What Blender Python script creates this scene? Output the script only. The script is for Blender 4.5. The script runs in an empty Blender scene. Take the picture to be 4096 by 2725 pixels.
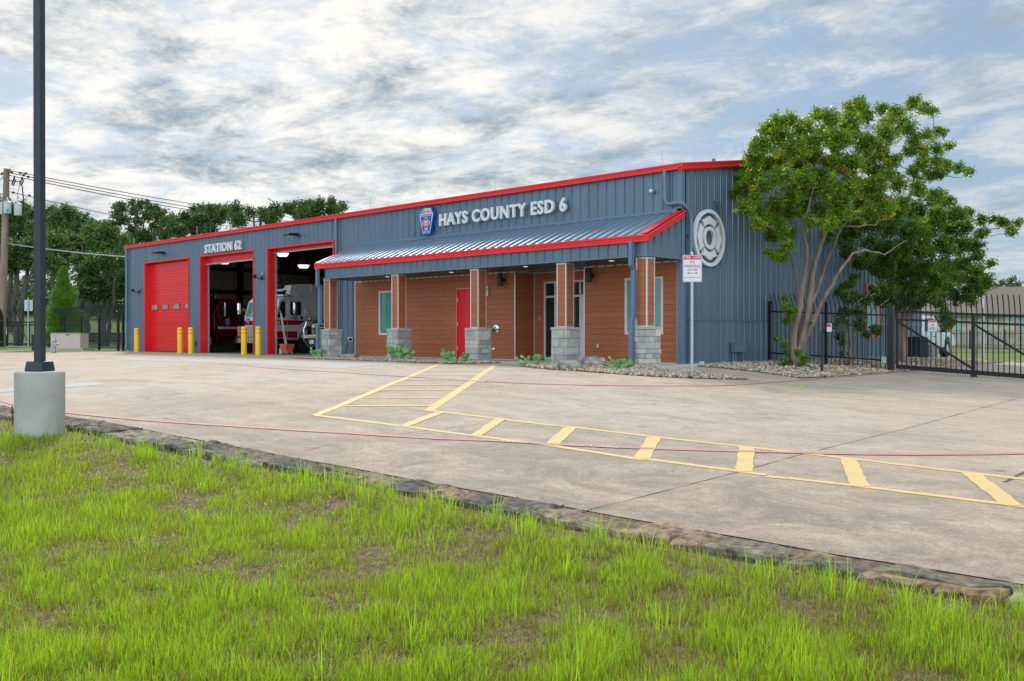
import bpy, bmesh, math, random
import numpy as np
from mathutils import Vector, Matrix, noise
from mathutils.geometry import delaunay_2d_cdt
random.seed(7); RNG = np.random.default_rng(7)
scene = bpy.context.scene
COL = scene.collection
PI = math.pi

# ------------------------------------------------------------------ survey (camera solved from the photograph)
F = 3799.2; YAW = math.radians(43.64); PIT = math.radians(-.2243)
FW = np.array([-math.sin(YAW)*math.cos(PIT), math.cos(YAW)*math.cos(PIT), math.sin(PIT)])
RT = np.array([math.cos(YAW), math.sin(YAW), 0.0]); UP = np.cross(RT, FW)
CAM = np.array([13.50, -20.37, .70])
def ray(x, y): return RT*(x-2048)/F - UP*(y-1362.5)/F + FW
def WY(x, y, c=0.0):            # surveyed point on a plane parallel to the front wall -> (X, Z)
    r = ray(x, y); t = (c-CAM[1])/r[1]; P = CAM+t*r; return float(P[0]), float(P[2])
def WX(x, y, c=0.0):            # surveyed point on a plane parallel to the side wall -> (Y, Z)
    r = ray(x, y); t = (c-CAM[0])/r[0]; P = CAM+t*r; return float(P[1]), float(P[2])
def AT(x, y, d): return CAM + ray(x, y)*d
def sp(v, k=1.2): return math.log1p(math.exp(min(60, v*k)))/k
def G(X, Y):                    # paved ground: level at the doors, falling gently to the lawn and to the right
    d = sp(-Y-2.0)
    if d > 12: d = 12+(d-12)*.35
    xx = sp(X, 1.5)
    if xx > 5: xx = 5+(xx-5)*.55
    if xx > 11: xx = 11+(xx-11)*.2
    z = -.024*d - .055*xx
    if Y > 12 and X > -14: z -= min(.28, .022*(Y-12))*min(1, (X+14)/6)
    if X < -36: z += .006*min(60, -X-36)
    return z
def GP(x, y, dz=0.0, g=G):      # where the surveyed line of sight meets the ground
    r = ray(x, y); lo, hi = 1.0, 600.0
    for _ in range(60):
        m = (lo+hi)/2; P = CAM+m*r
        if P[2] > g(P[0], P[1])+dz: lo = m
        else: hi = m
    P = CAM+lo*r
    return float(P[0]), float(P[1])
def z5(x, y): return 1200+x/1.6836, 1400+y/1.6836
def z6(x, y): return 2400+x/1.3898, 1500+y/1.3898

# ------------------------------------------------------------------ materials
def new_mat(name):
    m = bpy.data.materials.new(name); m.use_nodes = True
    nt = m.node_tree; b = nt.nodes['Principled BSDF']; return m, nt, b
def mat(name, col, rough=.6, metal=0.0, var=.12, scale=6.0, bump=0.0, bscale=None, spec=.5, detail=4, col2=None, stretch=None, coat=0):
    m, nt, b = new_mat(name); N = nt.nodes; L = nt.links
    tc = N.new('ShaderNodeTexCoord'); mp = N.new('ShaderNodeMapping')
    if stretch: mp.inputs['Scale'].default_value = stretch
    L.new(tc.outputs['Object'], mp.inputs[0])
    n = N.new('ShaderNodeTexNoise'); n.inputs['Scale'].default_value = scale; n.inputs['Detail'].default_value = detail
    L.new(mp.outputs[0], n.inputs['Vector'])
    r = N.new('ShaderNodeValToRGB'); r.color_ramp.elements[0].position = .3; r.color_ramp.elements[1].position = .7
    c2 = col2 or [min(1, c*(1+var)) for c in col]; c1 = col if col2 else [c*(1-var) for c in col]
    r.color_ramp.elements[0].color = (*c1[:3], 1); r.color_ramp.elements[1].color = (*c2[:3], 1)
    L.new(n.outputs['Fac'], r.inputs[0]); L.new(r.outputs[0], b.inputs['Base Color'])
    b.inputs['Roughness'].default_value = rough; b.inputs['Metallic'].default_value = metal
    b.inputs['Specular IOR Level'].default_value = spec
    if coat: b.inputs['Coat Weight'].default_value = coat; b.inputs['Coat Roughness'].default_value = .1
    if bump:
        n2 = N.new('ShaderNodeTexNoise'); n2.inputs['Scale'].default_value = bscale or scale*4; n2.inputs['Detail'].default_value = 6
        L.new(mp.outputs[0], n2.inputs['Vector'])
        bp = N.new('ShaderNodeBump'); bp.inputs['Strength'].default_value = bump; bp.inputs['Distance'].default_value = .02
        L.new(n2.outputs['Fac'], bp.inputs['Height']); L.new(bp.outputs[0], b.inputs['Normal'])
    return m
def attr_mat(name, stops, rough=.6, trans=0.0, var=.1, scale=3, bump=0, bscale=20, spec=.3, tcol=None):
    """colour driven by the per-face attribute 'tint' of real, individually coloured pieces (leaves, blades, pebbles)"""
    m, nt, b = new_mat(name); N = nt.nodes; L = nt.links
    a = N.new('ShaderNodeAttribute'); a.attribute_name = 'tint'
    r = N.new('ShaderNodeValToRGB'); els = r.color_ramp.elements
    els[0].position, els[0].color = stops[0][0], (*stops[0][1], 1)
    els[1].position, els[1].color = stops[-1][0], (*stops[-1][1], 1)
    for p, c in stops[1:-1]:
        e = els.new(p); e.color = (*c, 1)
    L.new(a.outputs['Fac'], r.inputs[0])
    out = r.outputs[0]
    if var:
        tc = N.new('ShaderNodeTexCoord'); n = N.new('ShaderNodeTexNoise'); n.inputs['Scale'].default_value = scale; n.inputs['Detail'].default_value = 5
        L.new(tc.outputs['Object'], n.inputs['Vector'])
        mr = N.new('ShaderNodeMapRange'); mr.inputs[1].default_value = .3; mr.inputs[2].default_value = .7
        mr.inputs[3].default_value = 1-var; mr.inputs[4].default_value = 1+var
        L.new(n.outputs['Fac'], mr.inputs[0])
        mx = N.new('ShaderNodeVectorMath'); mx.operation = 'SCALE'; L.new(out, mx.inputs[0]); L.new(mr.outputs[0], mx.inputs['Scale'])
        out = mx.outputs[0]
    L.new(out, b.inputs['Base Color']); b.inputs['Roughness'].default_value = rough; b.inputs['Specular IOR Level'].default_value = spec
    if bump:
        tc = N.new('ShaderNodeTexCoord'); n2 = N.new('ShaderNodeTexNoise'); n2.inputs['Scale'].default_value = bscale; n2.inputs['Detail'].default_value = 8
        L.new(tc.outputs['Object'], n2.inputs['Vector']); bp = N.new('ShaderNodeBump'); bp.inputs['Strength'].default_value = bump; bp.inputs['Distance'].default_value = .02
        L.new(n2.outputs['Fac'], bp.inputs['Height']); L.new(bp.outputs[0], b.inputs['Normal'])
    if trans:
        t = N.new('ShaderNodeBsdfTranslucent'); mx2 = N.new('ShaderNodeMixShader'); mx2.inputs[0].default_value = trans
        tint = N.new('ShaderNodeVectorMath'); tint.operation = 'MULTIPLY'; tint.inputs[1].default_value = tcol or (1.3, 1.25, .6)
        L.new(out, tint.inputs[0]); L.new(tint.outputs[0], t.inputs['Color'])
        L.new(b.outputs[0], mx2.inputs[1]); L.new(t.outputs[0], mx2.inputs[2]); L.new(mx2.outputs[0], N['Material Output'].inputs[0])
    return m
def concrete_mat(name, base, dark, warm, s=1.0, spk=1.0):
    m, nt, b = new_mat(name); N = nt.nodes; L = nt.links
    tc = N.new('ShaderNodeTexCoord')
    def noi(sc, det=6, rough=.6, dist=0, stretch=None):
        n = N.new('ShaderNodeTexNoise'); n.inputs['Scale'].default_value = sc; n.inputs['Detail'].default_value = det
        n.inputs['Roughness'].default_value = rough; n.inputs['Distortion'].default_value = dist
        if stretch:
            mp = N.new('ShaderNodeMapping'); mp.inputs['Scale'].default_value = stretch; mp.inputs['Rotation'].default_value = (0, 0, .5)
            L.new(tc.outputs['Object'], mp.inputs[0]); L.new(mp.outputs[0], n.inputs['Vector'])
        else: L.new(tc.outputs['Object'], n.inputs['Vector'])
        return n.outputs['Fac']
    def rng(sock, a, c, lo=0, hi=1):
        r = N.new('ShaderNodeMapRange'); r.inputs[1].default_value = a; r.inputs[2].default_value = c; r.inputs[3].default_value = lo; r.inputs[4].default_value = hi
        L.new(sock, r.inputs[0]); return r.outputs[0]
    def mix(f, a, c, mode='MIX'):
        x = N.new('ShaderNodeMix'); x.data_type = 'RGBA'; x.blend_type = mode
        if hasattr(f, 'links'): L.new(f, x.inputs[0])
        else: x.inputs[0].default_value = f
        for k, v in ((6, a), (7, c)):
            if hasattr(v, 'links'): L.new(v, x.inputs[k])
            else: x.inputs[k].default_value = (*v, 1)
        return x.outputs[2]
    c = mix(rng(noi(.14*s, 5, .6, .4), .4, .6), base, warm)
    c = mix(rng(noi(.5*s, 10, .78, .9, (1, 1.6, 1)), .46, .68, 0, .8), c, dark)
    c = mix(rng(noi(1.4*s, 10, .8, .3, (1, 1.7, 1)), .48, .68, 0, .5), c, [x*.8 for x in dark])
    c = mix(rng(noi(3.2*s, 8, .75), .55, .75, 0, .55), c, [x*.72 for x in dark])
    c = mix(rng(noi(1.7*s, 9, .75, .5, (1, 1.4, 1)), .56, .70, 0, .55), c, [min(1, x*1.3) for x in base])
    if spk == 1.0:      # runoff grime gathered on the low side of the lot along the kerb
        gp_ = N.new('ShaderNodeNewGeometry'); sy = N.new('ShaderNodeSeparateXYZ'); L.new(gp_.outputs['Position'], sy.inputs[0])
        low = rng(sy.outputs[1], -9.5, -13.5); rt_ = rng(sy.outputs[0], -4, 6)
        m1 = N.new('ShaderNodeMath'); m1.operation = 'MULTIPLY'; L.new(low, m1.inputs[0]); L.new(rt_, m1.inputs[1])
        m2 = N.new('ShaderNodeMath'); m2.operation = 'MULTIPLY'; L.new(m1.outputs[0], m2.inputs[0]); L.new(rng(noi(1.1, 12, .82, .8), .40, .60, .0, .85), m2.inputs[1])
        c = mix(m2.outputs[0], c, (.20, .17, .14))
    vo = N.new('ShaderNodeTexVoronoi'); vo.inputs['Scale'].default_value = .9; L.new(tc.outputs['Object'], vo.inputs['Vector'])
    c = mix(rng(vo.outputs['Distance'], .035, .075, .55*spk, 0), c, [x*.35 for x in dark])      # oil drips
    c = mix(rng(noi(11, 8, .85), .54, .68, 0, .45*spk), c, [x*.62 for x in dark])
    c = mix(rng(noi(34, 4, .8), .52, .64, 0, .5*spk), c, [x*.45 for x in dark])
    c = mix(rng(noi(80, 3, .7), .56, .7, 0, .6*spk), c, [x*.42 for x in dark])
    c = mix(rng(noi(48, 3, .7), .60, .70, 0, .6*spk), c, [min(1, x*1.55) for x in base])
    L.new(c, b.inputs['Base Color']); b.inputs['Roughness'].default_value = .82; b.inputs['Specular IOR Level'].default_value = .3
    bp = N.new('ShaderNodeBump'); bp.inputs['Strength'].default_value = .35; bp.inputs['Distance'].default_value = .01
    L.new(noi(60, 5, .7), bp.inputs['Height']); L.new(bp.outputs[0], b.inputs['Normal'])
    return m
def plank_mat(name):
    m, nt, b = new_mat(name); N = nt.nodes; L = nt.links
    tc = N.new('ShaderNodeTexCoord'); sx = N.new('ShaderNodeSeparateXYZ'); L.new(tc.outputs['Object'], sx.inputs[0])
    # u = x+y along the board, v = z up
    add = N.new('ShaderNodeMath'); add.operation = 'ADD'; L.new(sx.outputs[0], add.inputs[0]); L.new(sx.outputs[1], add.inputs[1])
    cb = N.new('ShaderNodeCombineXYZ'); L.new(add.outputs[0], cb.inputs[0]); L.new(sx.outputs[2], cb.inputs[1])
    br = N.new('ShaderNodeTexBrick'); L.new(cb.outputs[0], br.inputs['Vector'])
    br.inputs['Scale'].default_value = 1; br.inputs['Brick Width'].default_value = 3.05; br.inputs['Row Height'].default_value = .1525
    br.inputs['Mortar Size'].default_value = .0035; br.inputs['Mortar Smooth'].default_value = .1; br.offset = .37; br.offset_frequency = 2
    br.inputs['Color1'].default_value = (.41, .132, .055, 1); br.inputs['Color2'].default_value = (.36, .112, .046, 1); br.inputs['Mortar'].default_value = (.045, .014, .008, 1)
    mp = N.new('ShaderNodeMapping'); mp.inputs['Scale'].default_value = (1.2, 22, 1); L.new(cb.outputs[0], mp.inputs[0])
    n = N.new('ShaderNodeTexNoise'); n.inputs['Scale'].default_value = 2.2; n.inputs['Detail'].default_value = 7; n.inputs['Roughness'].default_value = .65; L.new(mp.outputs[0], n.inputs['Vector'])
    mr = N.new('ShaderNodeMapRange'); mr.inputs[1].default_value = .3; mr.inputs[2].default_value = .7; mr.inputs[3].default_value = .78; mr.inputs[4].default_value = 1.2; L.new(n.outputs['Fac'], mr.inputs[0])
    sc = N.new('ShaderNodeVectorMath'); sc.operation = 'SCALE'; L.new(br.outputs[0], sc.inputs[0]); L.new(mr.outputs[0], sc.inputs['Scale'])
    L.new(sc.outputs[0], b.inputs['Base Color']); b.inputs['Roughness'].default_value = .5; b.inputs['Specular IOR Level'].default_value = .35
    bp = N.new('ShaderNodeBump'); bp.inputs['Strength'].default_value = .5; bp.inputs['Distance'].default_value = .006; bp.invert = True
    L.new(br.outputs['Fac'], bp.inputs['Height']); L.new(bp.outputs[0], b.inputs['Normal'])
    return m
def glass_mat(name, col, rough=.06, metal=0):
    return mat(name, col, rough, metal, var=.25, scale=.9, spec=.9)

M = {}
M['siding'] = mat('ribbed steel siding blue grey', (.124, .178, .236), .33, .42, var=.10, scale=1.6, spec=.6, stretch=(1, 1, .12), bump=.35, bscale=1.3)
M['trim_blue'] = mat('painted steel trim blue grey', (.115, .185, .265), .35, .15, var=.05, scale=2)
M['red'] = mat('red painted steel trim', (.74, .016, .020), .32, .1, var=.06, scale=3, spec=.6)
M['red_door'] = mat('red sectional door paint', (.72, .014, .020), .26, .05, var=.06, scale=2, spec=.5)
M['porch_roof'] = mat('porch roof steel', (.24, .33, .42), .34, .55, var=.05, scale=1.5)
M['plank'] = plank_mat('wood look fibre cement boards')
M['alu'] = mat('satin aluminium trim', (.62, .62, .60), .4, .5, var=.04, scale=5)
M['soffit'] = mat('bronze soffit panel', (.075, .055, .045), .35, .4, var=.2, scale=2, stretch=(.3, 6, 1))
M['white'] = mat('white painted letters', (.66, .68, .70), .45, var=.03, scale=4)
M['cap'] = mat('cast limestone cap', (.42, .41, .38), .8, var=.12, scale=8, bump=.2)
M['black'] = mat('black powder coat', (.008, .009, .011), .38, .1, var=.2, scale=8, spec=.5)
M['charcoal'] = mat('charcoal painted steel', (.018, .028, .036), .45, .1, var=.15, scale=5, bump=.1, bscale=120)
M['yellow'] = mat('yellow bollard sleeve', (.86, .53, .008), .38, var=.05, scale=3)
M['galv'] = mat('galvanised steel', (.42, .50, .53), .45, .6, var=.12, scale=12)
M['chrome'] = mat('chrome', (.75, .76, .78), .12, 1, var=.05, scale=4)
M['rubber'] = mat('black rubber', (.012, .012, .012), .8, var=.3, scale=10)
M['insul'] = mat('tan faced insulation', (.62, .55, .43), .75, var=.08, scale=2, bump=.15, bscale=5)
M['steel_black'] = mat('dark primer steel frame', (.012, .011, .011), .6, var=.2, scale=4)
M['slab'] = mat('sealed bay floor', (.16, .145, .125), .35, var=.25, scale=1.5)
M['win_frame'] = mat('pale window frame', (.60, .62, .64), .45, var=.04, scale=4)
M['teal_glass'] = glass_mat('green tinted window with blind', (.10, .30, .25), .08)
M['dark_glass'] = glass_mat('dark door glass', (.008, .016, .02), .04)
M['red_tt'] = mat('dark red fire engine paint', (.10, .003, .004), .2, 0, var=.05, scale=2, coat=.6)
M['red_eng'] = mat('red fire engine stripe', (.36, .008, .010), .22, 0, var=.05, scale=2, coat=.6)
M['white_eng'] = mat('white fire engine paint', (.62, .64, .67), .25, 0, var=.03, scale=2, coat=.5)
M['emb_blue'] = mat('royal blue enamel', (.010, .085, .36), .35, var=.05, scale=6)
M['emb_red'] = mat('enamel red', (.70, .03, .035), .35, var=.05, scale=6)
M['conc'] = concrete_mat('weathered broom finish concrete', (.54, .445, .355), (.28, .235, .19), (.54, .41, .30))
M['conc_new'] = concrete_mat('pale new concrete', (.50, .485, .46), (.38, .37, .35), (.48, .46, .42), s=2, spk=.5)
M['conc_pier'] = mat('rubbed concrete pier', (.40, .385, .35), .85, var=.13, scale=3.5, bump=.3, bscale=30, detail=8)
M['joint'] = mat('dark filled joint', (.10, .09, .08), .9, var=.3, scale=20)
def worn(name, col, conc, lo, hi):
    m, nt, b = new_mat(name); N = nt.nodes; L = nt.links; tc = N.new('ShaderNodeTexCoord'); f = None
    for sc_, de in ((26, 8), (2.2, 4)):
        n = N.new('ShaderNodeTexNoise'); n.inputs['Scale'].default_value = sc_; n.inputs['Detail'].default_value = de; n.inputs['Roughness'].default_value = .75; L.new(tc.outputs['Object'], n.inputs['Vector'])
        if f is None: f = n.outputs['Fac']
        else: a = N.new('ShaderNodeMath'); a.operation = 'MULTIPLY_ADD'; a.inputs[1].default_value = .6; L.new(n.outputs['Fac'], a.inputs[0]); L.new(f, a.inputs[2]); f = a.outputs[0]
    r = N.new('ShaderNodeMapRange'); r.inputs[1].default_value = lo; r.inputs[2].default_value = hi; L.new(f, r.inputs[0])
    x = N.new('ShaderNodeMix'); x.data_type = 'RGBA'; x.inputs[6].default_value = (*col, 1); x.inputs[7].default_value = (*conc, 1); L.new(r.outputs[0], x.inputs[0]); L.new(x.outputs[2], b.inputs['Base Color']); b.inputs['Roughness'].default_value = .75
    return m
M['y_line'] = worn('worn yellow line paint', (.74, .51, .20), (.50, .42, .30), .78, 1.05)
M['r_line'] = worn('worn red line paint', (.60, .17, .17), (.46, .33, .28), .68, .98)
M['w_line'] = mat('worn white stencil paint', (.66, .60, .57), .7, var=.12, scale=9)
M['soil'] = mat('dry brown soil', (.075, .048, .03), .95, scale=14, col2=(.27, .18, .115), detail=12, bump=1.0, bscale=30)
M['lawn'] = mat('mown lawn', (.075, .125, .018), .95, scale=1.2, col2=(.17, .24, .035), detail=10, bump=1.0, bscale=25)
M['mulch'] = mat('dark shredded mulch', (.022, .016, .012), .95, scale=14, col2=(.07, .05, .038), detail=10, bump=1.0, bscale=40)
M['gravel_under'] = mat('grit under river rock', (.16, .12, .085), .95, scale=20, col2=(.28, .22, .16), bump=.8, bscale=60)
M['bark'] = mat('peeling crape myrtle bark', (.10, .068, .05), .85, scale=6, col2=(.34, .255, .19), detail=8, bump=.6, bscale=18, stretch=(1, 1, .18))
M['oak_bark'] = mat('grey oak bark', (.05, .045, .04), .95, scale=5, col2=(.12, .11, .095), bump=.8, bscale=12)
M['pole_wood'] = mat('weathered pole timber', (.17, .12, .09), .9, scale=4, col2=(.30, .23, .185), bump=.5, stretch=(1, 1, .1))
M['leaf_myrtle'] = attr_mat('crape myrtle leaf', [(0, (.022, .062, .011)), (.4, (.058, .145, .015)), (.75, (.18, .32, .024)), (.97, (.36, .46, .03)), (1, (.60, .42, .03))], .34, .45, .1, spec=.5)
M['leaf_oak'] = attr_mat('live oak leaf', [(0, (.026, .058, .020)), (.5, (.062, .125, .034)), (1, (.13, .21, .055))], .5, .32, .15, scale=.4, spec=.35)
M['leaf_cedar'] = attr_mat('juniper spray', [(0, (.05, .12, .02)), (.6, (.13, .27, .04)), (1, (.24, .40, .07))], .6, .25, .1)
M['blade'] = attr_mat('grass blade', [(0, (.24, .16, .07)), (.14, (.36, .28, .11)), (.3, (.19, .26, .03)), (.65, (.29, .49, .022)), (1, (.48, .66, .04))], .45, .5, .0, spec=.35, tcol=(1.25, 1.2, .5))
M['pebble'] = attr_mat('river rock', [(0, (.20, .11, .065)), (.3, (.38, .25, .15)), (.6, (.46, .36, .26)), (.85, (.55, .50, .44)), (1, (.30, .28, .26))], .7, 0, .1, 8, spec=.3)
M['kerbstone'] = attr_mat('lichened flagstone', [(0, (.085, .078, .068)), (.4, (.155, .135, .105)), (.7, (.22, .18, .135)), (.88, (.25, .145, .085)), (1, (.25, .22, .165))], .9, 0, .75, 11, bump=1.0, bscale=22)
M['ashlar'] = attr_mat('split limestone', [(0, (.30, .30, .29)), (.5, (.42, .41, .37)), (1, (.55, .52, .45))], .9, 0, .15, 5, bump=.7, bscale=14)
M['mortar'] = mat('pale mortar', (.30, .29, .26), .95, var=.1, scale=10)
M['boulder'] = mat('lichened boulder', (.07, .07, .065), .95, scale=7, col2=(.40, .37, .31), detail=14, bump=1.0, bscale=9)
M['cactus'] = mat('prickly pear pad', (.15, .32, .09), .55, var=.25, scale=6, bump=.2, bscale=60)
M['sign_white'] = mat('reflective white sign sheet', (.62, .68, .72), .5, var=.03, scale=4)
M['sign_red'] = mat('reflective red sign sheet', (.55, .012, .04), .5, var=.05, scale=4)
M['orange'] = mat('warning orange', (.85, .20, .02), .5, var=.04)
M['txt_black'] = mat('printed black', (.015, .015, .015), .6, var=.1)
M['beige'] = mat('beige transformer paint', (.64, .48, .42), .5, var=.05, scale=2)
M['hydrant'] = mat('silver hydrant paint', (.42, .40, .36), .45, .3, var=.15, scale=9)
M['cond'] = mat('dark condenser grille', (.03, .04, .045), .5, .2, var=.3, scale=6)
M['cond_white'] = mat('pale condenser casing', (.55, .56, .54), .5, var=.05)
M['car_white'] = mat('silver white car paint', (.55, .57, .60), .25, .1, var=.03, scale=2, coat=.5)
M['shingle'] = mat('brown asphalt shingle', (.13, .105, .085), .95, scale=5, col2=(.23, .185, .15), detail=8, bump=.4, stretch=(1, 1, 2.5))
M['fieldstone'] = mat('cream fieldstone', (.36, .32, .23), .9, scale=1.8, col2=(.55, .51, .40), detail=3, bump=.6, bscale=4)
M['fascia'] = mat('brown fascia board', (.17, .14, .12), .6)
M['lamp_lens'] = mat('pale lamp lens', (.75, .76, .74), .3, var=.03)
M['mop_red'] = mat('worn red plastic', (.52, .03, .02), .5, scale=5, col2=(.60, .20, .13))
M['wood_handle'] = mat('wooden handle', (.50, .33, .17), .6)
M['blue_plastic'] = mat('blue sticker', (.03, .25, .6), .5)
M['ceramic'] = mat('grey transformer can', (.50, .54, .56), .45, var=.06)
M['hose_yellow'] = mat('yellow hose', (.60, .45, .02), .7)
M['stone_dark'] = mat('dark dry stone wall', (.035, .033, .03), .95, scale=3, col2=(.12, .11, .095), bump=1, bscale=6)
M['rust'] = mat('rusty iron', (.10, .035, .015), .9, var=.3)
M['brown_steel'] = mat('rust brown steel', (.16, .06, .035), .8, var=.2)

def lit(name, col, s):          # lamps of the truck bay that are switched on
    m, nt, b = new_mat(name); b.inputs['Base Color'].default_value = (*col, 1)
    b.inputs['Emission Color'].default_value = (*col, 1); b.inputs['Emission Strength'].default_value = s
    return m
M['lamp_on'] = lit('lit lamp diffuser', (.80, .84, .78), 1.5)
M['down_on'] = lit('lit downlight lens', (.95, .80, .58), 1.6)

# ------------------------------------------------------------------ mesh building
def wpos(o):
    p = Vector((0, 0, 0))
    while o is not None: p += Vector(o.location); o = o.parent
    return p
def tag(o, label=None, cat=None, group=None, kind=None):
    if label: o['label'] = label
    if cat: o['category'] = cat
    if group: o['group'] = group
    if kind: o['kind'] = kind
    return o
def thing(name, label, cat, loc, group=None):
    o = bpy.data.objects.new(name, None); COL.objects.link(o); o.location = loc; o.empty_display_size = .2
    return tag(o, label, cat, group)
class MB:
    def __init__(s): s.v = []; s.f = []; s.mi = []; s.cur = 0; s.t = []; s.tint = None
    def add(s, vs, fs):
        o = len(s.v); s.v += [tuple(map(float, p)) for p in vs]
        for f in fs:
            s.f.append(tuple(o+i for i in f)); s.mi.append(s.cur)
            if s.tint is not None: s.t.append(s.tint)
        return s
    def box(s, x0, x1, y0, y1, z0, z1):
        x0, x1 = sorted((x0, x1)); y0, y1 = sorted((y0, y1)); z0, z1 = sorted((z0, z1))
        return s.add([(x0, y0, z0), (x1, y0, z0), (x1, y1, z0), (x0, y1, z0), (x0, y0, z1), (x1, y0, z1), (x1, y1, z1), (x0, y1, z1)],
                     [(0, 3, 2, 1), (4, 5, 6, 7), (0, 1, 5, 4), (1, 2, 6, 5), (2, 3, 7, 6), (3, 0, 4, 7)])
    def prism(s, pts, ax, a, b):
        n = len(pts)
        def P(p, t): return {'x': (t, p[0], p[1]), 'y': (p[0], t, p[1]), 'z': (p[0], p[1], t)}[ax]
        return s.add([P(p, a) for p in pts]+[P(p, b) for p in pts],
                     [tuple(range(n))[::-1], tuple(range(n, 2*n))]+[(i, (i+1) % n, n+(i+1) % n, n+i) for i in range(n)])
    def ring(s, c, ax1, ax2, r, n): return [tuple(c+ax1*math.cos(2*PI*i/n)*r+ax2*math.sin(2*PI*i/n)*r) for i in range(n)]
    def tube(s, pts, r, n=8, caps=True):
        pts = [Vector(p) for p in pts]; rs = r if isinstance(r, (list, tuple)) else [r]*len(pts)
        vs = []; fs = []; prev = None
        for i, p in enumerate(pts):
            d = (pts[min(i+1, len(pts)-1)]-pts[max(i-1, 0)])
            if d.length < 1e-9: d = Vector((0, 0, 1))
            d.normalize()
            a = (prev if prev is not None else (Vector((0, 0, 1)) if abs(d.z) < .9 else Vector((1, 0, 0))))
            u = (a - d*a.dot(d)); u = u.normalized() if u.length > 1e-6 else d.orthogonal().normalized(); w = d.cross(u); prev = u
            vs += s.ring(p, u, w, rs[i], n)
        for i in range(len(pts)-1):
            for k in range(n): fs.append((i*n+k, i*n+(k+1) % n, (i+1)*n+(k+1) % n, (i+1)*n+k))
        if caps: fs.append(tuple(range(n))[::-1]); fs.append(tuple(range((len(pts)-1)*n, len(pts)*n)))
        return s.add(vs, fs)
    def cyl(s, p0, p1, r, r2=None, n=16): return s.tube([p0, p1], [r, r if r2 is None else r2], n)
    def lathe(s, prof, c, n=20, ax='z'):
        vs = []; fs = []; m = len(prof)
        for r, h in prof:
            for k in range(n):
                a = 2*PI*k/n; x, y = r*math.cos(a), r*math.sin(a)
                v = {'z': (x, y, h), 'y': (x, h, y), 'x': (h, x, y)}[ax]
                vs.append((c[0]+v[0], c[1]+v[1], c[2]+v[2]))
        for i in range(m-1):
            for k in range(n): fs.append((i*n+k, i*n+(k+1) % n, (i+1)*n+(k+1) % n, (i+1)*n+k))
        fs.append(tuple(range(n))); fs.append(tuple(range((m-1)*n, m*n)))
        return s.add(vs, fs)
    def build(s, name, mats, parent=None, bevel=0, smooth=False, fix=True, subsurf=0):
        mats = mats if isinstance(mats, (list, tuple)) else [mats]
        A = np.array(s.v, dtype=float)
        if parent is not None: o0 = np.array(wpos(parent)); loc = (0, 0, 0)
        else: o0 = np.array([(A[:, 0].min()+A[:, 0].max())/2, (A[:, 1].min()+A[:, 1].max())/2, A[:, 2].min()]); loc = tuple(o0)
        me = bpy.data.meshes.new(name); me.from_pydata((A-o0).tolist(), [], s.f)
        for m in mats: me.materials.append(m)
        if len(mats) > 1: me.polygons.foreach_set('material_index', s.mi)
        if s.t and len(s.t) == len(s.f):
            at = me.attributes.new('tint', 'FLOAT', 'FACE'); at.data.foreach_set('value', s.t)
        if fix and len(s.f) < 60000:
            bm = bmesh.new(); bm.from_mesh(me); bmesh.ops.recalc_face_normals(bm, faces=bm.faces); bm.to_mesh(me); bm.free()
        if smooth:
            me.polygons.foreach_set('use_smooth', [True]*len(me.polygons))
        me.update()
        o = bpy.data.objects.new(name, me); COL.objects.link(o); o.location = loc
        if parent is not None: o.parent = parent
        if smooth == 'auto':
            md = o.modifiers.new('edge', 'EDGE_SPLIT'); md.split_angle = math.radians(35)
        if bevel:
            md = o.modifiers.new('bevel', 'BEVEL'); md.width = bevel; md.segments = 2; md.limit_method = 'ANGLE'; md.angle_limit = math.radians(40)
        if subsurf:
            md = o.modifiers.new('sub', 'SUBSURF'); md.levels = subsurf; md.render_levels = subsurf
        return o
def struct(o, kind='structure'): o['kind'] = kind; return o
def copy_tree(o, parent=None):
    c = o.copy(); COL.objects.link(c); c.parent = parent
    for ch in [x for x in bpy.data.objects if x.parent == o]: copy_tree(ch, c)
    return c
def np_mesh(name, V, Fc, matl, tint=None, parent=None, smooth=False):
    V = np.asarray(V, dtype=np.float32).reshape(-1, 3)
    o0 = np.array(wpos(parent)) if parent is not None else np.array([V[:, 0].mean(), V[:, 1].mean(), V[:, 2].min()])
    V = V - o0
    Fc = np.asarray(Fc, dtype=np.int32); k = Fc.shape[1]
    me = bpy.data.meshes.new(name); me.vertices.add(len(V)); me.vertices.foreach_set('co', V.astype(np.float32).ravel())
    me.loops.add(Fc.size); me.loops.foreach_set('vertex_index', Fc.ravel())
    me.polygons.add(len(Fc)); me.polygons.foreach_set('loop_start', np.arange(0, Fc.size, k, dtype=np.int32))
    try: me.polygons.foreach_set('loop_total', np.full(len(Fc), k, dtype=np.int32))
    except Exception: pass
    if smooth: me.polygons.foreach_set('use_smooth', np.ones(len(Fc), dtype=bool))
    if tint is not None:
        at = me.attributes.new('tint', 'FLOAT', 'FACE'); at.data.foreach_set('value', np.asarray(tint, dtype=np.float32))
    me.materials.append(matl); me.update(calc_edges=True); me.validate()
    o = bpy.data.objects.new(name, me); COL.objects.link(o)
    if parent is not None: o.parent = parent
    else: o.location = tuple(o0)
    return o
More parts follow.
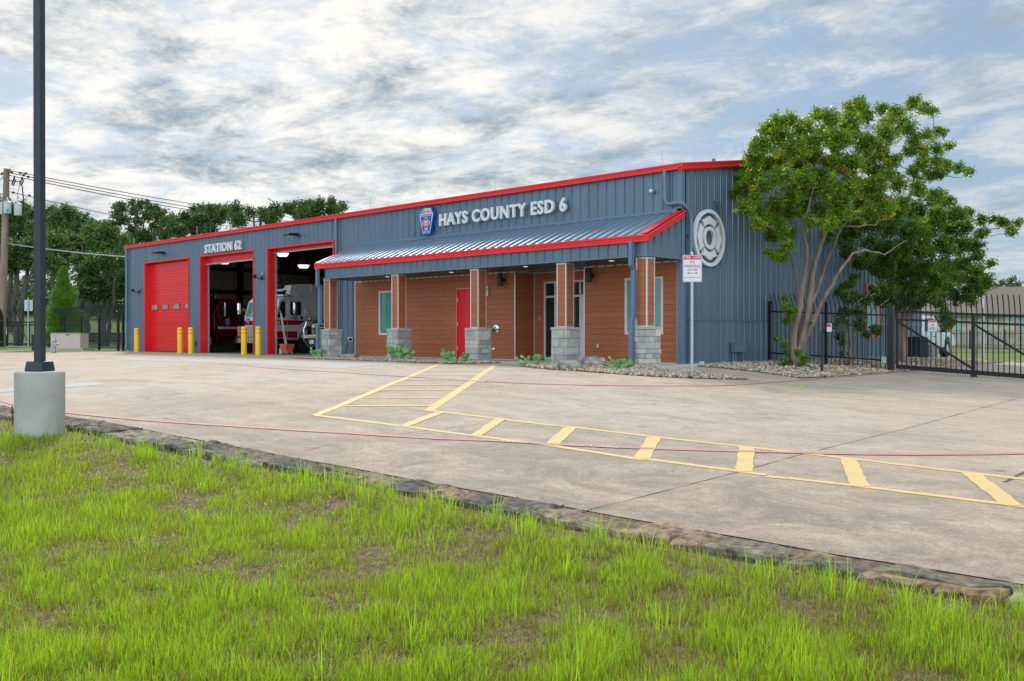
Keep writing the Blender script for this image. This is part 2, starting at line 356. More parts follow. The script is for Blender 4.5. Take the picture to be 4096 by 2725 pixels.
def text_geo(body, size, extrude, bold=0.0, xs=1.0, spacing=1.0, align='CENTER'):
    cu = bpy.data.curves.new('t', 'FONT'); cu.body = body; cu.size = size; cu.extrude = extrude; cu.offset = bold*size
    cu.align_x = align; cu.space_character = spacing; cu.resolution_u = 3
    ob = bpy.data.objects.new('t', cu); COL.objects.link(ob)
    bpy.context.view_layer.update()
    me = bpy.data.meshes.new_from_object(ob.evaluated_get(bpy.context.evaluated_depsgraph_get()))
    V = [(v.co.x*xs, v.co.y, v.co.z) for v in me.vertices]; Fs = [tuple(p.vertices) for p in me.polygons]
    bpy.data.objects.remove(ob); bpy.data.curves.remove(cu); bpy.data.meshes.remove(me)
    return V, Fs
def put_text(mb, body, size, origin, ux, uy, width=None, height=None, extrude=.002, bold=0.0, spacing=1.0):
    """lays text with its lower left corner at origin, along ux, up uy; fitted to width and height in metres"""
    V, Fs = text_geo(body, size, extrude, bold, 1, spacing, 'LEFT')
    V = np.array(V); V[:, 0] -= V[:, 0].min(); V[:, 1] -= V[:, 1].min()
    if width: V[:, 0] *= width/V[:, 0].max()
    if height: V[:, 1] *= height/V[:, 1].max()
    ux = np.array(ux, float); uy = np.array(uy, float); un = np.cross(ux, uy)
    W = np.array(origin)+V[:, :1]*ux+V[:, 1:2]*uy+V[:, 2:3]*un
    mb.add(W.tolist(), Fs); return mb
def sheet(name, poly, step, zf, matl, label=None):
    xs = [p[0] for p in poly]; ys = [p[1] for p in poly]; pts = [Vector(p) for p in poly]; n = len(poly)
    bpt = []; 
    for i in range(n):
        a, b = Vector(poly[i]), Vector(poly[(i+1) % n]); k = max(1, int((b-a).length/step))
        for j in range(k): bpt.append(a+(b-a)*j/k)
    m = len(bpt); edges = [(i, (i+1) % m) for i in range(m)]
    vs = list(bpt)
    x = min(xs)+step/2
    while x < max(xs):
        y = min(ys)+step/2
        while y < max(ys): vs.append(Vector((x, y))); y += step
        x += step
    r = delaunay_2d_cdt(vs, edges, [], 1, 1e-5)
    mb = MB(); mb.add([(v.x, v.y, zf(v.x, v.y)) for v in r[0]], [tuple(f) for f in r[2]])
    o = mb.build(name, matl, fix=False)
    me = o.data
    if me.polygons and me.polygons[0].normal.z < 0: me.flip_normals()
    return struct(o)
def resample(P, step):
    out = [P[0]]
    for a, b in zip(P[:-1], P[1:]):
        L = math.hypot(b[0]-a[0], b[1]-a[1]); k = max(1, int(L/step))
        for j in range(1, k+1): out.append((a[0]+(b[0]-a[0])*j/k, a[1]+(b[1]-a[1])*j/k))
    return out
def smoothline(P, it=2):
    for _ in range(it):
        Q = [P[0]]
        for a, b in zip(P[:-1], P[1:]): Q += [(a[0]*.75+b[0]*.25, a[1]*.75+b[1]*.25), (a[0]*.25+b[0]*.75, a[1]*.25+b[1]*.75)]
        P = Q+[P[-1]]
    return P
def strip(mb, P, w, dz, jit=.009, step=.12):
    P = resample(P, step); n = len(P); vs = []
    for i, p in enumerate(P):
        a = P[max(0, i-1)]; b = P[min(n-1, i+1)]; dx, dy = b[0]-a[0], b[1]-a[1]; L = math.hypot(dx, dy) or 1
        nx, ny = -dy/L, dx/L
        for s_ in (-1, 1):
            ww = w/2+random.uniform(-jit, jit); q = (p[0]+nx*ww*s_, p[1]+ny*ww*s_); vs.append((q[0], q[1], G(*q)+dz))
    mb.add(vs, [(2*i, 2*i+2, 2*i+3, 2*i+1) for i in range(n-1)])
def fbm(x, y, z=0, s=1): return noise.fractal(Vector((x*s, y*s, z)), 1.0, 2.0, 5)


# ------------------------------------------------------------------ camera, sky, sun
cd = bpy.data.cameras.new('camera'); co = bpy.data.objects.new('camera', cd); COL.objects.link(co)
cd.sensor_width = 36; cd.lens = 36*F/4096; cd.clip_end = 6000; cd.clip_start = .05
R = Matrix(((RT[0], UP[0], -FW[0]), (RT[1], UP[1], -FW[1]), (RT[2], UP[2], -FW[2])))
co.matrix_world = Matrix.Translation(Vector(CAM)) @ R.to_4x4()
scene.camera = co
SUN_EL = math.radians(38); sd = Vector((-.885, .466, 0)).normalized()
wd = bpy.data.worlds.new('World'); scene.world = wd; wd.use_nodes = True
nt = wd.node_tree; N = nt.nodes; L = nt.links; N.clear()
out = N.new('ShaderNodeOutputWorld')
sky = N.new('ShaderNodeTexSky'); sky.sky_type = 'NISHITA'; sky.sun_disc = False; sky.sun_elevation = SUN_EL
sky.sun_rotation = math.atan2(sd.x, sd.y); sky.air_density = 1.0; sky.dust_density = 1.5; sky.ozone_density = 2.0
bg1 = N.new('ShaderNodeBackground'); bg1.inputs[1].default_value = .10; L.new(sky.outputs[0], bg1.inputs[0])
tc = N.new('ShaderNodeTexCoord'); sx = N.new('ShaderNodeSeparateXYZ'); L.new(tc.outputs['Generated'], sx.inputs[0])
def mth(op, a, b=None, c=None):
    n = N.new('ShaderNodeMath'); n.operation = op
    for i, v in enumerate((a, b, c)):
        if v is None: continue
        if hasattr(v, 'links'): L.new(v, n.inputs[i])
        else: n.inputs[i].default_value = v
    return n.outputs[0]
def rmp(s_, a, b, lo=0., hi=1., smooth=True):
    r = N.new('ShaderNodeMapRange'); r.interpolation_type = 'SMOOTHSTEP' if smooth else 'LINEAR'
    for i, v in enumerate((a, b, lo, hi)): r.inputs[i+1].default_value = v
    L.new(s_, r.inputs[0]); return r.outputs[0]
den = mth('ADD', mth('MAXIMUM', sx.outputs[2], 0.0), .13)
px_, py_ = mth('DIVIDE', sx.outputs[0], den), mth('DIVIDE', sx.outputs[1], den)
cb = N.new('ShaderNodeCombineXYZ'); L.new(px_, cb.inputs[0]); L.new(py_, cb.inputs[1])
def wn(scale, det=8, rough=.6, dist=0.0, off=(0, 0, 0), rot=0.0, sc=(1, 1, 1)):
    mp = N.new('ShaderNodeMapping'); mp.inputs['Location'].default_value = off; mp.inputs['Rotation'].default_value = (0, 0, rot); mp.inputs['Scale'].default_value = sc
    L.new(cb.outputs[0], mp.inputs[0])
    n = N.new('ShaderNodeTexNoise'); n.inputs['Scale'].default_value = scale; n.inputs['Detail'].default_value = det
    n.inputs['Roughness'].default_value = rough; n.inputs['Distortion'].default_value = dist; L.new(mp.outputs[0], n.inputs['Vector']); return n.outputs['Fac']
def dirdot(v):          # closeness to a compass direction in the sky
    n = N.new('ShaderNodeVectorMath'); n.operation = 'DOT_PRODUCT'; L.new(tc.outputs['Generated'], n.inputs[0]); n.inputs[1].default_value = v; return n.outputs['Value']
v_sun = Vector((sd.x*math.cos(.3), sd.y*math.cos(.3), math.sin(.3)))
v_blue = Vector(tuple(ray(4300, 0))).normalized()
near_sun = rmp(dirdot(v_sun), .55, 1.0)
near_blue = rmp(dirdot(v_blue), .86, 1.0)
n_big = wn(.55, 6, .55, .3, (3.1, 1.7, 0), .3)
n_mid = wn(2.3, 12, .72, .35, (1.2, 4.4, 0), .5, (1, 1.15, 1))
n_fine = wn(7.0, 12, .74, .4, (7, 2, 0), .4)
body = mth('ADD', mth('MULTIPLY', n_mid, .62), mth('ADD', mth('MULTIPLY', n_big, .25), mth('MULTIPLY', n_fine, .16)))
cov = rmp(mth('SUBTRACT', body, mth('MULTIPLY', near_blue, .04)), .395, .54)
shade = rmp(mth('ADD', mth('MULTIPLY', wn(1.9, 12, .66, .35, (9.4, 6.1, 0), .35, (1, 1.4, 1)), .62), mth('MULTIPLY', wn(5.5, 12, .74, .3, (2.4, 8.1, 0), .2), .38)), .42, .63)
def cmix(f, a, b):
    x = N.new('ShaderNodeMix'); x.data_type = 'RGBA'
    if hasattr(f, 'links'): L.new(f, x.inputs[0])
    else: x.inputs[0].default_value = f
    for k, v in ((6, a), (7, b)):
        if hasattr(v, 'links'): L.new(v, x.inputs[k])
        else: x.inputs[k].default_value = (*v, 1)
    return x.outputs[2]
glow = rmp(dirdot(tuple(Vector(tuple(ray(900, 250))).normalized())), .90, 1.0)
bright = cmix(glow, cmix(near_sun, (.66, .74, .82), (.98, .97, .94)), (1.10, 1.08, 1.03))
dark = cmix(near_sun, (.43, .54, .65), (.33, .43, .52))
cc = cmix(shade, bright, dark)
behind = rmp(dirdot(tuple(-FW)), -.25, .7, 1.0, 3.3)      # unseen clouds behind the camera, boosted to add fill light on the facade
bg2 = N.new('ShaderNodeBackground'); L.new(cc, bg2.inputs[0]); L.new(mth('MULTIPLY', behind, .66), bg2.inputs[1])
bgb = N.new('ShaderNodeBackground'); bgb.inputs[0].default_value = (.33, .48, .66, 1); bgb.inputs[1].default_value = .62
mxa = N.new('ShaderNodeMixShader'); mxa.inputs[0].default_value = .75; L.new(bg1.outputs[0], mxa.inputs[1]); L.new(bgb.outputs[0], mxa.inputs[2])
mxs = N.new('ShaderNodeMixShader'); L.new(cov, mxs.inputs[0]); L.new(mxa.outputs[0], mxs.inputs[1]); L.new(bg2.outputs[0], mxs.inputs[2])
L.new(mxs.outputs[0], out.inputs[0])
sl = bpy.data.lights.new('sun', 'SUN'); sl.energy = 1.9; sl.angle = math.radians(9); sl.color = (1, .93, .82)
so = bpy.data.objects.new('sun', sl); COL.objects.link(so)
sv = Vector((sd.x*math.cos(SUN_EL), sd.y*math.cos(SUN_EL), math.sin(SUN_EL)))
so.rotation_euler = (-sv).to_track_quat('-Z', 'Y').to_euler(); so.location = (0, 0, 60)
scene.view_settings.view_transform = 'Standard'; scene.view_settings.look = 'None'
scene.view_settings.exposure = 0.5; scene.view_settings.gamma = 1

# ------------------------------------------------------------------ ground, pavement, lawn
K_BACK = [(-60, -14.6), (-30, -15.2), (-12, -15.6), (-6, -15.65), (-1.9, -15.6), (.36, -15.42), (1.68, -15.17), (2.91, -15.03), (3.6, -14.92), (4.92, -14.75), (5.85, -14.67), (6.64, -14.64), (7.22, -14.61), (7.82, -14.55), (8.83, -14.5), (9.31, -14.47), (10.06, -14.39), (10.71, -14.35), (11.14, -14.27), (11.8, -14.19), (13, -14.0), (15, -13.7), (19, -13.2), (30, -12.4)]
K_FRONT = [(-60, -15.3), (-30, -15.85), (-12, -16.2), (-6, -16.2), (-.8, -16.05), (.6, -15.86), (1.52, -15.76), (2.95, -15.56), (3.86, -15.45), (5.21, -15.24), (6.41, -15.12), (7.38, -15.08), (8.16, -15.0), (8.78, -14.97), (9.88, -14.9), (10.33, -14.85), (10.82, -14.78), (11.27, -14.74), (11.94, -14.66), (13, -14.5), (15, -14.2), (19, -13.7), (30, -12.9)]
def lawn_z(x, y): return G(x, y)-.04-.07*min(1, max(0, (-15.3-y)))+.03*fbm(x, y, 3, .35)+.012*fbm(x, y, 1, 1.6)
LAWN = K_FRONT + [(30, -24), (22, -30), (0, -30), (-60, -26)]
gx = [-1500, -900, -500, -320, -240, -190, -160, -140, -125, -110] + list(np.arange(-100, -50, 5)) + list(np.arange(-50, -32, 2)) + list(np.arange(-32, 30, 1.0)) + list(np.arange(30, 60, 4)) + [65, 75, 90, 120, 170, 260, 500, 900, 1500]
gy = [-1500, -600, -200, -100, -60, -40, -32] + list(np.arange(-30, 30, 1.0)) + list(np.arange(30, 130, 5)) + [140, 160, 200, 260, 400, 800, 1500]
def terrain(x, y):
    x0, y0 = max(-200, min(60, x)), max(-60, min(160, y))
    z = G(x0, y0)-.03
    if y < -14.0 and y > -40: z -= .55
    if x < -30 and y > -14 and not (x > -60 and y < -3): z += .02
    r = (-x0-58)*.9+(y0-8)*.35
    if x < -20: z += 5.2*(1-math.exp(-max(0, r)/55.0))+.25*fbm(x, y, 5, .03)*min(1, max(0, r)/20)
    return z
mb = MB(); nxg, nyg = len(gx), len(gy)
mb.add([(x, y, terrain(x, y)) for y in gy for x in gx], [(j*nxg+i, j*nxg+i+1, (j+1)*nxg+i+1, (j+1)*nxg+i) for j in range(nyg-1) for i in range(nxg-1)])
struct(mb.build('ground', M['lawn'], fix=False, smooth=True))
PAVE = K_BACK + [(40, -8), (60, 10), (50, 24), (20, 24), (2.6, 21.5), (1.9, 19.5), (2.4, 17.3), (3.3, 9), (3.6, 6), (3.6, 4.6), (-.02, 4.6), (-.02, .02), (-31.2, .02), (-31.5, -1.3), (-33, -3.2), (-36, -4.0), (-42, -4.3), (-60, -4.4)]
sheet('pavement', PAVE, .45, lambda x, y: G(x, y), M['conc'])
LAWN_IN = LAWN
sheet('lawn_soil', LAWN_IN, .6, lawn_z, M['soil'])
# pale slabs let into the old concrete
slabs = [[(500, 1432), (700, 1437.5), (920, 1442), (1200, 1450), (1300, 1455), (1402, 1456.5), (1500, 1450.5), (1700, 1447.5), (1640, 1451), (1500, 1462), (1372, 1474.5), (1200, 1469), (1050, 1461), (880, 1452), (700, 1446), (480, 1440)],
         [(-200, 1562), (0, 1557), (67, 1549), (255, 1534), (357, 1529), (428, 1533), (402, 1541), (255, 1553), (67, 1566), (0, 1571), (-200, 1578)]]
for s_ in slabs: sheet('concrete_patch', [GP(*q) for q in s_], .6, lambda x, y: G(x, y)+.004, M['conc_new'])
# dark joints
joints = [[(200, 1700), (513, 1669), (900, 1633), (1200, 1600), z5(470, 290), z5(1160, 218), z5(1500, 185), z5(1810, 148)],
          [z6(-900, 1005), z6(-450, 860), z6(0, 735), z6(770, 540), z6(1130, 440), z6(1700, 300), z6(2140, 180), z6(2330, 130)],
          [z6(700, 42), z6(870, 65), z6(1300, 98), z6(1650, 128), z6(2140, 181), z6(2357, 198)],
          [z5(0, 690), z5(300, 610), z5(650, 570), z5(1300, 490), z5(1900, 395), z5(2200, 360)],
          [(2400, 1530), (2700, 1536), (3000, 1546), (3190, 1556)]]
for i, J in enumerate(joints):
    mb = MB(); P = [GP(*q) for q in J]; strip(mb, P, .009 if i != 3 else .005, .0035, .004, .15); struct(mb.build('expansion_joint', M['joint'], fix=False))
mb = MB(); strip(mb, [GP(*z6(2250, 597)), GP(*z6(2300, 571)), GP(*z6(2400, 520))], .035, .0035, .01, .1); struct(mb.build('expansion_joint', M['joint'], fix=False))

# ------------------------------------------------------------------ painted lines
def line(name, P, w, dz, m, it=0):
    Q = [GP(*q) for q in P]
    if it: Q = smoothline(Q, it)
    mb = MB(); strip(mb, Q, w, dz); return struct(mb.build(name, m, fix=False))
line('red_fire_lane_line', [(883, 1457), (1000, 1466), (1150, 1477.5), (1400, 1492), z5(500, 170), z5(1160, 213), z5(1700, 235), (2605, 1545.5), (2873, 1543.6), (2987, 1538), (3102, 1529), (3200, 1522.6), (3436, 1503), (3553, 1491.5), (3708, 1484), (4020, 1452), (4080, 1443)], .115, .008, M['r_line'], 2)
line('red_fire_lane_line', [(-300, 1560), (0, 1600), (59, 1621), (255, 1652), (475, 1674), (653, 1689), (1010, 1711), (1250, 1726), (1568, 1746), (1972, 1765), (2204, 1779), (2471, 1792), (2800, 1803), (3120, 1811.5), (3551, 1821.6), (4096, 1817), (4700, 1800)], .115, .008, M['r_line'], 2)
Y = M['y_line']
for P, w in [([z5(955, 90), z5(720, 190), z5(480, 288), z5(270, 375), z5(105, 441)], .13), ([z5(1318, 103), z5(1160, 215), z5(1000, 320), z5(865, 411)], .16),
             ([z5(850, 406), z5(1340, 465), z5(1830, 520), z5(2357, 583), z6(300, 345), z6(800, 400), z6(1380, 465), z6(2050, 545), z6(2500, 597)], .11),
             ([z5(105, 441), z5(700, 515), z5(1180, 580), z5(1690, 645), z5(2320, 742), z6(230, 465), z6(800, 540), z6(925, 557)], .11),
             ([z6(925, 565), z6(1040, 577)], .1), ([z6(1040, 574), z6(1445, 620), z6(2290, 725), z6(2600, 765)], .11)]:
    line('yellow_walkway_line', P, w, .004, Y)
for xa, xb, y in [(890, 1290, 120), (840, 1240, 146), (785, 1200, 174), (705, 1150, 205), (625, 1105, 238), (540, 1045, 273), (425, 975, 323), (300, 885, 379)]:
    line('yellow_walkway_line', [z5(xa, y), z5(xb, y)], .1, .006, Y)
for a, b, w in [(z5(700, 515), z5(940, 423), .14), (z5(1180, 580), z5(1348, 468), .15), (z5(1690, 645), z5(1822, 524), .17), (z6(232, 466), z6(300, 350), .17), (z6(800, 540), z6(815, 405), .17), (z6(1447, 622), z6(1380, 468), .17), (z6(2292, 728), z6(2060, 548), .17)]:
    line('yellow_walkway_line', [a, b], w, .006, Y)
# stencilled words on the lower red line, read from the lot side
def stencil(body, pa, pb):
    a, b = GP(*pa), GP(*pb); dx, dy = a[0]-b[0], a[1]-b[1]; Lh = math.hypot(dx, dy); ux = (dx/Lh, dy/Lh, 0); uy = (-ux[1], ux[0], 0)
    o = (b[0]-uy[0]*.047, b[1]-uy[1]*.047, 0)
    m2 = MB(); put_text(m2, body, .1, o, ux, uy, Lh, .095, 0, .02)
    m2.v = [(v[0], v[1], G(v[0], v[1])+.0115) for v in m2.v]; m2.build('stencilled_words', M['w_line'], fix=False)['kind'] = 'structure'
stencil('FIRE  LANE', (2266, 1782), (2474, 1793)); stencil('NO  PARKING', (1932, 1763.5), (2164, 1776))
stencil('NO PARKING', z5(850, 193.5), z5(990, 202)); stencil('FIRE LANE', z5(1060, 207), z5(1250, 218.5))

# ------------------------------------------------------------------ flagstone kerb
kb = MB(); KB = resample(K_BACK, .05); KF = resample(K_FRONT, .05)
def along(P, s):
    for a, b in zip(P[:-1], P[1:]):
        l = math.hypot(b[0]-a[0], b[1]-a[1])
        if s <= l: return (a[0]+(b[0]-a[0])*s/l, a[1]+(b[1]-a[1])*s/l)
        s -= l
    return P[-1]
def atx(P, x):
    for a, b in zip(P[:-1], P[1:]):
        if a[0] <= x <= b[0]: t = (x-a[0])/max(1e-6, b[0]-a[0]); return a[1]+(b[1]-a[1])*t
    return P[-1][1]
def kpt(x, t):
    t *= .86
    
    yb, yf = atx(K_BACK, x), atx(K_FRONT, x); return (x, yb+(yf-yb)*t)
def stone(x0, x1, t0, t1, h, sk0, sk1):
    nu = max(3, int((x1-x0)/.07)); nv = max(3, int((t1-t0)*.55/.07)); tint = random.random()
    nu, nv = min(nu*2, 14), min(nv*2, 10); vs = []; sd_ = random.uniform(0, 99); fs = []
    tilt = random.uniform(-.03, .03); tilt2 = random.uniform(-.02, .02)
    for j in range(nv+1):
        for i in range(nu+1):
            u, v = i/nu, j/nv; t = t0+(t1-t0)*v
            x = x0+(x1-x0)*u+(sk0*(1-u)+sk1*u)*(t-.5)+.018*fbm(u*2, v*2, sd_)
            p = kpt(x, t+.03*fbm(u*3, v*3, sd_+9)); e = min(u, 1-u)*(x1-x0); e2 = min(v, 1-v)*(t1-t0)*.55
            edge = min(e, e2); dz = -.010*math.exp(-edge/.012)
            z = G(*p)+h+dz+.018*fbm(p[0]*6, p[1]*6, sd_)+.010*round(1.6*fbm(p[0]*2.5, p[1]*6, sd_+3))+tilt*(u-.5)+tilt2*(v-.5)
            vs.append((p[0], p[1], z))
    k = nu+1
    for j in range(nv):
        for i in range(nu): fs.append((j*k+i, j*k+i+1, (j+1)*k+i+1, (j+1)*k+i))
    rim = [i for i in range(k)]+[j*k+nu for j in range(1, nv+1)]+[nv*k+i for i in range(nu-1, -1, -1)]+[j*k for j in range(nv-1, 0, -1)]
    b0 = len(vs); cx = sum(vs[i][0] for i in rim)/len(rim); cy = sum(vs[i][1] for i in rim)/len(rim)
    for lev, sh in ((.03, 1.03), (.07, .97), (.26, .96)):
        for i in rim: vs.append((cx+(vs[i][0]-cx)*sh, cy+(vs[i][1]-cy)*sh, vs[i][2]-lev))
    m = len(rim)
    for q in range(m):
        a, b = q, (q+1) % m
        fs.append((rim[a], rim[b], b0+b, b0+a))
        for lv in (0, 1): fs.append((b0+lv*m+a, b0+lv*m+b, b0+(lv+1)*m+b, b0+(lv+1)*m+a))
    kb.tint = tint; kb.add(vs, fs)
x = -28.0
while x < 18:
    w = random.uniform(.22, .62) if random.random() < .8 else random.uniform(.6, .85)
    g = .009; far = x < -4
    sk = random.uniform(-.18, .18); sk2 = random.uniform(-.18, .18)
    if random.random() < .62:
        c = random.uniform(.32, .62); c2 = x+w*random.uniform(.4, .65)
        stone(x+g, x+w-g, -.01, c-.015, random.uniform(-.004, .01), sk*.4, sk2*.4)
        if w > .6: stone(x+g, c2-g, c+.01, 1.0+random.uniform(-.05, .05), random.uniform(-.012, .01), sk*.4, sk2*.3); stone(c2+g, x+w-g, c+.01, 1.0+random.uniform(-.07, .04), random.uniform(-.012, .008), sk2*.3, sk2*.4)
        else: stone(x+g, x+w-g, c+.01, 1.0+random.uniform(-.06, .06), random.uniform(-.012, .01), sk*.4, sk2*.4)
    else: stone(x+g, x+w-g, -.01, 1.0+random.uniform(-.05, .06), random.uniform(-.004, .008), sk*.3, sk2*.3)
    x += w
ko = kb.build('stone_kerb', M['kerbstone'], fix=False, smooth=False); struct(ko)
mb = MB(); P = [kpt(x, .02) for x in np.arange(-30, 20, .25)]; Q = [kpt(x, .88) for x in np.arange(-30, 20, .25)]; n = len(P)
mb.add([(p[0], p[1], G(*p)-.006) for p in P]+[(p[0], p[1], G(*p)-.022) for p in Q]+[(p[0], p[1], G(*p)-.3) for p in Q],
       [(i, i+1, n+i+1, n+i) for i in range(n-1)]+[(n+i, n+i+1, 2*n+i+1, 2*n+i) for i in range(n-1)])
struct(mb.build('kerb_mortar', M['soil']))
# ------------------------------------------------------------------ grass of the foreground lawn
def pts_in_view(n, wpow=1.0):
    """random ground points in front of the camera, denser close by"""
    out_ = []
    a = RNG.uniform(-.62, .62, n*3); d = 3.2 + (34-3.2)*RNG.random(n*3)**1.9
    X = CAM[0]+FW[0]*d+RT[0]*a*d*1.0; Y_ = CAM[1]+FW[1]*d+RT[1]*a*d
    kf = np.interp(X, [p[0] for p in K_FRONT], [p[1] for p in K_FRONT])
    ok = (Y_ < kf-.02)
    return X[ok][:n], Y_[ok][:n], d[ok][:n]
def vnoise(X, Y_, s, o):
    return np.array([noise.noise(Vector((x*s+o, y*s, o))) for x, y in zip(X, Y_)])
def blades(name, n, hmin, hmax, wid, label):
    X, Y_, d = pts_in_view(n)
    cl = .8*vnoise(X, Y_, 1.6, 3.3)+.7*vnoise(X, Y_, 4.1, 8.8)+.35*vnoise(X, Y_, 8.0, 1.8)
    kf = np.interp(X, [p[0] for p in K_FRONT], [p[1] for p in K_FRONT]); dk = kf-Y_
    keep = RNG.random(len(X)) < np.clip(1.05+cl*1.2, .42, 1)*np.clip(.22+dk*(1.4-np.clip((X-7)/8, 0, .7)), .15, 1)*np.where(np.hypot(X-.66, Y_+15.95) < .75, .35, 1)
    X, Y_, d, cl, dk = X[keep], Y_[keep], d[keep], cl[keep], dk[keep]; n = len(X)
    Z = np.array([lawn_z(x, y) for x, y in zip(X, Y_)])-.008
    h = RNG.uniform(hmin, hmax, n)*(1+.7*np.clip(cl, -.6, .8))*np.clip(.75+RNG.normal(0, .25, n), .4, 1.7)
    ang = RNG.uniform(0, 2*PI, n); lean = np.abs(RNG.normal(0, .28, n))*h; la = RNG.uniform(0, 2*PI, n)
    w = wid*RNG.uniform(.7, 1.3, n)*np.clip(d/7, .8, 2.6)
    dx, dy = np.cos(ang)*w/2, np.sin(ang)*w/2; lx, ly = np.cos(la)*lean, np.sin(la)*lean
    V = np.zeros((n, 7, 3))
    for k, (t, wf) in enumerate(((0, 1.0), (.4, .85), (.75, .55))):
        V[:, 2*k, 0] = X-dx*wf+lx*t*t; V[:, 2*k, 1] = Y_-dy*wf+ly*t*t; V[:, 2*k, 2] = Z+h*t
        V[:, 2*k+1, 0] = X+dx*wf+lx*t*t; V[:, 2*k+1, 1] = Y_+dy*wf+ly*t*t; V[:, 2*k+1, 2] = Z+h*t
    V[:, 6, 0] = X+lx*1.15; V[:, 6, 1] = Y_+ly*1.15; V[:, 6, 2] = Z+h*(1-.25*np.clip(lean/h, 0, 1))
    o = (np.arange(n)*7)[:, None]
    Fs = np.concatenate([o+np.array([[0, 1, 3, 2]]), o+np.array([[2, 3, 5, 4]]), o+np.array([[4, 5, 6, 6]])])
    # triangles for the tips: use quads throughout with a doubled tip vertex replaced by separate tri mesh
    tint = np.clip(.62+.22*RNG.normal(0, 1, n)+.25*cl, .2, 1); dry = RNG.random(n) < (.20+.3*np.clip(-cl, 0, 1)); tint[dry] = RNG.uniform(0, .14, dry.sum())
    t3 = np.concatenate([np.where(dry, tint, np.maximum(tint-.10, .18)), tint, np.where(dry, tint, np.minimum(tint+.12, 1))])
    return V.reshape(-1, 3), Fs, t3
def tri_mesh(name, V, Fq, tint, m, parent=None):
    tri = Fq[:, 2] == Fq[:, 3]
    A = Fq[~tri]; T1 = A[:, [0, 1, 2]]; T2 = A[:, [0, 2, 3]]; T3 = Fq[tri][:, :3]
    return np_mesh(name, V, np.concatenate([T1, T2, T3]), m, np.concatenate([tint[~tri], tint[~tri], tint[tri]]), parent)
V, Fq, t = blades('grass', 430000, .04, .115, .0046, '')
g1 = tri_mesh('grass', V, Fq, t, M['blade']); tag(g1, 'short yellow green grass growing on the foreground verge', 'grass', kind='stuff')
n = 70000; X, Y_, d = pts_in_view(n); n = len(X); Z = np.array([lawn_z(x, y) for x, y in zip(X, Y_)])+RNG.uniform(.002, .03, n); a = RNG.uniform(0, 2*PI, n); l_ = RNG.uniform(.02, .07, n); w_ = .0035*np.clip(d/7, .8, 2.2)
V = np.zeros((n, 3, 3)); V[:, 0] = np.stack([X-np.sin(a)*w_, Y_+np.cos(a)*w_, Z], 1); V[:, 1] = np.stack([X+np.sin(a)*w_, Y_-np.cos(a)*w_, Z], 1); V[:, 2] = np.stack([X+np.cos(a)*l_, Y_+np.sin(a)*l_, Z+RNG.uniform(-.01, .02, n)], 1)
o = np_mesh('thatch', V.reshape(-1, 3), np.arange(n*3).reshape(n, 3), M['blade'], RNG.uniform(0, .2, n)); tag(o, 'dry brown clippings and thatch lying between the grass blades', 'thatch', kind='stuff')
# taller tufts along the kerb and in the turf
def tuft(cx, cy, n, h, rad):
    V = []; Fs = []; T = []; b = 0
    for i in range(n):
        a = random.uniform(0, 2*PI); r = rad*math.sqrt(random.random()); x0, y0 = cx+r*math.cos(a), cy+r*math.sin(a); z0 = lawn_z(x0, y0)-.01
        hh = h*random.uniform(.45, 1.1); le = hh*random.uniform(.1, .75); la = a+random.uniform(-.8, .8); w = random.uniform(.004, .008); wa = la+PI/2
        tn = min(1, max(.3, random.gauss(.68, .14)))
        for k, t_ in enumerate((0, .3, .6, .85, 1)):
            wf = (1, .9, .7, .4, .05)[k]; px = x0+math.cos(la)*le*t_**2; py = y0+math.sin(la)*le*t_**2; pz = z0+hh*(t_-.30*(le/hh)*t_**3)
            V += [(px-math.cos(wa)*w/2*wf, py-math.sin(wa)*w/2*wf, pz), (px+math.cos(wa)*w/2*wf, py+math.sin(wa)*w/2*wf, pz)]
        for k in range(4): Fs.append((b+2*k, b+2*k+1, b+2*k+3, b+2*k+2)); T.append(min(1, tn+.05*k))
        b += 10
    return V, Fs, T
V = []; Fs = []; T = []
for i in range(150):
    if i < 75:
        x = random.uniform(.8, 12.6); y = atx(K_FRONT, x)-random.uniform(.02, .45); n, h, r = random.randint(8, 34), random.uniform(.14, .34), random.uniform(.04, .12)
    else:
        xx, yy, dd = pts_in_view(30); x, y = float(xx[0]), float(yy[0]); n, h, r = random.randint(14, 40), random.uniform(.12, .26), random.uniform(.06, .18)
    v, f_, t_ = tuft(x, y, n, h, r); o = len(V); V += v; Fs += [tuple(o+i for i in q) for q in f_]; T += t_
g2 = np_mesh('grass_tufts', V, Fs, M['blade'], T); tag(g2, 'taller grass tufts scattered along the stone kerb', 'grass', kind='stuff')
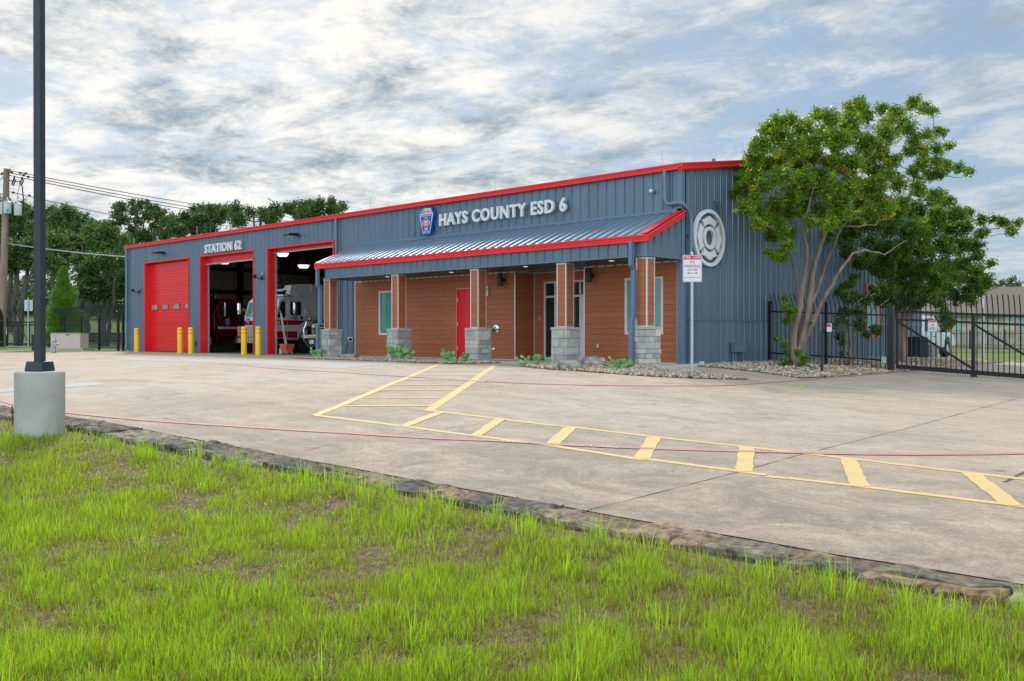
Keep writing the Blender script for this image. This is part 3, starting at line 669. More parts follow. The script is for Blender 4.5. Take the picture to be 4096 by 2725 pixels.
# ------------------------------------------------------------------ pebbles
def pebbles(n, sampler, size, zf, flat=.6):
    t = (1+5**.5)/2
    iv = np.array([(-1, t, 0), (1, t, 0), (-1, -t, 0), (1, -t, 0), (0, -1, t), (0, 1, t), (0, -1, -t), (0, 1, -t), (t, 0, -1), (t, 0, 1), (-t, 0, -1), (-t, 0, 1)], float)/math.sqrt(1+t*t)
    fi = np.array([(0, 11, 5), (0, 5, 1), (0, 1, 7), (0, 7, 10), (0, 10, 11), (1, 5, 9), (5, 11, 4), (11, 10, 2), (10, 7, 6), (7, 1, 8), (3, 9, 4), (3, 4, 2), (3, 2, 6), (3, 6, 8), (3, 8, 9), (4, 9, 5), (2, 4, 11), (6, 2, 10), (8, 6, 7), (9, 8, 1)])
    P = np.array([sampler() for _ in range(n)]); s = RNG.uniform(size[0], size[1], n); a = RNG.uniform(0, 2*PI, n); el = RNG.uniform(.65, 1.0, n)
    V = np.repeat(iv[None], n, 0)*RNG.uniform(.85, 1.15, (n, 12, 1)); V[:, :, 1] *= el[:, None]; V[:, :, 2] *= flat*RNG.uniform(.7, 1.1, (n, 1)); V[:, :, 2] += V[:, :, 0]*RNG.normal(0, .25, (n, 1))
    V *= s[:, None, None]; c, sn = np.cos(a)[:, None], np.sin(a)[:, None]
    x, y = V[:, :, 0]*c-V[:, :, 1]*sn, V[:, :, 0]*sn+V[:, :, 1]*c
    V[:, :, 0], V[:, :, 1] = x+P[:, :1], y+P[:, 1:2]
    V[:, :, 2] += np.array([zf(p[0], p[1]) for p in P])[:, None]+s[:, None]*RNG.uniform(.1, .9, (n, 1))
    Fa = (np.arange(n)*12)[:, None, None]+fi[None]
    return V.reshape(-1, 3), Fa.reshape(-1, 3), np.repeat(RNG.random(n), 20)
def inside(p, poly):
    x, y = p; c = False; j = len(poly)-1
    for i in range(len(poly)):
        if (poly[i][1] > y) != (poly[j][1] > y) and x < (poly[j][0]-poly[i][0])*(y-poly[i][1])/(poly[j][1]-poly[i][1])+poly[i][0]: c = not c
        j = i
    return c
def in_poly(poly):
    xs = [p[0] for p in poly]; ys = [p[1] for p in poly]
    def f():
        while True:
            p = (random.uniform(min(xs), max(xs)), random.uniform(min(ys), max(ys)))
            if inside(p, poly): return p
    return f
BED_A = [(-13.3, -1.7), (-13.6, -2.5), (-12.4, -2.6), (-10.4, -2.57), (-8.36, -2.7), (-6.6, -3.0), (-5.0, -3.0), (-4.75, -2.45), (-4.6, -1.78)]
BED_C = [(-3.0, -1.78), (-3.3, -2.4), (-2.6, -3.2), (-1.7, -3.7), (-.9, -4.0), (.5, -4.02), (1.77, -3.8), (2.67, -3.25), (3.35, -2.5), (2.7, -2.3), (1.6, -2.05), (.55, -1.9), (.3, -1.75)]
BED_B = [(.03, .3), (.35, .05), (1.4, -.05), (2.4, -.35), (3.3, -.75), (3.78, -1.0), (3.92, .2), (3.88, 2.2), (3.8, 4.3), (3.75, 6.5), (3.5, 9), (2.6, 16.8), (1.5, 18.3), (.5, 18.6), (.03, 15)]
for nm, bed in (('gravel_bed', BED_A), ('gravel_bed', BED_C), ('gravel_bed', BED_B)):
    sheet(nm, bed, .5, lambda x, y: G(x, y)+.012, M['gravel_under'])
for bed, n, sz, lab in ((BED_A, 5200, (.018, .042), 'tan river rocks covering the narrow bed below the left porch columns'), (BED_C, 7200, (.02, .048), 'tan river rocks covering the bed around boulders and sign post'), (BED_B, 15000, (.02, .05), 'tan river rocks covering the bed under the trees beside the grey wall')):
    V, Fa, t = pebbles(n, in_poly(bed), sz, lambda x, y: G(x, y)+.01); o = np_mesh('river_rocks', V, Fa, M['pebble'], t, smooth=True); tag(o, lab, 'gravel', kind='stuff')
strag = []
V, Fa, t = pebbles(520, lambda: (lambda x: (x, atx(K_FRONT, x)-abs(random.gauss(0, .35))-.03))(random.uniform(-1.5, 13)), (.005, .022), lambda x, y: lawn_z(x, y)-.006); o = np_mesh('loose_stones', V, Fa, M['pebble'], t*.45); tag(o, 'small loose stones lying on bare soil below the stone kerb', 'stones', kind='stuff')
def mulch(x, y, rx, ry):
    o = sheet('mulch_ring', [(x+rx*math.cos(a)*(1+.12*math.sin(3*a+x)), y+ry*math.sin(a)*(1+.1*math.cos(4*a))) for a in np.linspace(0, 2*PI, 22)[:-1]], .2, lambda a, b: G(a, b)+.035+.03*max(0, 1-math.hypot((a-x)/rx, (b-y)/ry)), M['mulch'])
for a in ((1.75, 2.7, .95, .95), (1.95, 9.3, 1.0, 1.0), (1.9, 5.6, .8, .8), (.23, -2.9, .42, .32), (-2.26, -2.95, .42, .3), (-5.7, -2.6, .4, .25)): mulch(*a)

# ------------------------------------------------------------------ the fire station
BX0 = -31.35
st = thing('fire_station', 'long blue grey metal fire station with red trim, three bay doors and a stone-based porch', 'building', (-15, 0, 0))
PITCH = .305
def rib_profile(u0, u1):
    base = [(0, 0), (.012, .030), (.050, .030), (.064, 0), (.135, 0), (.142, .006), (.156, .006), (.163, 0), (.222, 0), (.229, .006), (.243, .006), (.250, 0)]
    out_ = []; k0 = math.floor(u0/PITCH)-1; k1 = math.ceil(u1/PITCH)+1
    pts = [(k*PITCH+a, d) for k in range(k0, k1) for a, d in base]
    def at(u):
        for (a, d), (b, e) in zip(pts[:-1], pts[1:]):
            if a <= u <= b: return d+(e-d)*(u-a)/max(1e-9, b-a)
        return 0
    out_.append((u0, at(u0)))
    out_ += [p for p in pts if u0+1e-4 < p[0] < u1-1e-4]
    out_.append((u1, at(u1))); return out_
def siding(mb, axis, c, u0, u1, zb, zt, sgn, off=0.0):
    """ribbed sheet on the plane axis=c, ribs to the side sgn; zt may be a function of u"""
    pr = rib_profile(u0, u1); vs = []
    for u, d in pr:
        z1 = zt(u) if callable(zt) else zt; w = c+sgn*(d+off)
        for z in (zb(u) if callable(zb) else zb, z1): vs.append((u, w, z) if axis == 'y' else (w, u, z))
    mb.add(vs, [(2*i, 2*i+2, 2*i+3, 2*i+1) for i in range(len(pr)-1)])
B1, B2, B3, BT = (-29.66, -25.52), (-24.42, -20.2), (-19.12, -14.82), 4.13
mb = MB(); EZ = 5.0
for a, b, z0, z1 in [(BX0, B1[0], 0, EZ), (B1[0], B1[1], BT, EZ), (B1[1], B2[0], 0, EZ), (B2[0], B2[1], BT, EZ), (B2[1], B3[0], 0, EZ), (B3[0], B3[1], BT, EZ), (B3[1], -13.55, 0, EZ), (-13.55, 0, 2.6, EZ)]:
    siding(mb, 'y', 0, a, b, z0, z1, -1)
mb.build('front_wall', M['siding'], st, fix=False)
RZ = 5.03+.157*8
mb = MB(); rl = lambda y: 5.03+.157*(y if y < 8 else 16-y)
siding(mb, 'x', 0, 0, 11.0, 1.18, rl, 1); siding(mb, 'x', 0, 12.14, 16, 1.18, rl, 1); siding(mb, 'x', 0, 11.0, 12.14, 2.5, rl, 1); 
siding(mb, 'x', 0, 0, 11.0, -.3, 1.15, 1, .012); siding(mb, 'x', 0, 12.14, 16, -.3, 1.15, 1, .012); siding(mb, 'x', 0, 11, 12.14, -.3, .68, 1, .012)
mb.build('side_wall', M['siding'], st, fix=False)
mb = MB(); mb.box(.0, .052, 0, 11.0, 1.13, 1.175); mb.box(.0, .052, 12.14, 16, 1.13, 1.175); mb.build('wall_band', M['trim_blue'], st)
mb = MB(); mb.box(BX0-.02, BX0+.1, .02, 16, -.2, 5.0); mb.box(BX0, 0, 15.9, 16.0, -.4, 5.0); mb.prism([(0, 4.9), (8, 5.0+.157*8), (16, 4.9)], 'x', BX0-.01, BX0+.06); mb.build('rear_wall', M['siding'], st)
mb = MB(); mb.prism([(-.10, -.045), (.046, -.045), (.046, .10), (.0, .10), (.0, -.001), (-.10, -.001)], 'z', -.2, 4.95); mb.build('corner_trim', M['trim_blue'], st)
mb = MB(); mb.box(BX0-.03, BX0+.09, -.045, .02, 0, 4.95); mb.build('corner_trim', M['trim_blue'], st)
mb = MB(); mb.box(-14.44, -14.36, -.04, 0, 0, 4.95); mb.build('seam_cover', M['trim_blue'], st)
# roof with its steel sheets
mb = MB(); mb.prism([(-.1, 5.035), (8, RZ+.06), (16.1, 5.035), (16.1, 4.97), (8, RZ-.04), (-.1, 4.97)], 'x', BX0-.12, .07)
xr = BX0
while xr < 0: mb.prism([(-.11, 5.03), (8, RZ+.055), (8, RZ+.095), (-.11, 5.07)], 'x', xr, xr+.04); xr += PITCH*2
mb.build('roof', M['trim_blue'], st)
GPROF = [(0, .15), (-.155, .15), (-.155, .108), (-.128, .098), (-.128, .062), (-.150, .046), (-.150, 0), (0, 0)]
mb = MB(); mb.prism([(y, 4.93+z) for y, z in GPROF], 'x', BX0-.3, .085); mb.build('gutter', M['red'], st)
def rake(mb, x, y0, z0, y1, z1, h=.19, outw=.10):
    pr = [(0, h), (outw, h), (outw, h*.72), (outw*.75, h*.66), (outw*.75, h*.42), (outw, h*.32), (outw, h*.14), (.03, h*.1), (.03, 0), (0, 0)]
    n = len(pr); mb.add([(x+a, y0, z0+b) for a, b in pr]+[(x+a, y1, z1+b) for a, b in pr], [tuple(range(n)), tuple(range(n, 2*n))[::-1]]+[(i, n+i, n+(i+1) % n, (i+1) % n) for i in range(n)])
mb = MB(); rake(mb, .035, -.15, 4.885, 8.0, 4.885+.157*8.15); rake(mb, .035, 8.0, 4.885+.157*8.15, 16.1, 4.9); mb.build('rake_trim', M['red'], st)
# bay openings: casings and deep red reveals
for a, b in (B1, B2, B3):
    mb = MB(); mb.box(a-.06, a, -.045, 0, 0, BT+.06); mb.box(b, b+.06, -.045, 0, 0, BT+.06); mb.box(a-.001, b+.001, -.047, 0, BT, BT+.06)
    mb.box(a-.055, a+.003, .001, .30, 0, BT); mb.box(b-.003, b+.055, .001, .30, 0, BT); mb.box(a+.004, b-.004, .001, .30, BT-.003, BT+.05); mb.build('door_casing', M['red'], st, bevel=.004)
def door_profile(z0, z1, y):
    pts = []; z = z0; H = .592
    while z < z1-.01:
        t = min(H, z1-z)
        for a, d in ((0, .022), (.012, 0), (.10, 0), (.108, .014), (.122, .014), (.13, 0), (.20, 0), (.208, .016), (.225, .016), (.233, 0), (.34, 0), (.348, .016), (.365, .016), (.373, 0), (.46, 0), (.468, .014), (.482, .014), (.49, 0), (.58, 0), (.592, .022)):
            if a <= t: pts.append((y-d if d < .02 else y+.012, z+a))
        z += H
    return pts
def door_panel(mb, a, b, z0, z1, y, full_h=4.13):
    P = door_profile(z0, z1, y); n = len(P)
    mb.add([(a, p[0], p[1]) for p in P]+[(b, p[0], p[1]) for p in P], [(i, i+1, n+i+1, n+i) for i in range(n-1)])
    mb.box(a, b, y+.016, y+.05, z0, z1)
mb = MB(); door_panel(mb, B1[0], B1[1], .02, 4.10, .24); d1 = mb.build('bay_door', M['red_door'], st, fix=False)
d1['label'] = 'closed red sectional bay door with a row of small windows'
wz0, wz1 = WY(608, 1239.5, .24)[1], WY(608, 1222, .24)[1]
for px0, px1 in ((609, 631), (651, 673), (695.5, 718), (740.5, 763)):
    xa, xb = WY(px0, 1230, .24)[0], WY(px1, 1230, .24)[0]
    mb = MB(); mb.box(xa-.035, xb+.035, .205, .24, wz0-.035, wz0); mb.box(xa-.035, xb+.035, .205, .24, wz1, wz1+.035); mb.box(xa-.035, xa, .205, .24, wz0, wz1); mb.box(xb, xb+.035, .205, .24, wz0, wz1)
    w = mb.build('window', M['red_door'], d1); mb = MB(); mb.box(xa, xb, .222, .235, wz0, wz1); mb.build('pane', M['teal_glass'], w)
for (a, b), z0, lab in ((B2, 3.80, 'raised red bay door over the middle bay'), (B3, 3.97, 'raised red bay door over the right bay')):
    mb = MB(); door_panel(mb, a+.01, b-.01, z0+.04, BT-.005, .24); dd = mb.build('bay_door', M['red_door'], st, fix=False); dd['label'] = lab
    mb = MB(); mb.box(a+.01, b-.01, .215, .30, z0, z0+.045); mb.build('bottom_seal', M['galv'], dd)
    for q in (a+.005, b-.05): mb = MB(); mb.box(q, q+.045, .305, .36, 0, 4.2); mb.build('door_track', M['galv'], dd)
# bay interior
mb = MB(); mb.box(BX0+.12, -14.7, .02, 15.7, -.05, .006); mb.build('bay_floor', M['slab'], st)
mb = MB(); mb.box(BX0+.12, BX0+.22, .05, 15.7, 0, 4.9); mb.box(BX0+.12, -14.6, 15.6, 15.75, 0, 4.95); mb.box(-14.72, -14.6, .05, 15.7, 0, 4.95)
for a, b, z0, z1 in [(BX0+.12, B1[0]-.06, 0, 4.95), (B1[0]-.06, B1[1]+.06, 4.2, 4.95), (B1[1]+.06, B2[0]-.06, 0, 4.95), (B2[0]-.06, B2[1]+.06, 4.2, 4.95), (B2[1]+.06, B3[0]-.06, 0, 4.95), (B3[0]-.06, B3[1]+.06, 4.2, 4.95)]: mb.box(a, b, .10, .16, z0, z1)
yy = .2
mb.build('inner_wall', M['insul'], st)
mb = MB(); mb.prism([(.1, 4.95), (8, RZ-.15), (15.7, 4.95), (15.7, 5.0), (8, RZ-.1), (.1, 5.0)], 'x', BX0+.2, -14.6); mb.build('bay_ceiling', M['insul'], st)
mb = MB()
for y in (1.0, 5.6, 10.2, 14.9): mb.box(BX0+.22, BX0+.52, y, y+.22, 0, 4.9); mb.prism([(BX0+.3, 4.5), (BX0+.3, 4.95), (-14.75, 4.95), (-14.75, 4.5)], 'y', y+.02, y+.18)
for x in (-25, -20): mb.box(x, x+.2, 15.3, 15.6, 0, 5)
for z in (2.92, 4.1): mb.box(BX0+.22, BX0+.42, .2, 15.5, z, z+.20); mb.box(BX0+.4, -14.8, 15.4, 15.59, z, z+.20)
mb.build('steel_frame', M['steel_black'], st)
mb = MB()
for y in np.arange(2, 15.6, 1.15): mb.box(BX0+.22, BX0+.224, y, y+.012, 0, 4.9)
for x in np.arange(BX0+1, -15, 1.2): mb.box(x, x+.012, 15.594, 15.599, 0, 4.9)
mb.build('panel_seam', M['steel_black'], st)
# porch wall of wood look boards
XL = -13.53
W1 = (-12.21, -10.99); DR = (-8.32, -7.33); RC = (-5.80, -3.16); W2 = (-1.77, -.55); RD = .85
mb = MB(); ZP = 2.61
for a, b, z0, z1 in [(XL, W1[0], .03, ZP), (W1[0], W1[1], .03, .76), (W1[0], W1[1], 2.26, ZP), (W1[1], DR[0], .03, ZP), (DR[0], DR[1], 2.19, ZP), (DR[1], RC[0], .03, ZP), (RC[1], W2[0], .03, ZP), (W2[0], W2[1], .03, .76), (W2[0], W2[1], 2.26, ZP), (W2[1], -.10, .03, ZP)]:
    mb.box(a, b, 0, .10, z0, z1)
mb.box(RC[0]-.1, RC[0], .10, RD, .03, ZP); mb.box(RC[1], RC[1]+.1, .10, RD, .03, ZP)
ea, eb, ez = WY(2000+465/2.6138, 1400, RD)[0], RC[1]-.002, 2.34
mb.box(RC[0], ea, RD, RD+.1, .03, ZP); mb.box(ea, eb, RD, RD+.1, ez, ZP); mb.box(eb, RC[1], RD, RD+.1, .03, ZP)
mb.build('porch_wall', M['plank'], st, fix=True)
mb = MB()
for x in (XL, -.10): mb.box(x-.03, x+.012, -.012, .0, .02, 2.66)
for x in (RC[0]-.02, RC[1]-.02): mb.box(x, x+.04, -.012, -.001, .02, 2.62)
mb.box(RC[0]-.001, RC[0]+.03, RD-.03, RD-.001, .02, 2.61)
for a, b in ((XL+.012, RC[0]-.02), (RC[1]+.02, -.13)): mb.box(a, b, -.014, -.001, 2.60, 2.638)
for a, b in ((XL+.012, DR[0]-.03), (DR[1]+.03, RC[0]-.02), (RC[1]+.02, -.13)): mb.box(a, b, -.01, .02, .014, .035)
mb.box(RC[0]+.001, RC[1]-.001, RD-.014, RD-.002, 2.60, 2.638); mb.box(RC[0]+.001, RC[0]+.014, .0, RD-.03, 2.60, 2.638)
mb.build('wall_trim', M['alu'], st)
mb = MB(); mb.box(XL-.02, 0, .15, .25, 2.67, 4.95); mb.box(XL, RC[0]-.12, .15, .25, 0, 2.66); mb.box(RC[1]+.12, -.06, .15, .25, 0, 2.66); mb.box(RC[0]-.05, RC[1]+.05, RD+.3, RD+.35, 0, 2.7); mb.build('backing_wall', M['insul'], st)
def window(x0, x1, z0, z1, lab):
    mb = MB(); f = .065
    for a, b, c, d in ((x0, x1, z0, z0+f), (x0, x1, z1-f, z1), (x0, x0+f, z0+f, z1-f), (x1-f, x1, z0+f, z1-f)): mb.box(a, b, -.02, .08, c, d)
    w = mb.build('window', M['win_frame'], st, bevel=.004); w['label'] = lab
    mb = MB(); mb.box(x0+f, x1-f, .035, .05, z0+f, z1-f); mb.build('pane', M['teal_glass'], w)
window(*W1, .76, 2.26, 'tall green-glazed window behind the second porch column'); window(*W2, .76, 2.26, 'wide green-glazed window behind the right porch column')
mb = MB()
for a, b, c, d in ((DR[0], DR[0]+.05, .03, 2.19), (DR[1]-.05, DR[1], .03, 2.19), (DR[0]+.05, DR[1]-.05, 2.14, 2.19)): mb.box(a, b, -.008, .08, c, d)
dr = MB(); dr.box(DR[0]+.052, DR[1]-.052, .012, .06, .04, 2.137); dr = dr.build('entry_door', M['red_door'], st, bevel=.003); dr['label'] = 'plain red metal side door'
mb.build('door_frame', M['red_door'], dr)
mb = MB(); mb.box(DR[0]-.012, DR[0]-.002, -.01, 0, .03, 2.2); mb.box(DR[0]-.012, DR[1]+.012, -.01, 0, 2.192, 2.204)
for z in (.35, 1.1, 1.85): mb.cyl((DR[0]+.045, -.012, z-.06), (DR[0]+.045, -.012, z+.06), .012, n=8)
mb.build('hinge', M['alu'], dr); mb = MB(); mb.cyl((DR[1]-.13, -.04, 1.0), (DR[1]-.22, -.04, 1.0), .012, n=8); mb.cyl((DR[1]-.13, .01, 1.0), (DR[1]-.13, -.045, 1.0), .022, n=10); mb.build('handle', M['galv'], dr)
# glazed entrance in the recess
ent = MB(); Y0, Y1 = RD-.03, RD+.05
cols = [ea, ea+.30, ea+.66, eb-.74, eb-.38, eb-.06]
cols = [ea, ea+.42, eb-.86, eb-.42, eb-.055]
fr = .055
for c in cols: ent.box(c, c+fr, Y0, Y1, .02, ez)
for a, b in zip(cols[:-1], cols[1:]):
    ent.box(a+fr, b, Y0+.002, Y1, ez-fr, ez); ent.box(a+fr, b, Y0+.002, Y1, 1.86, 1.86+fr); ent.box(a+fr, b, Y0+.002, Y1, .02, .02+fr*1.4)
ent.box(cols[2]+fr, cols[3], Y0-.02, Y0, .05, 1.86)
ent = ent.build('glazed_entrance', M['win_frame'], st, bevel=.003); ent['label'] = 'glazed double entrance set back in the porch wall'
mb = MB(); mb.box(ea+fr, eb, RD+.01, RD+.02, .05, ez-fr); mb.build('glass', M['dark_glass'], ent)
mb = MB(); mb.tube([(cols[1]+fr+.10, Y0-.001, .95), (cols[1]+fr+.10, Y0-.06, .95), (cols[1]+fr+.10, Y0-.06, 1.2), (cols[1]+fr+.10, Y0-.001, 1.2)], .012, 8); mb.build('handle', M['galv'], ent)
# side window with red casing
mb = MB()
for a, b, c, d in ((11.0, 12.14, .68, .78), (11.0, 12.14, 2.40, 2.5), (11.0, 11.09, .78, 2.40), (12.05, 12.14, .78, 2.40)): mb.box(-.02, .06, a, b, c, d)
w = mb.build('window', M['red'], st); w['label'] = 'narrow side window in a red casing behind the fence'
mb = MB()
for a, b, c, d in ((11.09, 12.05, .78, .85), (11.09, 12.05, 2.33, 2.40), (11.09, 11.15, .85, 2.33), (11.99, 12.05, .85, 2.33)): mb.box(-.01, .045, a, b, c, d)
mb.build('window_frame', M['win_frame'], w); mb = MB(); mb.box(.0, .012, 11.15, 11.99, .85, 2.33); mb.build('pane', M['teal_glass'], w)
# louvre high on the side wall
a, b = WX(2853, 806), WX(2872, 850); y0, y1 = a[0], b[0]; z1, z0 = a[1], b[1]-.02
mb = MB()
for p, q, r, s in ((y0, y1, z0, z0+.03), (y0, y1, z1-.03, z1), (y0, y0+.03, z0, z1), (y1-.03, y1, z0, z1)): mb.box(.0, .05, p, q, r, s)
for k in range(4): zz = z0+.03+(z1-z0-.06)*k/4; mb.prism([(.0, zz+.06), (.05, zz), (.05, zz+.012), (.0, zz+.072)], 'y', y0+.02, y1-.02)
mb.box(-.002, .004, y0, y1, z0, z1); mb.build('louvre_vent', M['trim_blue'], st)
# ---- porch
PY, PZ0, PZ1 = -1.5, 2.67, 3.0
mb = MB(); siding(mb, 'y', PY, -13.25, .0, PZ0, 3.05, -1); gl = lambda y: 3.12+(y+1.6)*(3.80-3.12)/1.6
siding(mb, 'x', 0, PY-.03, -.02, PZ0, gl, 1, .01); mb.box(-13.26, -13.22, PY, 0, PZ0, 3.1); mb.prism([(PY, 3.1), (-.02, 3.1), (-.02, 3.8)], 'x', -13.25, -13.2); mb.build('porch_fascia', M['siding'], st, fix=False)
mb = MB(); mb.box(-13.28, .045, PY-.045, PY+.02, PZ0-.02, PZ0+.012); mb.box(-.02, .05, PY+.021, -.05, PZ0-.02, PZ0+.012); mb.box(-.06, .04, PY-.04, PY-.001, PZ0+.013, 3.02); mb.build('fascia_trim', M['trim_blue'], st)
mb = MB()
k = 0; y = PY+.02
while y < RD: mb.box(-13.24, -.02, y, min(y+.118, RD), PZ0-.03+(.004 if k % 2 else 0), PZ0-.012); y += .12; k += 1
mb.build('soffit', M['soffit'], st)
RP0, RP1 = (-1.60, 3.165), (0.0, 3.875)
mb = MB(); mb.prism([(RP0[0], RP0[1]-.03), (RP1[0], RP1[1]-.03), (RP1[0], RP1[1]), (RP0[0], RP0[1])], 'x', -13.55, .06)
x = -13.50
while x < .0:
    pr = [(0, 0), (.016, .042), (.056, .042), (.072, 0)]
    mb.add([(x+a, RP0[0]-.012, RP0[1]+d+.002) for a, d in pr]+[(x+a, RP1[0], RP1[1]+d+.002) for a, d in pr], [(0, 1, 5, 4), (1, 2, 6, 5), (2, 3, 7, 6), (0, 3, 2, 1)])
    for o in (.14, .22): mb.add([(x+o, RP0[0], RP0[1]+.002), (x+o+.007, RP0[0], RP0[1]+.007), (x+o+.014, RP0[0], RP0[1]+.002), (x+o, RP1[0], RP1[1]+.002), (x+o+.007, RP1[0], RP1[1]+.007), (x+o+.014, RP1[0], RP1[1]+.002)], [(0, 1, 4, 3), (1, 2, 5, 4)])
    x += PITCH
mb.build('porch_roof', M['porch_roof'], st, fix=False)
mb = MB(); mb.box(-13.6, .07, -.045, 0, 3.87, 3.95); mb.build('roof_flashing', M['trim_blue'], st)
mb = MB(); mb.prism([(y-1.475, 3.0+z*1.13) for y, z in GPROF], 'x', -13.68, .10); mb.build('porch_gutter', M['red'], st)
mb = MB()
rake(mb, .045, -1.62, 3.0, -.0, 3.715, .175, .085)
mb.prism([(RP0[0]-.02, RP0[1]+.035), (RP1[0]-.01, RP1[1]+.035), (RP1[0]-.01, RP1[1]+.042), (RP0[0]-.02, RP0[1]+.042)], 'x', -.14, .10)
mb.build('porch_rake_trim', M['red'], st)
mb = MB(); mb.prism([(RP0[0]-.02, RP0[1]-.02), (RP1[0]-.01, RP1[1]-.02), (RP1[0]-.01, RP1[1]+.042), (RP0[0]-.02, RP0[1]+.042)], 'x', -13.66, -13.52); mb.build('porch_rake_trim', M['red'], st)
mb = MB(); mb.box(-13.6, .45, -1.80, RD+.05, -.12, .014); mb.build('porch_slab', M['conc_new'], st)
# columns
def ashlar(mb, x0, x1, y0, y1, z0, z1):
    z = z0
    while z < z1-.02:
        h = min(random.choice((.115, .13, .17, .20, .235)), z1-z)
        if z1-(z+h) < .09: h = z1-z
        for face in range(4):
            L0, L1 = (x0, x1) if face % 2 == 0 else (y0, y1); u = L0; cuts = [L0]
            if random.random() < .75: cuts.append(L0+(L1-L0)*random.choice((.25, .3, .45, .6, .72)))
            if random.random() < .2: cuts.append(L0+(L1-L0)*.86)
            cuts.append(L1); cuts = sorted(cuts)
            for a, b in zip(cuts[:-1], cuts[1:]):
                j = random.uniform(.0, .022); g = .004; mb.tint = random.random(); n = 3; hh = z+h-g
                e0 = -j if a == L0 else g; e1 = -j if b == L1 else g
                if face == 0: P = (a+e0, b-e1, y0-j, y0+.04)
                elif face == 2: P = (a+e0, b-e1, y1-.04, y1+j)
                elif face == 1: P = (x1-.04, x1+j+.001, a+e0, b-e1)
                else: P = (x0-j-.001, x0+.04, a+e0, b-e1)
                mb.box(*P, z+g, hh)
        z += h
C0 = Vector((-.02, -1.45, 0)); SH = .33
def make_column():
    x1, y0 = C0.x, C0.y; x0, y1 = x1-SH, y0+SH
    mb = MB(); mb.box(x0+.006, x1-.006, y0+.006, y1-.006, .95, PZ0-.03); s = mb.build('porch_column', M['plank'], st)
    s['label'] = 'boxed column of wood look boards on a split stone base'
    mb = MB()
    for cx, cy in ((x0, y0), (x1-.035, y0), (x0, y1-.035), (x1-.035, y1-.035)): mb.box(cx, cx+.035, cy, cy+.035, .975, PZ0-.075)
    mb.box(x0-.01, x1+.01, y0-.01, y1+.01, PZ0-.075, PZ0-.03); mb.box(x0, x1, y0, y1, .952, .975); mb.build('corner_trim', M['alu'], s)
    return s, (x0, x1, y0, y1)
col_x = [-13.03, -9.43, -5.87, -2.59, -.02]; shaft, (cx0, cx1, cy0, cy1) = make_column()
for i, cx in enumerate(col_x):
    s = shaft if cx == -.02 else copy_tree(shaft, st)
    dx = cx-C0.x; s.location.x += dx; bpy.context.view_layer.update()
    mb = MB(); gz = G(cx, -1.5)-.05; mb.box(cx0+dx-.07, cx1+dx+.07, cy0-.07, cy1+.07, gz, .88); mb.cur = 0; 
    core = mb.build('base_mortar', M['mortar'], s)
    mb = MB(); ashlar(mb, cx0+dx-.085, cx1+dx+.085, cy0-.085, cy1+.085, gz, .885); mb.build('stone_base', M['ashlar'], s, bevel=.006)
    mb = MB(); mb.box(cx0+dx-.115, cx0+dx+.17, cy0-.115, cy1+.115, .885, .95); mb.box(cx0+dx+.173, cx1+dx+.115, cy0-.115, cy1+.115, .885, .95); mb.build('stone_cap', M['cap'], s, bevel=.004)
# square porch downspouts
def square_spout(x):
    mb = MB(); w = .10
    def seg(p, q):
        mb.add([(x, p[0], p[1]), (x+w, p[0], p[1]), (x+w, p[0]+.11, p[1]), (x, p[0]+.11, p[1]), (x, q[0], q[1]), (x+w, q[0], q[1]), (x+w, q[0]+.11, q[1]), (x, q[0]+.11, q[1])],
               [(0, 1, 2, 3), (4, 5, 6, 7), (0, 1, 5, 4), (1, 2, 6, 5), (2, 3, 7, 6), (3, 0, 4, 7)])
    ya, yb = -1.68, -1.60
    seg((ya-.02, 3.02), (ya-.02, 2.44)); seg((ya-.02, 2.44), (yb, 2.32)); seg((yb, 2.32), (yb, 1.18)); seg((yb, 1.18), (yb-.09, 1.08)); seg((yb-.09, 1.08), (yb-.09, .42)); seg((yb-.095, .42), (yb-.095, .08)); mb.box(x-.003, x+w+.003, yb-.10, yb+.02, .60, .612)
    mb.box(x+.012, x+w-.012, yb-.10, yb-.085, .085, .16)
    return mb.build('downspout', M['trim_blue'], st, bevel=.004)
square_spout(-.40); square_spout(-13.50)
# round downspouts
mb = MB(); r = .05
mb.tube([(-.42, -.14, 4.95), (-.42, -.13, 4.25), (-.40, -.12, 4.14), (-.33, -.11, 4.08), (.0, -.10, 4.08), (.09, -.08, 4.06), (.125, -.02, 4.0), (.125, .12, 3.93), (.125, .2, 3.8), (.125, .24, 3.6), (.125, .24, .0), (.125, .22, -.04)], r, 14)
for z in (3.0, 1.0, .30): mb.cyl((.125, .24, z), (.125, .24, z+.03), r+.006, n=14)
mb.box(.0, .08, .16, .32, 3.28, 3.31); mb.build('downspout', M['trim_blue'], st, smooth='auto')
mb = MB(); mb.cyl((-14.52, -.11, 4.95), (-14.52, -.11, 3.0), r, n=14); mb.cyl((-14.52, -.11, 3.0), (-14.52, -.11, .05), r, n=14); mb.build('downspout', M['trim_blue'], st, smooth='auto')
mb = MB(); mb.tube([(BX0-.10, -.10, 4.95), (BX0-.10, -.10, .18), (BX0-.14, -.16, .06)], r+.012, 14); mb.build('downspout', M['trim_blue'], st, smooth='auto')
for pxx, pt in ((536, 950), (788, 905), (863, 917), (1482, 790), (1980, 710), (2649, 604), (3002, 592)):
    mb = MB()
    if pxx < 2700: x, z = WY(pxx, pt, .3); mb.cyl((x, .3, 5.05), (x, .3, z), .009, n=6)
    else: mb.cyl((-.1, 3.2, 5.5), (-.1, 3.2, 6.15), .009, n=6)
    mb.build('lightning_rod', M['galv'], st)
mb = MB(); y_ = WX(2916, 640)[0]; mb.cyl((-.6, y_+.2, 5.2), (-.6, y_+.2, 5.62), .05, n=10); mb.build('vent_pipe', M['trim_blue'], st)

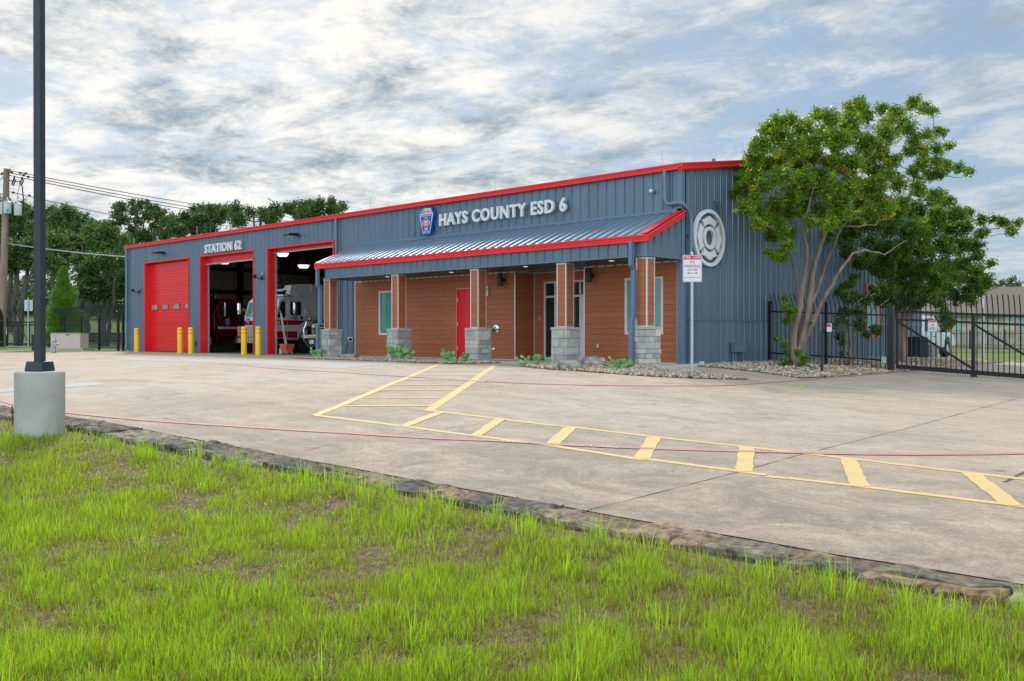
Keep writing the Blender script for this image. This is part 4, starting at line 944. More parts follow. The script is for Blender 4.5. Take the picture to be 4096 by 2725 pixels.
# ------------------------------------------------------------------ signs on the walls
def letters(name, label, body, x0, x1, z0, z1, ext, words=None):
    t = thing(name, label, 'sign lettering', ((x0+x1)/2, -.1, z0))
    V, Fs = text_geo(body, 1.0, 0, .032, 1, 1.12, 'LEFT'); V = np.array(V); xmin, xmax = V[:, 0].min(), V[:, 0].max(); ymin, ymax = V[:, 1].min(), V[:, 1].max()
    adv = 0
    # build letter by letter, each from its own outline at its place in the full text
    pos = []
    for i in range(len(body)):
        if body[i] == ' ': continue
        Vp = np.array(text_geo(body[:i+1], 1.0, 0, .032, 1, 1.12, 'LEFT')[0])
        Vc = np.array(text_geo(body[i], 1.0, 0, .032, 1, 1.12, 'LEFT')[0]); right = Vp[:, 0].max() if i else Vc[:, 0].max()
        pos.append((body[i], right-Vc[:, 0].max()))
    sx_, sz_ = (x1-x0)/(xmax-xmin), (z1-z0)/(ymax-ymin)
    for ch, dx in pos:
        V, Fs = text_geo(ch, 1.0, .5, .032, 1, 1.12, 'LEFT')
        mb = MB(); mb.add([(x0+(a+dx-xmin)*sx_, -.085-ext/2-ext*c, z0+(b-ymin)*sz_) for a, b, c in V], Fs)
        mb.box(x0+(min(v[0] for v in V)+.1+dx-xmin)*sx_, x0+(min(v[0] for v in V)+.12+dx-xmin)*sx_, -.085, -.0, z0+.05, z0+.06)
        mb.build('letter', M['white'], t)
    return t
letters('wall_lettering', 'large raised white letters reading HAYS COUNTY ESD 6 above the porch roof', 'HAYS COUNTY ESD 6', -8.97, -3.70, 4.20, 4.60, .08)
letters('wall_lettering', 'raised white letters reading STATION 62 above the middle bay', 'STATION 62', -23.86, -20.93, 4.235, 4.62, .07)

def cross_pts(r):       # eight lobed fire service cross outline
    P = []
    for k in range(4):
        a = k*PI/2+PI/2
        for da, rr in ((-.62, .60), (-.42, .93), (-.2, .93), (0, 1.0), (.2, .93), (.42, .93), (.62, .60)): P.append((r*rr*math.cos(a+da), r*rr*math.sin(a+da)))
    return P
def texas(cx, cz, s):
    P = [(-.15, .95), (.2, .95), (.2, .45), (.55, .32), (.95, .3), (1, -.2), (.75, -.35), (.45, -.6), (.35, -1), (.1, -.9), (-.15, -.45), (-.4, -.3), (-.55, -.5), (-.8, -.25), (-1, 0), (-.15, .05)]
    return [(cx+x*s, cz+y*s) for x, y in P]
def badge(parent_name, label, origin, ux, uz, w, h, depth, thick_mat, group=None, cat='sign'):
    """keystone shaped fire badge: local coords u (-.5..5)*w, v 0..h; ux along, uz up, outward = ux x uz"""
    ux = Vector(ux); uz = Vector(uz); un = ux.cross(uz); O = Vector(origin)
    t = thing(parent_name, label, cat, tuple(O), group)
    def P(u, v, d): return tuple(O+ux*(u*w)+uz*(v*h)+un*d)
    def slab(mb, pts, d0, d1): n = len(pts); mb.add([P(a, b, d0) for a, b in pts]+[P(a, b, d1) for a, b in pts], [tuple(range(n))[::-1], tuple(range(n, 2*n))]+[(i, (i+1) % n, n+(i+1) % n, n+i) for i in range(n)])
    out0 = [(-.26, 0), (.26, 0), (.5, .77), (.30, 1.0), (-.30, 1.0), (-.5, .77)]
    sc = lambda f: [((a*f), .5+(b-.5)*(1-(1-f)*w/h)) for a, b in out0]
    e = depth
    mb = MB(); slab(mb, out0, 0, e); mb.build('badge_body', thick_mat, t)
    mb = MB(); slab(mb, sc(.90), e+.0005, e+.003); mb.build('badge_border', M['white'], t)
    mb = MB(); lo = [(-.235*.82-.02, .045), (.235*.82+.02, .045), (.402, .755), (-.402, .755)]; slab(mb, lo, e+.0035, e+.005)
    slab(mb, [(-.40, .785), (-.18, .785), (-.18, .95), (-.255, .95)], e+.0035, e+.005); mb.build('badge_field', M['emb_blue'], t)
    mb = MB(); slab(mb, [(-.16, .79), (.40, .79), (.335, .865), (-.16, .865)], e+.0035, e+.005)
    cr = [(x, .43+y*w/h) for x, y in cross_pts(.235)]
    m2 = MB(); slab(m2, [(x*1.12, .43+(y-.43)*1.12) for x, y in cr], e+.0055, e+.006); slab(mb, cr, e+.0065, e+.008); mb.build('red_cross', M['emb_red'], t)
    slab(m2, [(.10*math.cos(a), .43+.10*math.sin(a)*w/h) for a in np.linspace(0, 2*PI, 17)[:-1]], e+.0085, e+.0095)
    for a in (PI/4, 3*PI/4, 5*PI/4, 7*PI/4):
        c, s = math.cos(a), math.sin(a); slab(m2, [(c*.08-s*.012, .43+(s*.08+c*.012)*w/h), (c*.2-s*.012, .43+(s*.2+c*.012)*w/h), (c*.2+s*.012, .43+(s*.2-c*.012)*w/h), (c*.08+s*.012, .43+(s*.08-c*.012)*w/h)], e+.0085, e+.009)
    star = [((.055 if i % 2 == 0 else .022)*math.sin(i*PI/5)-.262, .862+(.055 if i % 2 == 0 else .022)*math.cos(i*PI/5)*w/h) for i in range(10)]; slab(m2, star, e+.0055, e+.0065)
    m2.build('white_marks', M['white'], t)
    mb = MB(); slab(mb, texas(0, 0, .065) and [(x, .43+y*w/h) for x, y in texas(0, 0, .065)], e+.010, e+.011); mb.build('state_shape', M['emb_blue'], t)
    def tx(mm, body, u0, u1, v0, v1, d): put_text(mm, body, .1, P(u0, v0, d), ux, uz, (u1-u0)*w, (v1-v0)*h, .0004, .01)
    if w > .3:
        mm = MB(); tx(mm, 'NORTH HAYS COUNTY', -.37, .37, .67, .735, e+.0055); tx(mm, 'FIRE', -.11, .11, .155, .22, e+.0055); tx(mm, 'RESCUE', -.18, .18, .065, .13, e+.0055); tx(mm, 'DRIFTWOOD / HENLY', -.14, .33, .805, .85, e+.0055)
        tx(mm, 'N', -.20, -.155, .41, .45, e+.0085); tx(mm, 'H', .155, .20, .41, .45, e+.0085); mm.build('badge_words', M['white'], t)
        mm = MB(); tx(mm, 'DRIPPING SPRINGS', -.14, .27, .885, .925, e+.0055); mm.build('badge_words', M['emb_blue'], t)
    return t
a = WY(1660+150/9.8, 800+560/9.8, -.16); b = WY(1660+735/9.8, 800+470/9.8, -.16); bw = b[0]-a[0]
zt = WY(1660+420/9.8, 800+300/9.8, -.16)[1]; zb_ = WY(1660+450/9.8, 800+1365/9.8, -.16)[1]
badge('badge_sign', 'blue keystone shaped fire badge sign left of the large lettering', ((a[0]+b[0])/2, -.03, zb_), (1, 0, 0), (0, 0, 1), bw, zt-zb_, .13, M['emb_blue'])

# emblem of separate raised pieces on the side wall
ec = (0, 1.15, 3.28); em = thing('wall_emblem', 'big round pale grey ring and cross emblem high on the side wall', 'emblem', (.05, ec[1], ec[2]-.74))
def side_pts(P): return [(ec[1]+a, ec[2]+b) for a, b in P]
def annulus(mb, r0, r1, x0, x1, n=64):
    vs = []
    for x in (x0, x1):
        for r in (r0, r1):
            for k in range(n): a_ = 2*PI*k/n; vs.append((x, ec[1]+r*math.cos(a_), ec[2]+r*math.sin(a_)))
    fs = []
    for k in range(n):
        j = (k+1) % n; fs += [(k, j, n+j, n+k), (2*n+k, 2*n+j, 3*n+j, 3*n+k), (k, j, 2*n+j, 2*n+k), (n+k, n+j, 3*n+j, 3*n+k)]
    mb.add(vs, fs)
E0, E1 = .05, .13
mb = MB(); annulus(mb, .655, .745, E0, E1); mb.build('outer_ring', M['white'], em, smooth='auto')
mb = MB(); annulus(mb, .205, .30, E0, E1); mb.build('inner_ring', M['white'], em, smooth='auto')
for k in range(4):
    a_ = k*PI/2; P = []
    for x, y in [(-.36, .455), (-.27, .47), (-.18, .50), (-.09, .545), (0, .575), (.09, .545), (.18, .50), (.27, .47), (.36, .455), (.30, .375), (.235, .27), (.17, .32), (.09, .352), (0, .362), (-.09, .352), (-.17, .32), (-.235, .27), (-.30, .375)]:
        P.append((x*math.cos(a_)-y*math.sin(a_), x*math.sin(a_)+y*math.cos(a_)))
    mb = MB(); mb.prism(side_pts(P), 'x', E0, E1-.01); mb.build('cross_arm', M['white'], em)

# ------------------------------------------------------------------ lamps, cameras and fittings on the walls
def wallpack(px, py, label):
    x, z = WY(px, py, -.12); t = thing('wall_light', label, 'light', (x, -.03, z), 'flat black area lights over the bays')
    mb = MB(); mb.box(x-.06, x+.06, -.16, -.045, z-.05, z+.05); mb.build('mounting_arm', M['black'], t, bevel=.005)
    mb = MB(); mb.prism([(-.14, z-.05), (-.14, z+.07), (-.56, z+.035), (-.60, z-.005), (-.58, z-.05)], 'x', x-.17, x+.17); mb.build('lamp_head', M['black'], t, bevel=.006)
    mb = MB(); mb.box(x-.13, x+.13, -.54, -.22, z-.058, z-.052); mb.build('lens', M['lamp_lens'], t)
wallpack(652, 1013, 'black wall light above the closed red bay door'); wallpack(1186, 941, 'black wall light above the right open bay')
def flood(px, py, label):
    x, z = WY(px, py, -.15); t = thing('flood_light', label, 'light', (x, -.03, z), 'small black floodlights between the bay doors')
    mb = MB(); mb.box(x-.05, x+.05, -.09, -.04, z-.07, z+.09); mb.build('junction_box', M['black'], t)
    mb = MB(); mb.tube([(x, -.08, z), (x-.02, -.22, z-.02), (x-.04, -.30, z+.03)], .018, 8); mb.build('bracket', M['black'], t)
    mb = MB(); mb.lathe([(.0, -.09), (.04, -.08), (.075, 0), (.08, .05), (.07, .052)], (x-.05, -.36, z+.07), 14, 'y'); o = mb.build('lamp_head', M['black'], t, smooth='auto')
    mb = MB(); mb.box(x-.01, x+.07, -.075, -.035, z+.12, z+.22); mb.build('sensor_box', M['galv'], t)
flood(550, 1168, 'black floodlight left of the closed red bay door'); flood(1040, 1113, 'black floodlight on the wall between the two open bays')
x, z = WY(2604, 765, -.12); t = thing('security_camera', 'small white dome camera under the main gutter', 'camera', (x, -.03, z))
mb = MB(); mb.lathe([(.055, -.0), (.06, -.06), (.055, -.09)], (x, -.03, z), 16, 'y'); mb.build('camera_base', M['galv'], t, smooth='auto'); mb = MB(); mb.lathe([(.05, -.09), (.048, -.115), (.03, -.14), (.0, -.15)], (x, -.03, z), 16, 'y'); mb.build('dome', M['white'], t, smooth='auto')
def sconce(px, py, label):
    x, z = WY(px, py, -.14); t = thing('wall_sconce', label, 'light', (x, -.0, z-.2), 'black cylinder sconces on the porch wall')
    mb = MB(); mb.box(x-.05, x+.05, -.09, -.001, z-.04, z+.04); mb.cyl((x, -.001, z), (x, -.02, z), .06, n=16); mb.build('bracket', M['black'], t)
    mb = MB(); mb.lathe([(.08, -.2), (.082, -.19), (.082, .19), (.08, .2)], (x, -.17, z), 24); mb.build('shade', M['charcoal'], t, smooth='auto')
    mb = MB(); mb.cyl((x, -.17, z-.203), (x, -.17, z-.198), .065, n=20); mb.build('lens', M['lamp_lens'], t)
sconce(2003, 1121, 'black cylinder wall lamp right of the red side door'); sconce(2357, 1103, 'black cylinder wall lamp right of the glazed entrance')
for px, py in ((1550, 1107), (1806, 1089), (2099, 1066), (2446, 1043)):
    r_ = ray(px, py); t_ = (2.635-CAM[2])/r_[2]; P = CAM+r_*t_; x, y = P[0], max(-1.2, min(-.4, P[1]))
    t = thing('recessed_light', 'round recessed light in the dark porch ceiling, %s' % {1550: 'above the second column', 1806: 'near the red side door', 2099: 'left of the entrance column', 2446: 'nearest the right porch end'}[px], 'light', (x, y, 2.62), 'downlights in the porch ceiling')
    mb = MB(); mb.lathe([(.095, 0), (.095, -.012), (.07, -.014), (.065, .0)], (x, y, 2.64), 20); mb.build('trim_ring', M['alu'], t); mb = MB(); mb.cyl((x, y, 2.627), (x, y, 2.632), .062, n=18); mb.build('lens', M['down_on'], t)
x, z = WY(1250+2130/2.941, 1050+785/2.941, -.1); t = thing('hose_connection', 'chrome fire hose connection on a round wall plate', 'hose connection', (x, -.0, z))
mb = MB(); mb.lathe([(.13, 0), (.135, -.015), (.06, -.03), (.055, -.10)], (x, 0, z), 28, 'y'); mb.build('wall_plate', M['chrome'], t, smooth='auto')
for s_ in (-1, 1): mb = MB(); mb.tube([(x, -.09, z), (x+s_*.06, -.13, z-.01), (x+s_*.11, -.20, z-.03)], [.045, .045, .05], 16); mb.build('inlet', M['chrome'], t, smooth='auto')
x, z = WY(1250+2118/2.941, 1050+1022/2.941, -.05)
for k, dx in enumerate((0, -.13)):
    t = thing('hose_bib', 'small round brass drain outlet low on the porch wall, %s one' % ('right' if k == 0 else 'left'), 'drain outlet', (x+dx, 0, z), 'two low outlets beside the porch column'); mb = MB(); mb.lathe([(.045, 0), (.045, -.01), (.02, -.02), (.02, -.05), (.03, -.055)], (x+dx, 0, z), 16, 'y'); mb.build('outlet', M['chrome'], t, smooth='auto')
def small_box(name, label, cat, px, py, Y, w, h, d, m, extra=None):
    x, z = WY(px, py, Y); t = thing(name, label, cat, (x, Y, z)); mb = MB(); mb.box(x-w/2, x+w/2, Y-d, Y-.001, z-h/2, z+h/2); mb.build('housing', m, t, bevel=.004)
    if extra: extra(t, x, z, Y-d)
    return t
def face_mark(m, w, h, dz=0):
    def f(t, x, z, y): mb = MB(); mb.box(x-w/2, x+w/2, y-.006, y-.0005, z+dz-h/2, z+dz+h/2); mb.build('cover', m, t)
    return f
small_box('card_reader', 'small grey card reader left of the glazed entrance', 'card reader', 2160, 1273, RD, .075, .14, .035, M['galv'], face_mark(M['black'], .03, .05, .02))
small_box('outlet_box', 'small grey weatherproof outlet low on the right porch wall', 'outlet', 2395, 1384, 0, .07, .12, .05, M['galv'], face_mark(M['alu'], .05, .09))
small_box('key_box', 'small pale lockbox beside the third column under the porch', 'lock box', 1954, 1165, 0, .07, .30, .07, M['alu'], face_mark(M['black'], .03, .06, .05))
def cord(t, x, z, y):
    mb = MB(); mb.cyl((x+.05, y-.002, z), (x+.05, y-.05, z), .055, n=16); mb.build('socket', M['black'], t); mb = MB(); mb.tube([(x+.05, y-.05, z+.02), (x+.02, y-.1, z-.05), (x-.08, y-.12, z-.4), (x-.14, y-.16, z-.62)], .012, 6); mb.build('cord', M['rubber'], t)
small_box('shore_power_box', 'steel power inlet plate with a black cord hanging down', 'power inlet', 1250+452/2.941, 1050+907/2.941, -.03, .27, .17, .04, M['alu'], cord)
t = thing('switch_box', 'small grey electrical box beside the middle bay jamb', 'electrical box', (*[WY(780, 1372, -.04)[0], -.04], .5)); xx, zz = WY(780, 1372, -.04); mb = MB(); mb.box(xx-.07, xx+.07, -.11, -.035, zz-.09, zz+.09); mb.build('housing', M['trim_blue'], t); mb = MB(); mb.cyl((xx+.02, -.07, zz-.09), (xx+.02, -.07, 0), .014, n=8); mb.build('conduit', M['trim_blue'], t)
# meter boxes on the side wall
a, b = WX(2922, 1370, .05), WX(2960, 1408, .05); t = thing('electrical_box', 'grey electrical box with two conduits low on the side wall', 'electrical box', (.05, a[0], G(.1, a[0])))
mb = MB(); mb.box(.05, .22, a[0], b[0], b[1], a[1]); mb.build('housing', M['trim_blue'], t, bevel=.006); mb = MB(); mb.box(.215, .235, a[0]-.01, b[0]+.01, a[1]-.03, a[1]+.005); mb.build('lid', M['trim_blue'], t)
for i, yy in enumerate((a[0]+.05, a[0]+.17, b[0]+.07)): mb = MB(); mb.cyl((.10, yy, G(.1, yy)), (.10, yy, b[1] if i < 2 else b[1]+.15), .022, n=10); mb.build('conduit', M['trim_blue'], t)
t = thing('white_hose_box', 'small white plastic cleanout cap lying in the gravel at the building corner', 'cap', (*GP(2807, 1462), G(.5, 0))); x, y = GP(2807, 1462); mb = MB(); mb.box(x-.07, x+.07, y-.07, y+.07, G(x, y), G(x, y)+.06); mb.build('base', M['win_frame'], t); mb = MB(); mb.box(x-.045, x+.045, y-.045, y+.045, G(x, y)+.06, G(x, y)+.10); mb.build('cap', M['win_frame'], t)

# ------------------------------------------------------------------ bollards
boll = None
for i, (px, top, bot, lab) in enumerate([(546.5, 1321, 1410, 'yellow bollard at the left building corner, nearest the downspout'), (720.5, 1318, 1414, 'yellow bollard in front of the right part of the closed red door'), (763.5, 1318, 1416, 'yellow bollard at the right jamb of the closed red door'), (976, 1314, 1421, 'yellow bollard inside the right edge of the middle open bay'), (1033, 1313, 1422, 'yellow bollard before the wall between the two open bays')]):
    x, z = WY(px, bot, -1.0)
    if boll is None:
        t = boll = thing('bollard', lab, 'bollard', (x, -1.0, 0), 'yellow bollards guarding the bay doors')
        mb = MB(); mb.lathe([(.105, 0), (.108, .02), (.108, 1.03), (.105, 1.06), (.09, 1.085), (.05, 1.1), (0, 1.105)], (x, -1, 0), 28); mb.build('sleeve', M['yellow'], t, smooth='auto')
        for zz in (.83, .98): mb = MB(); mb.lathe([(.1085, 0), (.1105, .004), (.1105, .022), (.1085, .026)], (x, -1, zz), 28); mb.build('band', M['red'], t, smooth='auto')
    else: t = copy_tree(boll); t.location = (x, -1.0, 0); t['label'] = lab

# ------------------------------------------------------------------ lamps and heater inside the bays
def high_bay(px, py, depth, label):
    P = AT(px, py, depth); x, y, z = P; t = thing('high_bay_lamp', label, 'lamp', tuple(P), 'lamps hanging inside the truck bays')
    mb = MB(); mb.cyl((x, y, z+.35), (x, y, min(5.6, z+1.6)), .012, n=6); mb.build('stem', M['steel_black'], t)
    mb = MB(); mb.lathe([(.0, .38), (.10, .37), (.10, .28), (.15, .26), (.20, .16), (.245, .04), (.25, 0), (.0, .0)], (x, y, z), 24); mb.build('housing', M['steel_black'], t, smooth='auto')
    mb = MB(); mb.lathe([(.255, 0), (.19, -.11), (.185, -.125), (0, -.125)], (x, y, z), 24); mb.build('diffuser', M['lamp_on'], t, smooth='auto')
high_bay(1214, 1061, 41.5, 'black bell-shaped lamp hanging in the right bay'); high_bay(1131, 1014, 40.5, 'lamp hanging behind the left jamb of the right bay'); high_bay(897, 1045, 44, 'lamp hanging inside the middle bay')
P = AT(1158, 1060, 46); t = thing('unit_heater', 'black louvred heater hanging in the right bay', 'heater', tuple(P)); mb = MB(); mb.box(P[0]-.35, P[0]+.35, P[1]-.3, P[1]+.3, P[2]-.35, P[2]+.38); mb.build('cabinet', M['steel_black'], t, bevel=.01)
mb = MB()
for k in range(6): mb.box(P[0]+.355, P[0]+.37, P[1]-.24, P[1]+.1, P[2]-.25+k*.1, P[2]-.21+k*.1)
mb.build('louvres', M['brown_steel'], t)
for s_ in (-.25, .25): mb = MB(); mb.cyl((P[0], P[1]+s_, P[2]+.38), (P[0], P[1]+s_, 5.5), .02, n=6); mb.build('hanger', M['steel_black'], t)

# ------------------------------------------------------------------ fire engines and trucks
def wheel(parent, c, r, w, face, rim_m, hubs=10):
    """wheel with its axle along x; face = +1 when the outside looks to +x"""
    o_x = c[0]+face*w/2; prof = [(r*.62, -w/2), (r*.93, -w/2), (r, -w*.36), (r, w*.36), (r*.93, w/2), (r*.62, w/2), (r*.58, w*.3), (r*.58, -w*.3)]
    mb = MB(); mb.lathe([(a, b) for a, b in prof], c, 32, 'x'); tw = mb.build('wheel', M['rubber'], parent, smooth='auto')
    mb = MB(); f = face; mb.lathe([(r*.60, f*w*.42), (r*.60, f*w*.50), (r*.56, f*w*.50), (r*.52, f*w*.25), (r*.30, f*w*.20), (r*.28, f*w*.42), (r*.12, f*w*.50), (0, f*w*.50)], c, 32, 'x'); rm = mb.build('rim', rim_m, tw, smooth='auto')
    mb = MB()
    for k in range(hubs): a = 2*PI*k/hubs; cy, cz = c[1]+r*.4*math.cos(a), c[2]+r*.4*math.sin(a); mb.cyl((c[0]+f*w*.2, cy, cz), (c[0]+f*w*.32, cy, cz), r*.035, n=6)
    mb.build('lug_nuts', M['chrome'], tw)
    return tw
def panel_x(mb, x, pts, th=.012): mb.prism(pts, 'x', x, x+th)
# -- white and red engine, nose at the door of the middle lane
XS = -21.05; XW = 2.45; eg = thing('fire_engine', 'white fire engine with red stripes parked nose out behind the right open bay', 'fire truck', (XS-XW/2, 5.5, 0))
SC = lambda px, py: WX(1090+px/5.23, 1120+py/5.23, XS)
mb = MB()
zf = 2.36
mb.prism([(1.62, .62), (1.55, .70), (1.52, 1.55), (1.72, 2.22), (1.9, 2.36), (2.1, 2.40), (3.3, 2.42), (3.3, 2.95), (4.1, 2.97), (4.1, .75), (3.95, .75), (3.88, .95), (3.68, 1.1), (3.3, 1.16), (2.95, 1.1), (2.75, .92), (2.68, .62)], 'x', XS-XW, XS)
mb.build('cab', M['white_eng'], eg, bevel=.05)
mb = MB(); mb.prism([(2.45, 2.41), (2.25, 2.46), (2.25, 2.52), (2.35, 2.90), (3.3, 2.98), (3.3, 2.41)], 'x', XS-XW+.1, XS-.04); mb.prism([(2.6, 2.41), (2.5, 2.5), (3.75, 2.72), (3.75, 2.62), (3.45, 2.40)], 'x', XS-.05, XS+.03); mb.build('raised_roof', M['white_eng'], eg, bevel=.015)
mb = MB(); mb.box(XS-XW, XS, 4.16, 9.2, .55, 2.97); mb.build('body', M['white_eng'], eg, bevel=.02)
def side_rect(name, m, p0, p1, z0, z1, off=.003, th=.006, parent=None, cut=None):
    mb = MB(); mb.box(XS+off, XS+off+th, p0, p1, z0, z1); return mb.build(name, m, parent or eg)
arch = lambda r: [(3.3+r*math.cos(a), .50+r*math.sin(a)) for a in np.linspace(.12, PI-.12, 16)]
mb = MB(); P = arch(.66)+arch(.60)[::-1]; mb.prism(P, 'x', XS-.05, XS+.03); mb.build('wheel_arch', M['chrome'], eg)
mb = MB(); mb.prism(arch(.61), 'x', XS-.6, XS+.002); mb.build('wheel_well', M['steel_black'], eg)
for a_, z0, z1, m in ((2.62, 1.20, 1.40, 'red_eng'), (2.62, .99, 1.165, 'white_eng'), (2.60, .66, .93, 'red_eng')):
    mb = MB(); mb.box(XS+.002, XS+.006, 1.60, a_ if z0 < 1.1 else 3.0-.15*(z0 > 1.1), z0, z1); mb.box(XS-XW+.02, XS+.004, 1.525 if z0 > 1 else 1.56, 1.605 if z0 > 1 else 1.66, z0, z1); mb.build('stripe', M[m], eg)
for z0 in (1.165, .955): mb = MB(); mb.box(XS+.004, XS+.008, 1.6, 2.63, z0, z0+.018); mb.build('pinstripe', M['white'], eg)
mb = MB(); mb.prism([(1.62, 1.50), (1.80, 2.18), (2.02, 2.20), (2.02, 1.56), (1.95, 1.50)], 'x', XS-.02, XS+.004); side_g = mb.build('windshield_side', M['dark_glass'], eg, bevel=.01)
mb = MB(); mb.add([(XS-XW+.12, 1.525, 1.56), (XS-.10, 1.525, 1.56), (XS-.16, 1.70, 2.18), (XS-XW+.18, 1.70, 2.18)], [(0, 1, 2, 3)]); mb.v = [(a, b-.012, c) for a, b, c in mb.v]; mb.build('windshield', M['teal_glass'], eg)
d = MB(); d.box(XS+.002, XS+.010, 2.11, 3.10, .66, 2.30); dw = d.build('cab_door', M['white_eng'], eg, bevel=.006); dw['label'] = 'white cab door with dark window and badge'
mb = MB(); mb.box(XS+.011, XS+.016, 2.20, 2.82, 1.58, 2.24); mb.build('window_frame', M['win_frame'], dw); mb = MB(); mb.box(XS+.017, XS+.020, 2.24, 2.78, 1.62, 2.20); mb.build('window', M['dark_glass'], dw)
for z0, z1, m in ((1.20, 1.40, 'red_eng'), (.66, .93, 'red_eng')): mb = MB(); mb.prism([(2.115, z0), (2.115, z1), (2.68 if z0 > 1 else 2.60, z1), (2.63 if z0 > 1 else 2.6, z0)] if z0 < 1 else [(2.115, 1.20), (2.115, 1.40), (3.0, 1.40), (2.72, 1.20)], 'x', XS+.011, XS+.014); mb.build('stripe', M[m], dw)
mb = MB(); mb.tube([(XS+.01, 2.96, 1.45), (XS+.07, 2.96, 1.45), (XS+.07, 2.96, 1.88), (XS+.01, 2.96, 1.88)], .016, 8); mb.build('grab_handle', M['chrome'], eg)
mb = MB(); mb.box(XS+.012, XS+.03, 2.75, 2.86, 1.43, 1.58); mb.build('door_handle', M['black'], dw)
mb = MB(); mb.lathe([(0, -.24), (.07, -.22), (.085, -.1), (.085, .2), (.06, .26), (0, .27)], (XS+.24, 2.32, 1.90), 14); mr = mb.build('mirror', M['chrome'], eg, smooth='auto'); mb = MB(); mb.tube([(XS+.01, 2.28, 2.26), (XS+.2, 2.3, 2.28), (XS+.24, 2.32, 2.15)], .014, 6); mb.tube([(XS+.24, 2.32, 1.68), (XS+.2, 2.3, 1.56), (XS+.01, 2.26, 1.5)], .014, 6); mb.build('mirror_arm', M['chrome'], mr)
mb = MB(); mb.lathe([(0, -.24), (.07, -.22), (.085, -.1), (.085, .2), (.06, .26), (0, .27)], (XS-XW-.05, 1.30, 1.90), 14); mb.build('mirror', M['chrome'], eg, smooth='auto')
mb = MB(); mb.box(XS-XW+.1, XS-.08, 1.95, 2.2, 2.42, 2.53); mb.build('light_bar', M['lamp_lens'], eg, bevel=.01); mb = MB(); mb.box(XS-.10, XS+.01, 2.55, 2.95, 2.44, 2.54); mb.build('side_lamp', M['chrome'], eg, bevel=.01)
mb = MB(); mb.box(XS-XW-.02, XS+.03, 1.05, 1.55, .42, .68); mb.build('front_bumper', M['chrome'], eg, bevel=.03)
mb = MB(); mb.box(XS-XW+.3, XS-.3, 1.03, 1.05, .72, 1.15); mb.build('grille', M['chrome'], eg)
for x_ in (XS-.25, XS-XW+.25): mb = MB(); mb.lathe([(.11, 0), (.12, -.05), (.0, -.06)], (x_, 1.53, .85), 18, 'y'); mb.build('headlight', M['lamp_lens'], eg, smooth='auto')
mb = MB(); mb.box(XS-.001, XS+.02, 1.62, 1.75, 1.22, 1.36); mb.build('marker_lamp', M['y_line'], eg)
mb = MB(); mb.box(XS+.0, XS+.012, 4.25, 4.62, 1.05, 2.2); mb.build('side_window', M['dark_glass'], eg)
mb = MB(); mb.box(XS+.001, XS+.006, 4.10, 4.13, .75, 2.95); mb.box(XS+.0105, XS+.013, 2.11, 4.1, 1.535, 1.55); mb.build('panel_seam', M['steel_black'], eg)
mb = MB(); mb.box(XS-.02, XS+.05, 2.13, 2.66, .56, .64); mb.build('step', M['galv'], eg)
wheel(eg, (XS-.17, 3.30, .53), .53, .32, 1, M['galv']); wheel(eg, (XS-XW+.17, 3.30, .53), .53, .32, -1, M['galv']); wheel(eg, (XS-.17, 7.6, .53), .53, .32, 1, M['galv']); wheel(eg, (XS-XW+.17, 7.6, .53), .53, .32, -1, M['galv'])
def door_badge(xs, y, z, w, h, lab):
    b_ = badge('door_badge', lab, (xs+.004, y, z), (0, 1, 0), (0, 0, 1), w, h, .003, M['emb_blue']); return b_
def adopt(b_, par):      # a decal belongs to the door it is stuck to
    for c in [o for o in bpy.data.objects if o.parent == b_]:
        me = c.data; d_ = wpos(b_)-wpos(par)
        for v in me.vertices: v.co += d_
        c.parent = par; c.name = 'badge_decal' 
    bpy.data.objects.remove(b_)
adopt(door_badge(XS+.008, 2.50, 1.43, .31, .36, ''), dw)
adopt(badge('x', '', (XS-XW+.35, 1.50, 1.22), (1, 0, 0), (0, 0, 1), .28, .36, .003, M['emb_blue']), eg)
# -- dark red tanker in the left lane
XT = -26.4; WT = 2.4; tk = thing('water_tender', 'dark red water tanker truck seen through the middle open bay', 'fire truck', (XT-WT/2, 4, 0))
mb = MB(); mb.prism([(1.85, .70), (1.72, .95), (1.70, 1.55), (1.62, 1.60), (1.95, 2.36), (2.1, 2.46), (2.95, 2.46), (3.0, 2.40), (3.02, .70)], 'x', XT-WT+.12, XT-.02); mb.build('cab', M['red_tt'], tk, bevel=.04)
mb = MB(); mb.prism([(.42, .75), (.40, 1.30), (.55, 1.48), (1.71, 1.60), (1.71, .75)], 'x', XT-WT+.35, XT-.25); mb.build('hood', M['red_tt'], tk, bevel=.06)
ar2 = lambda r: [(1.22+r*math.cos(a), .50+r*math.sin(a)) for a in np.linspace(.0, PI, 18)]
mb = MB(); mb.prism(ar2(.74)+ar2(.62)[::-1], 'x', XT-.42, XT+.01); mb.build('fender', M['red_tt'], tk, bevel=.02); mb = MB(); mb.prism(ar2(.75)+ar2(.735)[::-1], 'x', XT-.02, XT+.02); mb.build('fender_trim', M['chrome'], tk)
for s_, xx in ((1, XT-.17), (-1, XT-WT+.17)): wheel(tk, (xx, 1.22, .50), .50, .3, s_, M['red_tt']); wheel(tk, (xx, 6.6, .50), .50, .3, s_, M['red_tt'])
mb = MB(); mb.prism(ar2(.32)+ar2(.29)[::-1], 'x', XT+.0, XT+.012); mb.add([(v[0], v[1], 1.0-v[2]) for v in mb.v], list(mb.f)); mb.build('rim_ring', M['white'], tk)
d = MB(); d.box(XT-.019, XT-.008, 1.98, 2.92, .78, 2.36); td = d.build('cab_door', M['red_tt'], tk, bevel=.01); td['label'] = 'dark red cab door lettered TENDER 62'
